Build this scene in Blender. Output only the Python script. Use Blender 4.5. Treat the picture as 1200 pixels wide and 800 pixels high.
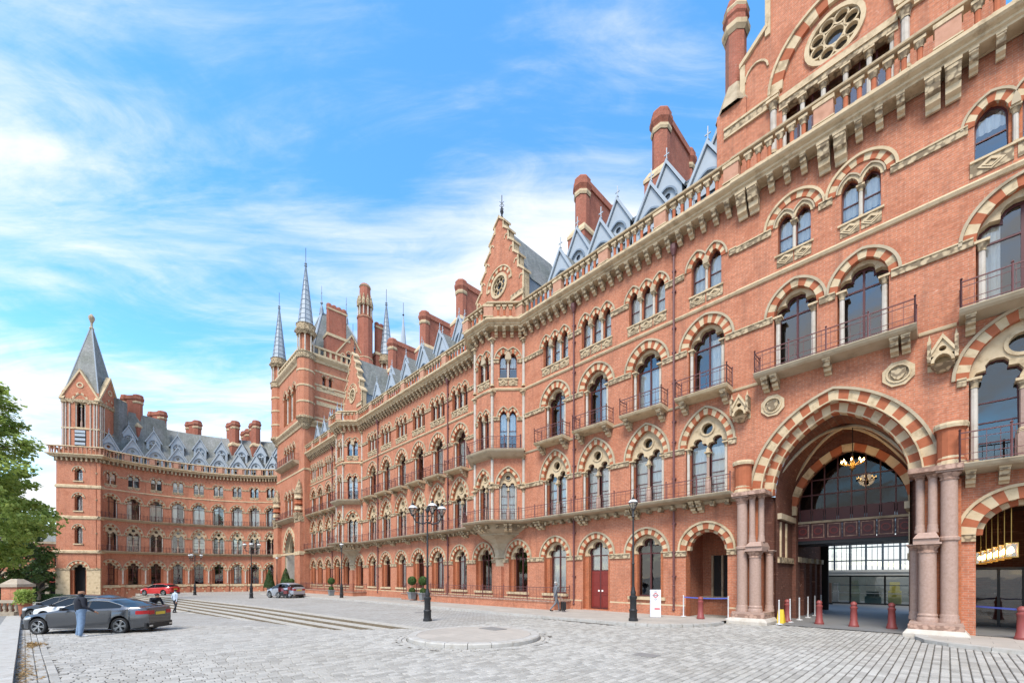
import bpy, bmesh, math, random
from math import sin, cos, pi, radians, sqrt, atan2
from mathutils import Vector, Matrix
from mathutils.geometry import tessellate_polygon
random.seed(7)
for o in list(bpy.data.objects): bpy.data.objects.remove(o)
SC = bpy.context.scene
COL = SC.collection
# ---------------------------------------------------------------- camera
cam = bpy.data.cameras.new('camera'); camo = bpy.data.objects.new('camera', cam); COL.objects.link(camo)
camo.location = (0, 0, 2.0); camo.rotation_euler = (pi/2, 0, 0)
cam.sensor_width = 36; cam.lens = 490/1200*36; cam.shift_y = 275/1200; cam.clip_end = 3000; cam.clip_start = .1
SC.camera = camo
SC.view_settings.view_transform = 'Standard'; SC.view_settings.look = 'None'
SC.view_settings.gamma = 1; SC.view_settings.use_curve_mapping = False
SC.view_settings.exposure = 1.16
# ---------------------------------------------------------------- sky + sun
SUN_EL, SUN_AZ = radians(52), radians(203)     # azimuth clockwise from +Y
W = bpy.data.worlds.new('World'); SC.world = W; W.use_nodes = True
CROT, CLX, CLY = -45, 4.25, 2.5
def world():
    nt = W.node_tree; N = nt.nodes; L = nt.links; N.clear()
    out = N.new('ShaderNodeOutputWorld'); bg = N.new('ShaderNodeBackground'); bg.inputs['Strength'].default_value = .15
    sky = N.new('ShaderNodeTexSky'); sky.sky_type = 'NISHITA'; sky.sun_disc = False
    sky.sun_elevation = SUN_EL; sky.sun_rotation = SUN_AZ; sky.air_density = 1.0; sky.dust_density = .3; sky.ozone_density = 1.0
    hs = N.new('ShaderNodeHueSaturation'); hs.inputs['Hue'].default_value = .493; hs.inputs['Saturation'].default_value = 1.36; hs.inputs['Value'].default_value = 1.3
    L.new(sky.outputs[0], hs.inputs['Color'])
    tc = N.new('ShaderNodeTexCoord'); sp = N.new('ShaderNodeSeparateXYZ'); L.new(tc.outputs['Generated'], sp.inputs[0])
    def M(op, a, b=None):
        n = N.new('ShaderNodeMath'); n.operation = op
        for i, q in enumerate((a, b)):
            if q is None: continue
            if isinstance(q, (int, float)): n.inputs[i].default_value = q
            else: L.new(q, n.inputs[i])
        return n.outputs[0]
    zz = M('MAXIMUM', M('ADD', sp.outputs[2], .10), .02)
    cx = N.new('ShaderNodeCombineXYZ'); L.new(M('DIVIDE', sp.outputs[0], zz), cx.inputs[0]); L.new(M('DIVIDE', sp.outputs[1], zz), cx.inputs[1])
    def nz(sc, det, rough, dist, rot, scl, loc):
        mp = N.new('ShaderNodeMapping'); mp.inputs['Rotation'].default_value = (0, 0, radians(rot)); mp.inputs['Scale'].default_value = scl; mp.inputs['Location'].default_value = loc
        L.new(cx.outputs[0], mp.inputs[0]); n = N.new('ShaderNodeTexNoise'); n.inputs['Scale'].default_value = sc; n.inputs['Detail'].default_value = det; n.inputs['Roughness'].default_value = rough; n.inputs['Distortion'].default_value = dist
        L.new(mp.outputs[0], n.inputs['Vector']); return n.outputs[0]
    big = nz(.85, 3, .5, .3, CROT, (.7, 1.2, 1), (CLX, CLY, 0))          # where the cloud fields lie
    mid = nz(2.1, 10, .62, .9, CROT, (.55, 1.5, 1), (CLX+3, CLY, 0))     # drawn-out wisps
    fin = nz(6.5, 8, .65, 1.6, CROT-12, (.5, 1.6, 1), (1, 2, 0))
    d = M('ADD', M('MULTIPLY', big, .85), M('ADD', M('MULTIPLY', mid, .55), M('MULTIPLY', fin, .16)))
    hz = M('POWER', M('SUBTRACT', 1.0, M('MINIMUM', M('MAXIMUM', sp.outputs[2], 0), 1.0)), 3.0)     # thin cloud gathers towards the horizon all round
    d = M('ADD', d, M('MULTIPLY', hz, .22))
    cr = N.new('ShaderNodeValToRGB'); cr.color_ramp.interpolation = 'EASE'; e = cr.color_ramp.elements
    e[0].position = .67; e[0].color = (.05, .05, .05, 1); e[1].position = .985; e[1].color = (.96, .96, .96, 1)
    L.new(d, cr.inputs[0])
    mx = N.new('ShaderNodeMix'); mx.data_type = 'RGBA'
    L.new(cr.outputs[0], mx.inputs['Factor']); L.new(hs.outputs[0], mx.inputs[6]); mx.inputs[7].default_value = (3.5, 3.53, 3.56, 1)
    L.new(mx.outputs[2], bg.inputs['Color']); L.new(bg.outputs[0], out.inputs[0])
world()
sl = bpy.data.lights.new('sun', 'SUN'); sl.energy = 2.1; sl.angle = radians(22); sl.color = (1, .93, .81)
so = bpy.data.objects.new('sun', sl); COL.objects.link(so)
so.rotation_euler = Vector((sin(SUN_AZ)*cos(SUN_EL), cos(SUN_AZ)*cos(SUN_EL), sin(SUN_EL))).to_track_quat('Z', 'Y').to_euler()
so.location = (-30, -40, 60)
# ---------------------------------------------------------------- materials
def nodes(name):
    m = bpy.data.materials.new(name); m.use_nodes = True
    nt = m.node_tree; return m, nt.nodes, nt.links, nt.nodes['Principled BSDF']
def coords(N, L, world=False, wall=False, scale=1):
    if world:
        g = N.new('ShaderNodeNewGeometry'); v = g.outputs['Position']
    else:
        t = N.new('ShaderNodeTexCoord'); v = t.outputs['Object']
    if wall:
        s = N.new('ShaderNodeSeparateXYZ'); L.new(v, s.inputs[0]); a = N.new('ShaderNodeMath'); a.operation = 'ADD'
        L.new(s.outputs[0], a.inputs[0]); L.new(s.outputs[1], a.inputs[1])
        c = N.new('ShaderNodeCombineXYZ'); L.new(a.outputs[0], c.inputs[0]); L.new(s.outputs[2], c.inputs[1]); L.new(s.outputs[1], c.inputs[2]); v = c.outputs[0]
    return v
def mixc(N, L, fac, a, b, mode='MIX'):
    x = N.new('ShaderNodeMix'); x.data_type = 'RGBA'; x.blend_type = mode
    if isinstance(fac, (int, float)): x.inputs['Factor'].default_value = fac
    else: L.new(fac, x.inputs['Factor'])
    for k, q in ((6, a), (7, b)):
        if isinstance(q, tuple): x.inputs[k].default_value = (*q, 1)
        else: L.new(q, x.inputs[k])
    return x.outputs[2]
def noise(N, L, v, sc, det=4, rough=.55):
    n = N.new('ShaderNodeTexNoise'); n.inputs['Scale'].default_value = sc; n.inputs['Detail'].default_value = det; n.inputs['Roughness'].default_value = rough
    L.new(v, n.inputs['Vector']); return n.outputs[0]
def ramp(N, L, v, p0, p1, c0=(0,0,0), c1=(1,1,1)):
    r = N.new('ShaderNodeValToRGB'); e = r.color_ramp.elements
    e[0].position = p0; e[0].color = (*c0, 1); e[1].position = p1; e[1].color = (*c1, 1); L.new(v, r.inputs[0]); return r.outputs[0]
def bump(N, L, B, h, st=.3, dist=.02):
    b = N.new('ShaderNodeBump'); b.inputs['Strength'].default_value = st; b.inputs['Distance'].default_value = dist
    L.new(h, b.inputs['Height']); L.new(b.outputs[0], B.inputs['Normal'])
def mat_brick(name, c1, c2, mortar, patch):
    m, N, L, B = nodes(name); v = coords(N, L, wall=True)
    bt = N.new('ShaderNodeTexBrick'); bt.inputs['Scale'].default_value = 1; bt.inputs['Brick Width'].default_value = .23; bt.inputs['Row Height'].default_value = .078
    bt.inputs['Mortar Size'].default_value = .007; bt.inputs['Bias'].default_value = -.1
    bt.inputs['Color1'].default_value = (*c1, 1); bt.inputs['Color2'].default_value = (*c2, 1); bt.inputs['Mortar'].default_value = (*mortar, 1)
    L.new(v, bt.inputs['Vector'])
    big = ramp(N, L, noise(N, L, v, .35, 5, .6), .38, .72)
    col = mixc(N, L, big, bt.outputs[0], patch, 'MULTIPLY')
    pt_ = ramp(N, L, noise(N, L, v, .9, 7, .75), .50, .62, (0,0,0), (.6,.6,.6))
    col = mixc(N, L, pt_, col, tuple(x*.80 for x in c2))
    lp = ramp(N, L, noise(N, L, v, 2.7, 3, .8), .68, .71, (0,0,0), (.55,.55,.55))
    col = mixc(N, L, lp, col, (.62, .40, .30))
    st = ramp(N, L, noise(N, L, v, 1.9, 6, .7), .66, .74)
    mp = N.new('ShaderNodeMapping'); mp.inputs['Scale'].default_value = (.8, 6, 1); L.new(v, mp.inputs[0])
    st2 = ramp(N, L, noise(N, L, mp.outputs[0], 1.3, 5, .6), .60, .75, (0,0,0), (.55,.55,.55))
    col = mixc(N, L, st2, col, (.58, .30, .20))
    fine = ramp(N, L, noise(N, L, v, 9, 3), .25, .8, (.72,.72,.72), (1.15,1.15,1.15))
    col = mixc(N, L, 1.0, col, fine, 'MULTIPLY')
    mp2 = N.new('ShaderNodeMapping'); mp2.inputs['Scale'].default_value = (3.2, .35, 1); L.new(v, mp2.inputs[0])
    soot = ramp(N, L, noise(N, L, mp2.outputs[0], .9, 6, .65), .50, .74, (0,0,0), (.5,.5,.5))
    col = mixc(N, L, soot, col, (.17, .085, .06))
    L.new(col, B.inputs['Base Color']); B.inputs['Roughness'].default_value = .9; B.inputs['Specular IOR Level'].default_value = .2
    bump(N, L, B, bt.outputs[1], -.35, .01)
    return m
def mat_stone(name, c, dark, carved=0, sc=2.5, rough=.85, dirt=.55):
    m, N, L, B = nodes(name); v = coords(N, L, world=True)
    a = ramp(N, L, noise(N, L, v, sc, 6, .65), .35, .75)
    col = mixc(N, L, a, c, tuple(x*y for x, y in zip(c, (.8, .76, .70))))
    b = ramp(N, L, noise(N, L, v, sc*.5, 6, .7), .52, .75, (0,0,0), (dirt,)*3)
    col = mixc(N, L, b, col, dark)
    if carved:
        vo = N.new('ShaderNodeTexVoronoi'); vo.inputs['Scale'].default_value = carved; L.new(v, vo.inputs['Vector'])
        cv = ramp(N, L, vo.outputs['Distance'], .1, .75)
        bump(N, L, B, cv, -.9, .05); col = mixc(N, L, ramp(N, L, vo.outputs['Distance'], .42, .62, (0,0,0), (.75,.75,.75)), col, dark)
    else:
        bump(N, L, B, noise(N, L, v, 25, 3), .15, .01)
    L.new(col, B.inputs['Base Color']); B.inputs['Roughness'].default_value = rough; B.inputs['Specular IOR Level'].default_value = .25
    return m
def mat_plain(name, c, rough=.6, metal=0, var=.15, sc=6, spec=.4, coat=0):
    m, N, L, B = nodes(name); v = coords(N, L, world=True)
    a = noise(N, L, v, sc, 4)
    col = mixc(N, L, a, tuple(x*(1-var) for x in c), tuple(min(1, x*(1+var)) for x in c))
    L.new(col, B.inputs['Base Color']); B.inputs['Roughness'].default_value = rough; B.inputs['Metallic'].default_value = metal; B.inputs['Specular IOR Level'].default_value = spec
    B.inputs['Coat Weight'].default_value = coat; B.inputs['Coat Roughness'].default_value = .03
    return m
def mat_slate(name, c, rowh=.22):
    m, N, L, B = nodes(name); v = coords(N, L, wall=True)
    bt = N.new('ShaderNodeTexBrick'); bt.inputs['Scale'].default_value = 1; bt.inputs['Brick Width'].default_value = .3; bt.inputs['Row Height'].default_value = rowh
    bt.inputs['Mortar Size'].default_value = .012
    bt.inputs['Color1'].default_value = (*c, 1); bt.inputs['Color2'].default_value = (*[x*.72 for x in c], 1); bt.inputs['Mortar'].default_value = (*[x*.5 for x in c], 1)
    L.new(v, bt.inputs['Vector'])
    col = mixc(N, L, ramp(N, L, noise(N, L, v, .5, 5), .35, .7), bt.outputs[0], (.62, .66, .58), 'MULTIPLY')
    mp2 = N.new('ShaderNodeMapping'); mp2.inputs['Scale'].default_value = (3.0, .25, 1); L.new(v, mp2.inputs[0])
    col = mixc(N, L, ramp(N, L, noise(N, L, mp2.outputs[0], 1.0, 5), .52, .75, (0,0,0), (.5,.5,.5)), col, (.30, .31, .29))
    L.new(col, B.inputs['Base Color']); B.inputs['Roughness'].default_value = .65
    bump(N, L, B, bt.outputs[1], -.4, .02)
    return m
def mat_glass(name, lo, tint=(.75, .8, .82)):
    m, N, L, B = nodes(name); N.remove(B); out = N['Material Output']
    tr = N.new('ShaderNodeBsdfTransparent'); tr.inputs[0].default_value = (*tint, 1)
    gl = N.new('ShaderNodeBsdfGlossy'); gl.inputs['Roughness'].default_value = .02; gl.inputs['Color'].default_value = (1, .975, .94, 1)
    fr = N.new('ShaderNodeFresnel'); fr.inputs[0].default_value = 1.55
    mr = N.new('ShaderNodeMapRange'); mr.inputs['From Min'].default_value = .04; mr.inputs['To Min'].default_value = lo; L.new(fr.outputs[0], mr.inputs[0])
    v = coords(N, L, world=True); nb = N.new('ShaderNodeBump'); nb.inputs['Strength'].default_value = .06; nb.inputs['Distance'].default_value = .05
    L.new(noise(N, L, v, 1.4, 2), nb.inputs['Height']); L.new(nb.outputs[0], gl.inputs['Normal'])
    ms = N.new('ShaderNodeMixShader'); L.new(mr.outputs[0], ms.inputs[0]); L.new(tr.outputs[0], ms.inputs[1]); L.new(gl.outputs[0], ms.inputs[2]); L.new(ms.outputs[0], out.inputs[0])
    return m
def mat_emit(name, c, s):
    m, N, L, B = nodes(name); B.inputs['Base Color'].default_value = (*c, 1); B.inputs['Emission Color'].default_value = (*c, 1); B.inputs['Emission Strength'].default_value = s; return m
def mat_setts(name, geo):
    """granite setts; geo: real blocks, one tone per island; else a laid pattern in the facade frame"""
    m, N, L, B = nodes(name); v = coords(N, L, world=True)
    base = (.43, .418, .398)
    if geo:
        g = N.new('ShaderNodeNewGeometry')
        col = ramp(N, L, g.outputs['Random Per Island'], 0, 1, (.315, .30, .275), (.475, .455, .42))
        h = noise(N, L, v, 30, 4)
    else:
        mp = N.new('ShaderNodeMapping'); mp.inputs['Rotation'].default_value = (0, 0, TH+pi/2); L.new(v, mp.inputs[0])
        bt = N.new('ShaderNodeTexBrick'); bt.inputs['Scale'].default_value = 1; bt.inputs['Brick Width'].default_value = .24; bt.inputs['Row Height'].default_value = .145
        bt.inputs['Mortar Size'].default_value = .012; bt.inputs['Mortar Smooth'].default_value = .4; bt.inputs['Color1'].default_value = (.34, .325, .30, 1); bt.inputs['Color2'].default_value = (.45, .435, .41, 1); bt.inputs['Mortar'].default_value = (.20, .185, .165, 1)
        L.new(mp.outputs[0], bt.inputs['Vector']); col = bt.outputs[0]; h = bt.outputs[1]
    col = mixc(N, L, ramp(N, L, noise(N, L, v, .35, 6, .65), .38, .72), col, (.84, .82, .79), 'MULTIPLY')
    col = mixc(N, L, ramp(N, L, noise(N, L, v, 2.2, 5, .7), .60, .75, (0,0,0), (.5,.5,.5)), col, (.27, .25, .225))
    fine = ramp(N, L, noise(N, L, v, 40, 3), .25, .8, (.78,.78,.78), (1.12,1.12,1.12))
    col = mixc(N, L, 1.0, col, fine, 'MULTIPLY')
    L.new(col, B.inputs['Base Color']); B.inputs['Roughness'].default_value = .8; B.inputs['Specular IOR Level'].default_value = .25
    bump(N, L, B, h, .25 if geo else -.35, .008)
    return m
TH = atan2(490, 470)                # the facade runs at 46.2 degrees to the picture plane
BR = mat_brick('red_brick', (.545, .205, .112), (.46, .165, .092), (.47, .30, .22), (.92, .88, .85))
BRO = mat_brick('orange_brick', (.52, .165, .07), (.43, .135, .06), (.38, .2, .13), (.9, .86, .84))
ST = mat_stone('cream_stone', (.57, .45, .295), (.17, .12, .075), 0, 3.2, .85, .8)
TERP = mat_stone('pink_terracotta', (.50, .27, .185), (.3, .15, .1), 0, 4, .9, .4)
STD = mat_stone('weathered_shade_stone', (.44, .36, .255), (.12, .10, .075), 0, 1.8, .9, .7)  # weathered stone; on arch hoods its darker tone stands for shadow
STC = mat_stone('carved_stone', (.50, .395, .26), (.12, .085, .055), 6.5, 3, .9, .5)
SHAFT = mat_stone('limestone_shaft', (.52, .475, .42), (.30, .25, .2), 0, 3)
GRAN = mat_stone('pink_granite', (.40, .275, .225), (.26, .17, .14), 0, 14, .45, .3)
PINKC = mat_stone('pink_capital', (.46, .30, .235), (.2, .12, .09), 8, 3, .9, .5)
RING = mat_stone('red_voussoir', (.39, .125, .062), (.22, .08, .045), 0, 4, .9, .5)
SLATE = mat_slate('slate', (.235, .24, .235))
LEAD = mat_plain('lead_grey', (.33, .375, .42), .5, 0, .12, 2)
LEADD = mat_plain('lead_dark_blue', (.17, .215, .27), .5, 0, .15, 2)  # darker blue-grey lead for cheeks, ridge rolls and ribs
MAR = mat_plain('maroon_paint', (.085, .022, .022), .45, 0, .2)
RAILM = mat_plain('railing_paint', (.13, .05, .048), .5, 0, .25, 3)
DOORM = mat_plain('door_paint', (.19, .028, .022), .4, 0, .12)
GLASS = mat_glass('window_glass', .15, (.93, .95, .95))
GLASSD = mat_glass('dark_glass', .10, (.55, .58, .58)); GLASSX = mat_glass('shade_tinted_glass', .03, (.34, .34, .33))  # last one: near-black tint puts the arch's unlit depth into the screen pane
CURT = mat_plain('net_curtain', (.88, .85, .78), .9, 0, .1, 8)
DARK = mat_plain('unlit_black', (.028, .026, .025), .9)  # near-black colour stands in for unlit depth behind openings
IRON = mat_plain('black_iron', (.02, .021, .023), .42)
BOLM = mat_plain('bollard_paint', (.235, .055, .05), .5, 0, .15)
BRS = mat_brick('passage_shade_brick', (.17, .062, .04), (.13, .05, .034), (.14, .09, .07), (.8, .78, .76))  # darker copy of the red brick, passage shade put into its colour
CHIM = mat_brick('chimney_brick', (.42, .14, .09), (.34, .115, .075), (.36, .2, .15), (.88, .84, .82))
# ---------------------------------------------------------------- mesh builder
class MB:
    def __init__(s): s.v = []; s.f = []; s.m = []; s.mats = []
    def mi(s, mat):
        if mat not in s.mats: s.mats.append(mat)
        return s.mats.index(mat)
    def poly(s, pts, mat):
        b = len(s.v); s.v += [tuple(p) for p in pts]; s.f.append(tuple(range(b, b+len(pts)))); s.m.append(s.mi(mat)); return s
    def box(s, x0, x1, y0, y1, z0, z1, mat):
        b = len(s.v); s.v += [(x, y, z) for z in (z0, z1) for y in (y0, y1) for x in (x0, x1)]
        for q in ((0,1,5,4), (1,3,7,5), (3,2,6,7), (2,0,4,6), (4,5,7,6), (2,3,1,0)): s.f.append(tuple(b+i for i in q)); s.m.append(s.mi(mat))
        return s
    def tess(s, loops, y0, mat, y1=None, side=None, outer_side=True):
        """plate in the x-z plane facing -Y, outer loop first, holes after; y1 gives it depth"""
        allp = [p for l in loops for p in l]
        b = len(s.v); s.v += [(p[0], y0, p[1]) for p in allp]
        for t in tessellate_polygon([[Vector((p[0], p[1], 0)) for p in l] for l in loops]):
            i, j, k = t
            A, Bq, C = allp[i], allp[j], allp[k]
            ar = (Bq[0]-A[0])*(C[1]-A[1])-(Bq[1]-A[1])*(C[0]-A[0])
            if abs(ar) < 1e-10: continue
            s.f.append((b+i, b+j, b+k) if ar > 0 else (b+i, b+k, b+j)); s.m.append(s.mi(mat))
        if y1 is not None:
            for n, l in enumerate(loops):
                if n == 0 and not outer_side: continue
                for i in range(len(l)):
                    p, q = l[i], l[(i+1) % len(l)]
                    s.poly([(p[0], y0, p[1]), (q[0], y0, q[1]), (q[0], y1, q[1]), (p[0], y1, p[1])], side or mat)
        return s
    def ring(s, a, r, t0, t1, z0, y0, y1, n, m1, m2=None, cx=0, lim=None, seg=None, per=1):
        A, Bq = arch(a, r, n, t0), arch(a, r, n, t1)
        rng = range(n) if seg is None else seg
        def cl(p): return (max(-lim[0], min(lim[1], p[0])), p[1]) if lim else p
        for i in rng:
            mat = m1 if (m2 is None or (i//per) % 2 == 0) else m2
            p, q, u, w = A[i], A[i+1], cl(Bq[i+1]), cl(Bq[i])
            P = [(cx+e[0], z0+e[1]) for e in (p, q, u, w)]
            s.poly([(x, y0, z) for x, z in P], mat)
            for k in range(4):
                (x1, z1), (x2, z2) = P[k], P[(k+1) % 4]
                s.poly([(x1, y0, z1), (x1, y1, z1), (x2, y1, z2), (x2, y0, z2)], mat)
        return s
    def lathe(s, prof, n, mat, c=(0, 0, 0), a0=0, sm=False):
        for i in range(len(prof)-1):
            (r0, z0), (r1, z1) = prof[i], prof[i+1]
            for k in range(n):
                t0, t1 = a0+2*pi*k/n, a0+2*pi*(k+1)/n
                q = [(c[0]+r0*cos(t0), c[1]+r0*sin(t0), c[2]+z0), (c[0]+r0*cos(t1), c[1]+r0*sin(t1), c[2]+z0),
                     (c[0]+r1*cos(t1), c[1]+r1*sin(t1), c[2]+z1), (c[0]+r1*cos(t0), c[1]+r1*sin(t0), c[2]+z1)]
                if r1 < 1e-5: q = q[:3]
                if r0 < 1e-5: q = [q[0], q[2], q[3]]
                s.poly(q, mat)
        if prof[-1][0] > 1e-5: s.poly([(c[0]+prof[-1][0]*cos(a0+2*pi*k/n), c[1]+prof[-1][0]*sin(a0+2*pi*k/n), c[2]+prof[-1][1]) for k in range(n)], mat)
        return s
    def sweep(s, path, prof, mat, closed=False):
        """profile (out, z) swept along a plan path; 'out' is to the right of travel"""
        n = len(path); offs = []
        for i in range(n):
            p = Vector(path[i])
            d0 = (p-Vector(path[i-1])).normalized() if (i > 0 or closed) else None
            d1 = (Vector(path[(i+1) % n])-p).normalized() if (i < n-1 or closed) else None
            if d0 is None: d0 = d1
            if d1 is None: d1 = d0
            n0, n1 = Vector((d0.y, -d0.x)), Vector((d1.y, -d1.x))
            mm = (n0+n1); mm = mm/max(.3, mm.dot(n0)); offs.append(mm)
        rows = [[(path[i][0]+offs[i].x*o, path[i][1]+offs[i].y*o, z) for (o, z) in prof] for i in range(n)]
        for i in range(n if closed else n-1):
            A, Bq = rows[i], rows[(i+1) % n]
            for k in range(len(prof)-1): s.poly([A[k], Bq[k], Bq[k+1], A[k+1]], mat)
        if not closed:
            s.poly(rows[0], mat); s.poly(list(reversed(rows[-1])), mat)
        return s
    def tube(s, p, q, r, mat, n=6, r2=None):
        p, q = Vector(p), Vector(q); d = (q-p); r2 = r if r2 is None else r2
        if d.length < 1e-6: return s
        z = d.normalized(); x = z.orthogonal().normalized(); y = z.cross(x)
        A = [p+(x*cos(2*pi*k/n)+y*sin(2*pi*k/n))*r for k in range(n)]; Bq = [q+(x*cos(2*pi*k/n)+y*sin(2*pi*k/n))*r2 for k in range(n)]
        for k in range(n): s.poly([A[k], A[(k+1) % n], Bq[(k+1) % n], Bq[k]], mat)
        s.poly(list(reversed(A)), mat); s.poly(Bq, mat)
        return s
    def loft(s, rings, mat, cap=True):
        for A, Bq in zip(rings, rings[1:]):
            n = len(A)
            for k in range(n): s.poly([A[k], A[(k+1) % n], Bq[(k+1) % n], Bq[k]], mat)
        if cap: s.poly(list(reversed(rings[0])), mat); s.poly(rings[-1], mat)
        return s
    def add(s, o, M=None, fn=None):
        b = len(s.v)
        for p in o.v:
            s.v.append(tuple(fn(p)) if fn else (tuple(M @ Vector(p)) if M else p))
        for f, m in zip(o.f, o.m): s.f.append(tuple(b+i for i in f)); s.m.append(s.mi(o.mats[m]))
        return s
    def mesh(s, name, smooth=False, merge=False):
        me = bpy.data.meshes.new(name); me.from_pydata(s.v, [], s.f)
        for m in s.mats: me.materials.append(m)
        me.polygons.foreach_set('material_index', s.m)
        if smooth or merge:
            bm = bmesh.new(); bm.from_mesh(me); bmesh.ops.remove_doubles(bm, verts=bm.verts, dist=1e-4); bm.to_mesh(me); bm.free()
        if smooth:
            me.polygons.foreach_set('use_smooth', [True]*len(me.polygons))
            try: me.set_sharp_from_angle(angle=radians(38))
            except Exception: pass
        me.update(); return me
def obj(name, me, parent=None, loc=(0, 0, 0), rz=0, kind=None):
    if isinstance(me, MB): me = me.mesh(name)
    o = bpy.data.objects.new(name, me); COL.objects.link(o); o.location = loc; o.rotation_euler = (0, 0, rz)
    if parent: o.parent = parent
    if kind: o['kind'] = kind
    return o
def thing(name, label, cat, loc=(0, 0, 0), rz=0, group=None, me=None):
    o = obj(name, me, None, loc, rz); o['label'] = label; o['category'] = cat
    if group: o['group'] = group
    return o
# ---------------------------------------------------------------- outlines
def arch(a, r, n, t=0):
    """two-centred arch outline from left spring to right spring, offset outwards by t"""
    c = max(0, (r*r-a*a)/(2*a)); R = a+c+t
    am = math.acos(min(1, c/R)) if R > 0 else pi/2
    L = []
    h = n//2
    for i in range(h+1):
        th = pi-(pi-(pi-am))*i/h
        L.append((c+R*cos(th), R*sin(th)))
    Rr = [(-x, z) for x, z in reversed(L)]
    if n % 2 == 0: return L+Rr[1:]
    if c < 1e-6: return [(-R*cos(pi*i/n), R*sin(pi*i/n)) for i in range(n+1)]
    # odd count: a keystone straddles the crown
    k = n/2; pts = []
    for i in range(n+1):
        f = i/k
        if f <= 1: th = pi-am*f; pts.append((c+R*cos(th), R*sin(th)))
        else: th = am*(2-f); pts.append((-c+R*cos(th), R*sin(th)))
    return pts
def bulge(p, q, b, n):
    """arc from p to q, rising b*chord to the left"""
    p, q = Vector(p), Vector(q); ch = (q-p).length; hgt = b*ch
    if abs(hgt) < 1e-6: return [tuple(p)]
    R = (ch*ch/4+hgt*hgt)/(2*hgt); d = (q-p)/ch; nrm = Vector((-d.y, d.x)); mid = (p+q)/2; c = mid-nrm*(R-hgt)
    a0 = atan2(p.y-c.y, p.x-c.x); a1 = atan2(q.y-c.y, q.x-c.x)
    while a1 > a0: a1 -= 2*pi
    return [(c.x+abs(R)*cos(a0+(a1-a0)*i/n), c.y+abs(R)*sin(a0+(a1-a0)*i/n)) for i in range(n)]
def trefoil(a, h, n=4):
    p = [(-a, 0), (-.52*a, .56*h), (0, h)]
    L = bulge(p[0], p[1], .42, n)+bulge(p[1], p[2], .30, n)+[p[2]]
    return L+[(-x, z) for x, z in reversed(L[:-1])]
def opening(cx, z0, zs, head):
    return [(cx+head[0][0], z0)]+[(cx+x, zs+z) for x, z in head]+[(cx+head[-1][0], z0)]
def circle(cx, cz, r, n=16): return [(cx+r*cos(2*pi*i/n), cz+r*sin(2*pi*i/n)) for i in range(n)]
def rect(x0, x1, z0, z1): return [(x0, z0), (x1, z0), (x1, z1), (x0, z1)]
# ---------------------------------------------------------------- building kit
def shaft(h, r, mat=None, cap=True, n=8, capm=None):
    """small column: base, shaft, leafy capital, square abacus"""
    m = MB(); mat = mat or SHAFT; capm = capm or STC
    m.lathe([(r*1.55, 0), (r*1.55, r*.7), (r*1.25, r*.9), (r*1.35, r*1.3), (r, r*1.6)], n, ST)
    hc = h-r*3.6 if cap else h
    m.lathe([(r, r*1.6), (r*.96, hc)], n, mat)
    if cap:
        m.lathe([(r*1.15, hc), (r*1.15, hc+r*.3), (r*1.02, hc+r*.4), (r*1.25, hc+r*1.6), (r*1.75, hc+r*2.5), (r*1.6, hc+r*2.7)], n, capm)
        m.box(-r*1.9, r*1.9, -r*1.9, r*1.9, hc+r*2.7, hc+r*3.6, ST)
    return m
_sh = {}
def shaft_mesh(h, r, mat=None, n=8, capm=None):
    k = (round(h, 3), round(r, 3), mat, n, capm)
    if k not in _sh: _sh[k] = shaft(h, r, mat, True, n, capm).mesh('colonnette', True)
    return _sh[k]
def bars(m, x0, x1, y, z0, z1, t, mat, d=.03): m.box(x0, x1, y-d, y+d, z0, z1, mat)
def frame_for(light_outline, zs, y, transoms=(), mullion=None, w=.045, z0=0, half=1, cx=0):
    """timber frame inside one opening: outline band + bars"""
    m = MB(); o = light_outline
    c = Vector((sum(p[0] for p in o)/len(o), sum(p[1] for p in o)/len(o)))
    inn = [tuple(c+(Vector(p)-c)*(1-w/max(.05, (Vector(p)-c).length)*1.3)) for p in o]
    m.tess([o, inn], y-.03, MAR, y+.03, MAR, False)
    for z in transoms: m.box(cx-half, cx+half, y-.028, y+.028, z-w*.5, z+w*.5, MAR)
    if mullion: m.box(cx-w*.6, cx+w*.6, y-.035, y+.035, z0, mullion, MAR)
    return m
def pane_for(o, y, glass=None): return MB().tess([o], y, glass or GLASS)
def curtain_mesh(x0, x1, z0, z1, y, seed):
    r = random.Random(seed); m = MB(); n = max(3, int((x1-x0)/.05)); P = [(x0+(x1-x0)*i/n, y+.03*sin(i*2.1+r.random())) for i in range(n+1)]
    for a, b in zip(P, P[1:]): m.poly([(a[0], a[1], z0), (b[0], b[1], z0), (b[0], b[1], z1), (a[0], a[1], z1)], CURT)
    return m
class Win:
    """a window design: hole outline for the wall, a stone surround and the pieces inside"""
    def __init__(s, hole, surround, kids, depth=.34): s.hole = hole; s.surround = surround.mesh('window'); s.kids = kids; s.depth = depth
def place(W_, parent, x, y=0, rz=0, z=0, name='window', skip=()):
    o = obj(name, W_.surround, parent, (x, y, z), rz)
    for nm, me, loc in W_.kids:
        if nm in skip: continue
        obj(nm, me, o, loc)
    return o
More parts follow.
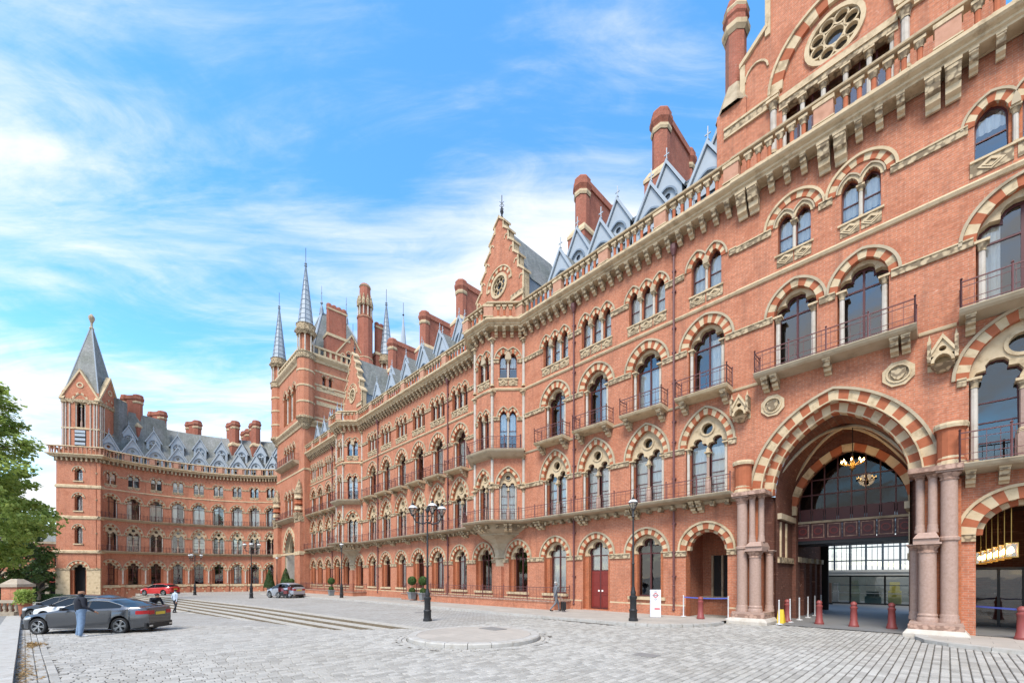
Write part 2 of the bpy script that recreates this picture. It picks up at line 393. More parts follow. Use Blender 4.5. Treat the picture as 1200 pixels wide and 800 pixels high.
def w_round(half, z0, zs, rise, t=.28, dep=.34, lights=2, curtain=None, n=17, inner=.26, glass=None, hood=.09, jamb=None, door=False, seed=0, tz=None):
    """single arched opening: striped voussoirs, hood, recessed cusped stone head, sash"""
    head = arch(half, rise, 16); hole = opening(0, z0, zs, head)
    m = MB(); m.ring(half, rise, 0, t, zs, -.035, .1, n, RING, ST)
    m.ring(half, rise, t, t+hood, zs, -.10, .02, n*2, STD)  # hood in darker stone, its shadow put into the colour
    gi = half-inner
    tre = trefoil(gi, rise*.80)
    m.tess([strip_head(half+.01, rise+.01, gi, tre, zs)], dep-.14, ST, dep+.1, ST)
    for sx in (-1, 1):
        a, b = sorted((sx*gi, sx*(half+.01))); m.box(a, b, dep-.10, dep+.12, z0, zs+.001, BRO)
    if not door: m.box(-half-.12, half+.12, -.12, dep+.1, z0-.16, z0, ST)
    lo = opening(0, z0, zs, [(x*1.0, z) for x, z in tre])
    y = dep+.16
    tz = tz if tz else [zs+.02]
    kids = [('frame', frame_for(lo, zs, y, tz, zs+rise*.72 if lights == 2 else zs if lights == 3 else None, .06, z0, gi).mesh('frame'), (0, 0, 0)),
            ('pane', pane_for(lo, y+.01, glass).mesh('pane'), (0, 0, 0))]
    if curtain:
        c = MB()
        for a, b, za, zb in curtain: c.add(curtain_mesh(a*gi, b*gi, z0+(zs-z0)*za, z0+(zs+rise*.5-z0)*zb, y+.10, seed))
        kids.append(('curtain', c.mesh('curtain'), (0, 0, 0)))
    if jamb:
        for sx in (-1, 1): kids.append(('colonnette', shaft_mesh(zs-z0, jamb), (sx*(half-jamb*1.5), .12, z0)))
    return Win(hole, m, kids, dep)
def strip_head(half, rise, gi, tre, zs):
    """outline of a spandrel plate between an arch and a cusped light"""
    A = [(x, zs+z) for x, z in arch(half, rise, 16)]; Bq = [(x, zs+z) for x, z in reversed(tre)]
    return A+Bq
def w_tracery(half, z0, zs, rise, t=.26, dep=.30, seed=0, curt=True, n=19, hood=.09, glass=None, lr=.07):
    """pointed arch with two cusped lights and an oculus"""
    hole = opening(0, z0, zs, arch(half, rise, 16)); m = MB()
    m.ring(half, rise, 0, t, zs, -.035, .1, n, RING, ST); m.ring(half, rise, t, t+hood, zs, -.10, .02, n*2, STD)  # darker hood stone stands in for shadow on the moulding
    lw = half*.40; lx = half*.47; ls = zs-.18; lh = lw*1.55
    zo = zs+rise*.55; ro = half*.27
    tre = trefoil(lw, lh, 3)
    outer = [(-half, ls-.1)]+[(x, zs+z) for x, z in arch(half+.01, rise+.01, 16)]+[(half, ls-.1)]
    A = outer
    lights = [opening(sx*lx, ls-.1, ls, tre) for sx in (-1, 1)]
    # plate with notches for both lights and a hole for the oculus
    out = [(-half, ls-.1)]+[(x, zs+z) for x, z in arch(half+.01, rise+.01, 16)]+[(half, ls-.1)]
    notch = list(reversed(lights[1]))+list(reversed(lights[0]))
    m.tess([out+notch, circle(0, zo, ro)], dep-.12, ST, dep+.1, ST)
    m.tess([circle(0, zo, ro*1.32, 20), circle(0, zo, ro, 20)], dep-.17, ST, dep-.1, ST)
    for sx in (-1, 1):
        a, b = sorted((sx*(lx+lw), sx*(half+.01))); m.box(a, b, dep-.06, dep+.12, z0, ls-.09, BRO)
    m.box(-half-.05, half+.05, -.05, dep+.1, z0-.12, z0, ST)
    y = dep+.12
    kids = []
    for sx in (-1, 1):
        lo = opening(sx*lx, z0, ls, tre)
        f = MB()
        f.add(frame_for(lo, ls, y, [z0+(ls-z0)*q for q in (.27, .52, .77)], None, .035, z0, lw, sx*lx))
        kids.append(('frame', f.mesh('frame'), (0, 0, 0))); kids.append(('pane', pane_for(lo, y+.01, glass).mesh('pane'), (0, 0, 0)))
    kids.append(('pane', pane_for(circle(0, zo, ro), y, GLASSD).mesh('pane'), (0, 0, 0)))
    if curt:
        c = MB()
        for sx in (-1, 1): c.add(curtain_mesh(sx*lx-lw*.95, sx*lx+lw*.95, z0, ls+lh*.25, y+.09, seed+sx))
        kids.append(('curtain', c.mesh('curtain'), (0, 0, 0)))
    mu = MB(); mu.lathe([(lr*1.7, 0), (lr*2.0, .25), (lr*1.9, .75), (lr*1.2, .9)], 8, GRAN); sh = shaft(ls-.1-z0-.85, lr, GRAN); mu.add(sh, Matrix.Translation((0, 0, .85)))
    kids.append(('mullion', mu.mesh('mullion', True), (0, dep-.05, z0)))
    for sx in (-1, 1): kids.append(('colonnette', shaft_mesh(zs-z0, lr), (sx*(half-lr*1.3), .09, z0)))
    return Win(hole, m, kids, dep)
def w_lancets(n_l, sp, half, z0, zs, rise, t=.22, dep=.26, panel=.5, bigring=None, seed=0, n=9, lr=.065, blind=.45, hood=.07, m2=None):
    """a row of lancets under linked arches on colonnettes, carved panels below the sill"""
    cs = [(i-(n_l-1)/2)*sp for i in range(n_l)]
    hole = [(cs[0]-half, z0)]
    for c in cs: hole += [(c+x, zs+z) for x, z in arch(half, rise, 8)]
    hole.append((cs[-1]+half, z0))
    m = MB()
    for i, c in enumerate(cs):
        lim = (sp/2 if i else 9, sp/2 if i < n_l-1 else 9)
        m.ring(half, rise, 0, t, zs, -.035-.002*i, .1, n, RING if not bigring else ST, (m2 or ST), c, lim)
        m.ring(half, rise, t, t+hood, zs, -.09-.002*i, .02, n*2, STD, None, c, lim)  # shadow of each hood given by the darker stone
    if bigring:
        a, r, z, tt = bigring
        m.ring(a, r, 0, tt, z, -.05, .03, 13, RING, ST); m.ring(a, r, tt, tt+.09, z, -.12, .02, 26, ST)
    w = cs[-1]+half
    if panel:
        for c in cs:
            m.box(c-sp*.46, c+sp*.46, -.03, .14, z0-panel, z0-.06, STC)
            for k in range(2):   # raised lozenge in each panel
                q = .40*panel if k == 0 else .26*panel
                cz = z0-panel*.55; y = -.055-.02*k
                P = [(c-q*1.5, cz), (c, cz-q), (c+q*1.5, cz), (c, cz+q)]
                m.tess([P, [(c+(x-c)*.72, cz+(z-cz)*.72) for x, z in P]], y, ST, -.03, ST)
        m.box(-w-.1, w+.1, -.08, dep, z0-.07, z0, ST)
    kids = []
    y = dep
    for c in cs:
        lo = opening(c, z0, zs, arch(half, rise, 8))
        kids.append(('frame', frame_for(lo, zs, y, [z0+(zs-z0)*.62], None, .04, z0, half, c).mesh('frame'), (0, 0, 0)))
        kids.append(('pane', pane_for(lo, y+.01).mesh('pane'), (0, 0, 0)))
    if blind:
        c_ = MB()
        for c in cs: c_.add(curtain_mesh(c-half, c+half, z0+(zs+rise*.5-z0)*(1-blind), zs+rise*.6, y+.1, seed))
        kids.append(('blind', c_.mesh('blind'), (0, 0, 0)))
    for i in range(n_l-1): kids.append(('colonnette', shaft_mesh(zs-z0, lr), ((cs[i]+cs[i+1])/2, .08, z0)))
    # back piece between lights so the reveal reads as a mullion
    mm = MB()
    for i in range(n_l-1):
        g = (cs[i]+half, cs[i+1]-half)
        mm.box(g[0], g[1], .15, dep+.04, z0, zs+.02, BRO)
    m.add(mm)
    return Win(hole, m, kids, dep)
def wall_panel(m, x0, x1, z0, z1, wins, mat, dep=.34, fn=None, y=0):
    """rectangle of wall with the holes of wins [(Win, cx)] and their reveals"""
    q = MB()
    holes = [[(cx+x, z) for x, z in W_.hole] for W_, cx in wins]
    q.tess([rect(x0, x1, z0, z1)]+holes, y, mat)
    for (W_, cx), h in zip(wins, holes):
        for i in range(len(h)):
            p, r = h[i], h[(i+1) % len(h)]
            q.poly([(p[0], y, p[1]), (r[0], y, r[1]), (r[0], y+W_.depth, r[1]), (p[0], y+W_.depth, p[1])], BRO if mat is BR else mat)
    m.add(q, None, fn)
def railing(path, h, z, step=.3, m=None, post=1.1, mat=None, t=.012):
    m = m or MB(); mat = mat or RAILM
    for p, q in zip(path, path[1:]):
        p, q = Vector(p), Vector(q); L = (q-p).length
        if L < .02: continue
        a = lambda v, zz: (v.x, v.y, zz)
        for zz, r in ((z+h, .024), (z+h*.80, .013), (z+.30*h, .012), (z+.07, .018)): m.tube(a(p, zz), a(q, zz), r, mat, 4)
        k = max(1, int(round(L/max(step, .28))))
        for i in range(k+1):
            v = p+(q-p)*(i/k); m.tube(a(v, z), a(v, z+h), t*.75, mat, 4)
        k = max(1, int(round(L/post)))
        for i in range(k+1):
            v = p+(q-p)*(i/k); m.tube(a(v, z), a(v, z+h+.06), .028, mat, 5); m.lathe([(.0, 0), (.045, .04), (.0, .10)], 5, mat, a(v, z+h+.05))
    return m
def corbel_mesh(w, h, d, mat=None):
    """scrolled stepped corbel, top back edge at the origin, facing -Y"""
    mat = mat or STC
    P = [(0, 0), (-d, 0), (-d, -.22*h), (-.86*d, -.30*h), (-.80*d, -.52*h), (-.55*d, -.60*h), (-.50*d, -.80*h), (-.22*d, -.88*h), (-.15*d, -h), (0, -h)]
    m = MB()
    for s_ in (-1, 1): m.poly([(s_*w/2, y, z) for y, z in (P if s_ > 0 else reversed(P))], mat)
    for (a, b), (c, e) in zip(P, P[1:]): m.poly([(-w/2, a, b), (w/2, a, b), (w/2, c, e), (-w/2, c, e)], mat if b > -.6*h else ST)
    m.box(-w*.56, w*.56, -d*1.04, 0, -.10*h, .02, ST)
    return m.mesh('corbel')
def along(path, sp, start=.25):
    """points and headings every sp along a plan path"""
    out = []
    for p, q in zip(path, path[1:]):
        p, q = Vector(p), Vector(q); L = (q-p).length; k = max(1, int(round(L/sp))); a = atan2((q-p).y, (q-p).x)
        for i in range(k): out.append((p+(q-p)*((i+.5)/k), a))
    return out
# ================================================================ THE SETTING OF THE PLACE: frames
CT, SN = cos(TH), sin(TH); DW = 20.1
F0 = (DW*SN, DW*CT, 0)
def fw(u, w=0, z=0): return Vector((DW*SN-CT*u-SN*w, DW*CT+SN*u-CT*w, z))     # facade frame -> world
H1, H2, HS, HC, HR = 5.70, 10.45, 14.65, 18.1, 20.1       # balcony, upper balcony, string, corbels, rail
# ---------------------------------------------------------------- window designs of the long range
G_ = [w_round(.92, .95, 3.2, 1.0, curtain=c, seed=i, glass=GLASSD if c is None else None) for i, c in enumerate((None, [(-1, 1, 0, 1)], [(-1, .1, 0, 1)]))]
F1_ = [w_tracery(.95, H1+.04, 8.15, 1.45, seed=i, curt=(i != 2)) for i in range(3)]
F2_ = [w_round(.82, H2+.02, 12.85, .98, t=.36, dep=.34, inner=.12, curtain=c, seed=9+i, n=17, jamb=.075) for i, c in enumerate(([(-1, -.1, 0, .9), (.5, 1, 0, .9)], [(-1, 1, 0, .85)], [(0, 1, 0, .95)]))]
F3_ = [w_lancets(3, .74, .27, 15.35, 16.6, .52, seed=20+i, blind=b) for i, b in enumerate((.9, .6, .95))]
F3P = [w_lancets(2, .78, .29, 15.35, 16.6, .52, seed=30+i, blind=b) for i, b in enumerate((.9, .8))]
B1_ = w_tracery(.60, H1+.04, 8.15, .98, t=.20, seed=41, n=11, lr=.055)
B2_ = w_lancets(2, .62, .25, H2+.05, 12.7, .5, t=.16, panel=0, seed=42, blind=.55)
B3_ = w_lancets(2, .66, .25, 15.35, 16.6, .45, t=.30, panel=.5, seed=43, blind=.5, m2=STC)
DOOR = w_round(.92, .12, 3.2, 1.0, door=True, lights=2, curtain=[(-1, 1, .72, 1)], seed=5, tz=[3.22, 2.35])
def door_leaves(win):
    for sx in (-1, 1):
        a, b = sorted((sx*.01, sx*.64)); y = .48
        d = MB().box(a, b, y, y+.05, .13, 2.32, DOORM)
        for z0, z1 in ((.25, .95), (1.05, 1.55), (1.65, 2.2)): d.tess([rect(a+.08, b-.08, z0, z1), rect(a+.11, b-.11, z0+.03, z1-.03)], y-.015, DOORM, y, DOORM)
        d.box(sx*.12-.05, sx*.12+.05, y-.02, y, 1.12, 1.22, CURT)
        obj('door_leaf', d, win)
PORCH = Win([(-.95, .02)]+[(x, 3.25+z) for x, z in arch(.95, .98, 16)]+[(.95, .02)], MB().ring(.95, .98, 0, .28, 3.25, -.035, .1, 13, RING, ST).ring(.95, .98, .28, .37, 3.25, -.10, .02, 26, ST).ring(.80, .86, 0, .16, 3.25, .12, .4, 13, ST, RING), [], .5)
# ---------------------------------------------------------------- shared pieces
CORB = corbel_mesh(.20, .52, .46); CORBX = corbel_mesh(.36, .95, .52); BRK = corbel_mesh(.22, .48, .58); DENT = corbel_mesh(.22, .28, .34, ST)
def baluster_m():
    m = MB(); m.box(-.11, .11, -.11, .11, 0, .06, ST); m.lathe([(.095, .06), (.075, .10), (.075, .50)], 8, RING)
    m.lathe([(.09, .50), (.085, .54), (.15, .68), (.13, .70)], 8, STC); m.box(-.15, .15, -.13, .13, .70, .80, ST); return m.mesh('baluster', True)
BAL = baluster_m()
def pier_m():
    m = MB(); m.box(-.30, .30, -.17, .17, 0, .66, TERP); m.box(-.34, .34, -.2, .2, .66, .8, ST); m.box(-.34, .34, -.2, .2, 0, .05, ST)
    return m.mesh('parapet_pier')
PIER = pier_m()
CORN = [(0, 18.54), (.04, 18.54), (.04, 18.58), (.50, 18.60), (.52, 18.66), (.60, 18.70), (.60, 18.78), (.74, 18.84), (.80, 18.90), (.80, 19.02), (.30, 19.08), (-.3, 19.08)]
RAILP = [(.36, 19.96), (.76, 19.96), (.78, 20.02), (.70, 20.10), (.42, 20.10), (.36, 20.04)]
def offset_path(path, d):
    n = len(path); out = []
    for i in range(n):
        p = Vector(path[i]); d0 = (p-Vector(path[i-1])).normalized() if i else None; d1 = (Vector(path[i+1])-p).normalized() if i < n-1 else None
        d0 = d0 or d1; d1 = d1 or d0
        n0, n1 = Vector((d0.y, -d0.x)), Vector((d1.y, -d1.x)); mm = n0+n1; mm = mm/max(.3, mm.dot(n0)); q = p+mm*d; out.append((q.x, q.y))
    return out
def parapet(root, path, pieces=True, corb=None, big=None):
    obj('cornice', MB().sweep(path, CORN, ST), root)
    obj('parapet_rail', MB().sweep(path, RAILP, ST), root)
    corb = corb or CORB
    if pieces:
        for p, a in along(path, .56):
            q = p+Vector((sin(a), -cos(a)))*.04
            if big and any(abs(p.x-b) < .28 for b in big): continue
            obj('corbel', corb, root, (q.x, q.y, 18.58), a)
    pp = offset_path(path, .56)
    for p0, p1 in zip(pp, pp[1:]):
        L = (Vector(p1)-Vector(p0)).length; a = atan2(p1[1]-p0[1], p1[0]-p0[0]); nb = max(1, round(L/3.1))
        for b in range(nb):
            s0 = L*b/nb; seg = L/nb; d = Vector((cos(a), sin(a))); base = Vector(p0)+d*s0
            q = base; obj('parapet_pier', PIER, root, (q.x, q.y, 19.09), a)
            k = max(1, int(round((seg-.7)/.46)))
            for i in range(k):
                q = base+d*(.45+(seg-.9)*((i+.5)/k)); obj('baluster', BAL, root, (q.x, q.y, 19.09), a)
IMPS = []; imp_all = MB()
def impost(m, x0, x1, z, h=.22, out=.07, mat=None):
    if m is imp_all: m = MB(); IMPS.append(m)
    if x1-x0 > .02: m.box(x0, x1, -out, .05, z-h, z, mat or STC); m.box(x0, x1, -out-.03, .05, z, z+.05, ST)
# ================================================================ LONG RANGE
LR = thing('hotel_range', 'long brick gothic range with balconies and stepped gables between gatehouse and spired tower', 'building', F0, -TH)
UA = [7.84, 10.85, 13.99, 17.03]; UB = [26.98, 30.10, 33.15, 36.25, 39.35, 42.4]; UC = [52.0, 54.9, 57.8, 60.35]
BAYS = [(19.8, 24.64), (44.96, 49.8)]
PATH = [(-61.6, 0), (-49.8, 0), (-48.3, -1.5), (-46.46, -1.5), (-44.96, 0), (-24.64, 0), (-23.14, -1.5), (-21.3, -1.5), (-19.8, 0), (-6.5, 0)]
wall = MB(); rr = random.Random(3)
imp = imp_all
def column_run(us, x_right, x_left, gtypes):
    """us increasing = going left; returns nothing, adds wall panels + windows"""
    xs = [-u for u in us]
    bounds = [x_right]+[(p+q)/2 for p, q in zip(xs, xs[1:])]+[x_left]
    for i, x in enumerate(xs):
        b1, b0 = bounds[i], bounds[i+1]
        g = gtypes[i]
        gw = {'p': PORCH, 'd': DOOR}.get(g) or G_[g]
        zb = -.6 if g not in ('p', 'd') else -.6
        wall_panel(wall, b0, b1, zb, 5.45, [(gw, x)], BR)
        if g == 'p': place(gw, LR, x, name='archway')
        elif g == 'd': door_leaves(place(gw, LR, x, name='doorway'))
        else: place(gw, LR, x)
        w1, w2, w3 = F1_[rr.randrange(3)], F2_[rr.randrange(3)], F3_[rr.randrange(3)]
        if us[i] < 9: w3 = F3P[0]
        for zz0, zz1, wn in ((5.45, 10.30, w1), (10.30, HS, w2), (HS, 19.0, w3)):
            wall_panel(wall, b0, b1, zz0, zz1, [(wn, x)], BR); place(wn, LR, x)
        for z, half in ((3.2, .93), (8.15, 1.0), (12.85, .88), (16.6, 1.02)):
            impost(imp, b0, x-half, z); impost(imp, x+half, b1, z)
        # upper balcony
        bx = 1.18
        bo = obj('balcony', MB().sweep([(-bx, 0), (bx, 0)], [(0, H2-.24), (.62, H2-.16), (.70, H2-.12), (.76, H2-.02), (.76, H2), (0, H2)], ST), LR, (x, 0, 0))
        obj('railing', railing([(-bx+.03, 0), (-bx+.03, -.70), (bx-.03, -.70), (bx-.03, 0)], .80, H2, .15), bo)
        for sx in (-1, 1): obj('corbel', BRK, bo, (sx*.92, 0, H2-.2))
        # plinth
        hw = .97 if g in ('p', 'd') else 0
        for a, b in ((b0, x-hw), (x+hw, b1)) if hw else ((b0, b1),):
            wall.box(a, b, -.10, .05, -.6, .55, BR); wall.box(a, b, -.07, .05, .55, .62, ST)
column_run(UA, -6.5, -19.0, ['p', 0, 'd', 1])
column_run(UB, -25.4, -44.2, [2, 1, 0, 2, 0, 1])
column_run(UC, -50.6, -61.6, [0, 2, 0, 2])
# ground storey under the bays, with the trumpet corbels, and the bays themselves
def poly_bay(cx, half_f, p, s):    # plan of the bay widened/narrowed by s
    pts = [(-half_f-p, 0), (-half_f, -p), (half_f, -p), (half_f+p, 0)]
    return [(cx+x*s, y*s) for x, y in pts]
for (ua, ub), us, e0, e1 in ((BAYS[0], (20.35, 24.0), -19.0, -25.4), (BAYS[1], (45.6, 49.2), -44.2, -50.6)):
    cx = -(ua+ub)/2; xs = [-u for u in us]; bounds = [e0, cx, e1]
    for i, x in enumerate(xs):
        b1, b0 = bounds[i], bounds[i+1]; gw = G_[0]
        wall_panel(wall, b0, b1, -.6, 5.45, [(gw, x)], BR); place(gw, LR, x)
        impost(imp, b0, x-.93, 3.2); impost(imp, x+.93, b1, 3.2)
        wall.box(b0, b1, -.10, .05, -.6, .55, BR); wall.box(b0, b1, -.07, .05, .55, .62, ST)
    for a, b in ((e0, -ua), (-ub, e1)):
        wall_panel(wall, min(a, b), max(a, b), 5.45, 19.0, [], BR)
        for z in (8.15, 12.85, 16.6): impost(imp, min(a, b), max(a, b), z)
    # trumpet
    tr = MB(); rings = []
    for z, s in ((2.7, .17), (3.25, .17), (3.3, .24), (3.45, .20), (3.9, .24), (4.3, .36), (4.6, .55), (4.8, .74), (4.85, .80), (4.95, .80), (5.0, .86), (5.2, 1.02), (5.46, 1.05)):
        rings.append([(x, y, z) for x, y in poly_bay(cx, .92, 1.5, s)])
    tr.loft(rings, STD); tr.box(cx-.42, cx+.42, -.26, .05, -.6, 2.72, BR); tr.box(cx-.46, cx+.46, -.32, .05, -.6, .58, BR)
    obj('oriel_corbel', tr, LR)
    # faces
    fw_ = [(Vector((cx-.92-.75, -.75)), -pi/4, 2.12), (Vector((cx, -1.5)), 0, 1.84), (Vector((cx+.92+.75, -.75)), pi/4, 2.12)]
    bay = MB(); bi = MB()
    for c, rz, wd in fw_:
        M = Matrix.Translation((c.x, c.y, 0)) @ Matrix.Rotation(rz, 4, 'Z'); fn = lambda p, M=M: M @ Vector(p)
        h = wd/2
        for z0, z1, wn in ((5.45, 10.30, B1_), (10.30, HS, B2_), (HS, 19.0, B3_)):
            wall_panel(bay, -h, h, z0, z1, [(wn, 0)], BR, fn=fn); place(wn, LR, c.x, c.y, rz)
        for z, hh in ((8.15, .62), (12.7, .58), (16.6, .60)):
            for a_, b_ in ((-h, -hh), (hh, h)): q = MB(); impost(q, a_, b_, z); IMPS.append(MB().add(q, M))
    obj('oriel_wall', bay, LR)
    bp = [(cx-.92-1.5, 0), (cx-.92, -1.5), (cx+.92, -1.5), (cx+.92+1.5, 0)]
    for px, py in bp:
        for z0, z1 in ((H1, 8.0), (8.2, 10.2), (H2, 14.5), (14.8, 18.0)):
            obj('colonnette', shaft_mesh(z1-z0, .10), LR, (px, py-.02, z0))
    # balcony of the upper floor round the bay
    sl_ = obj('balcony', MB().sweep(bp, [(0, H2-.5), (.25, H2-.42), (.55, H2-.2), (.62, H2-.12), (.66, H2-.02), (.66, H2), (0, H2)], STD), LR)
    obj('railing', railing(offset_path([(bp[0][0]-.3, 0)]+bp+[(bp[3][0]+.3, 0)], .58), .80, H2, .15), sl_)
    # stepped gable over the bay
    g = MB(); lv = [(2.5, 22.6), (2.0, 23.9), (1.52, 25.05), (1.02, 26.15), (.52, 27.1)]
    out = [(-2.5, 18.9)]
    for i, (hw, z) in enumerate(lv):
        nx = lv[i+1][0] if i < len(lv)-1 else 0
        out += [(-hw, z), (-nx, z+(hw-nx)*1.1)]
    out = out[:-1]+[(0, 27.75)]+[(-x, z) for x, z in reversed(out[:-1])]
    y = -.05
    g.tess([out, circle(0, 22.75, .80, 20)], y, BR, y+.5, ST)
    for sgn in (-1, 1):                    # copings and blind niches on each step
        for i, (hw, z) in enumerate(lv):
            nx = lv[i+1][0] if i < len(lv)-1 else 0; zt = z+(hw-nx)*1.1
            P = [(sgn*(hw+.08), z-.06), (sgn*(nx-.02), zt-.06), (sgn*(nx-.02), zt+.12), (sgn*(hw+.08), z+.10)]
            if sgn < 0: P = P[::-1]
            P = P if sgn < 0 else P
            g.tess([P], y-.09, ST, y+.6, ST)
            zb = lv[i-1][1]+.5 if i else 20.2
            g.box(min(sgn*hw, sgn*(hw-.14)), max(sgn*hw, sgn*(hw-.14)), y-.05, y+.1, zb, z+.04, ST)
            if i < 4:
                g.ring(.14, .2, 0, .07, z-.35, y-.05, y+.02, 6, ST, None, sgn*(hw-.27))
    g.ring(1.0, 1.0, 0, .26, 22.75, y-.05, y+.05, 15, ST, RING); g.ring(1.0, 1.0, .26, .34, 22.75, y-.10, y+.05, 20, ST)
    g.tess([circle(0, 22.75, .86, 20), circle(0, 22.75, .66, 20)], y-.08, ST, y+.2, ST)
    for k in range(8):
        an = pi/8+k*pi/4; g.tess([circle(.44*cos(an), 22.75+.44*sin(an), .20, 10), circle(.44*cos(an), 22.75+.44*sin(an), .155, 10)], y+.02, ST, y+.1, ST)
    g.tess([circle(0, 22.75, .30, 14), circle(0, 22.75, .25, 14)], y+.0, ST, y+.1, ST)
    for sx in (-1, 1):
        a, b = sorted((sx*1.25, sx*2.5)); g.box(a, b, y-.12, y, 21.0, 21.2, ST); g.box(a, b, y-.04, y+.1, 19.0, 21.0, BR); g.box(a, b, y-.08, y+.1, 21.2, 21.42, STC)
    go = obj('gable', g, LR, (cx, 0, 0))
    obj('pane', pane_for(circle(0, 22.75, .72, 20), y+.16, GLASSD), go)
    fi = MB().tube((0, .2, 27.7), (0, .2, 29.4), .03, IRON).lathe([(.0, 0), (.12, .1), (.05, .25), (.14, .5), (.03, .9)], 6, IRON, (0, .2, 27.7))
    for zz in (28.5, 28.8): fi.tube((-.22, .2, zz), (.22, .2, zz), .015, IRON, 4); fi.tube((0, -.02, zz), (0, .42, zz), .015, IRON, 4)
    obj('finial', fi, go)
    gr = MB()
    gr.poly([(-2.45, .4, 22.4), (0, .4, 27.2), (0, 5.6, 27.2), (-2.45, 5.6, 22.4)], SLATE); gr.poly([(0, .4, 27.2), (2.45, .4, 22.4), (2.45, 5.6, 22.4), (0, 5.6, 27.2)], SLATE)
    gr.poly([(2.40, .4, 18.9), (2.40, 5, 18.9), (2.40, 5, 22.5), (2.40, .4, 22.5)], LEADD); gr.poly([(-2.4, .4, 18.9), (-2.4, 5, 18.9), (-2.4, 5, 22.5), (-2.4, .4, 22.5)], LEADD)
    obj('gable_roof', gr, go)
obj('wall', wall, LR)
for m_ in IMPS: obj('impost_band', m_, LR)
obj('dark_backing', MB().box(-61.5, -9.4, 1.6, 1.7, -.5, 5.3, DARK).box(-61.5, -6.6, 1.6, 1.7, 5.3, 18.9, DARK), LR)  # dark sheets set behind the glass so windows look unlit
obj('floor_slab', MB().box(-61.5, -6.6, .75, 1.6, 5.2, 5.5, DARK).box(-61.5, -6.6, .75, 1.6, 10.0, 10.3, DARK).box(-61.5, -6.6, .75, 1.6, 14.6, 14.9, DARK), LR)
parapet(LR, PATH)
obj('string_course', MB().sweep(PATH, [(0, HS-.14), (.06, HS-.12), (.10, HS-.04), (.06, HS+.02), (0, HS+.06)], ST), LR)
obj('string_course', MB().sweep(PATH, [(0, 10.22), (.05, 10.24), (.07, 10.32), (0, 10.36)], STD), LR)
# the long first-floor balcony
bl = obj('balcony', MB().sweep(PATH, [(0, H1-.36), (.12, H1-.34), (.16, H1-.20), (.80, H1-.15), (.86, H1-.11), (.92, H1-.03), (.92, H1), (0, H1)], STD), LR)
obj('railing', railing(offset_path(PATH, .84), .72, H1, .16, post=1.5), bl)
for p, a in along(PATH, 3.1):
    for s_ in (-.16, .16):
        q = p+Vector((cos(a), sin(a)))*s_; obj('corbel', BRK, bl, (q.x, q.y, H1-.22), a)
dn = MB()
for p, a in along(PATH, .62): dn.add(MB().box(-.09, .09, -.34, 0, H1-.48, H1-.26, STC), Matrix.Translation((p.x, p.y, 0)) @ Matrix.Rotation(a, 4, 'Z'))
obj('dentil_course', dn, bl, kind='stuff')
# downpipes
for u in (9.34, 15.5, 28.5, 41.0, 53.4):
    m = MB().tube((0, -.11, .3), (0, -.11, 18.2), .055, RAILM, 8).lathe([(.06, 0), (.16, .28), (.18, .5)], 8, RAILM, (0, -.14, 17.75))
    for z in (2, 3.2, 4.6, 6.8, 8.6, 9.6, 11.5, 13, 14.2, 16, 17): m.box(-.09, .09, -.14, 0, z-.04, z+.04, RAILM)
    for z in (.35, .9, 1.5): m.lathe([(.055, 0), (.085, .03), (.055, .07)], 8, RAILM, (0, -.11, z))
    obj('downpipe', m, LR, (-u, 0, 0))
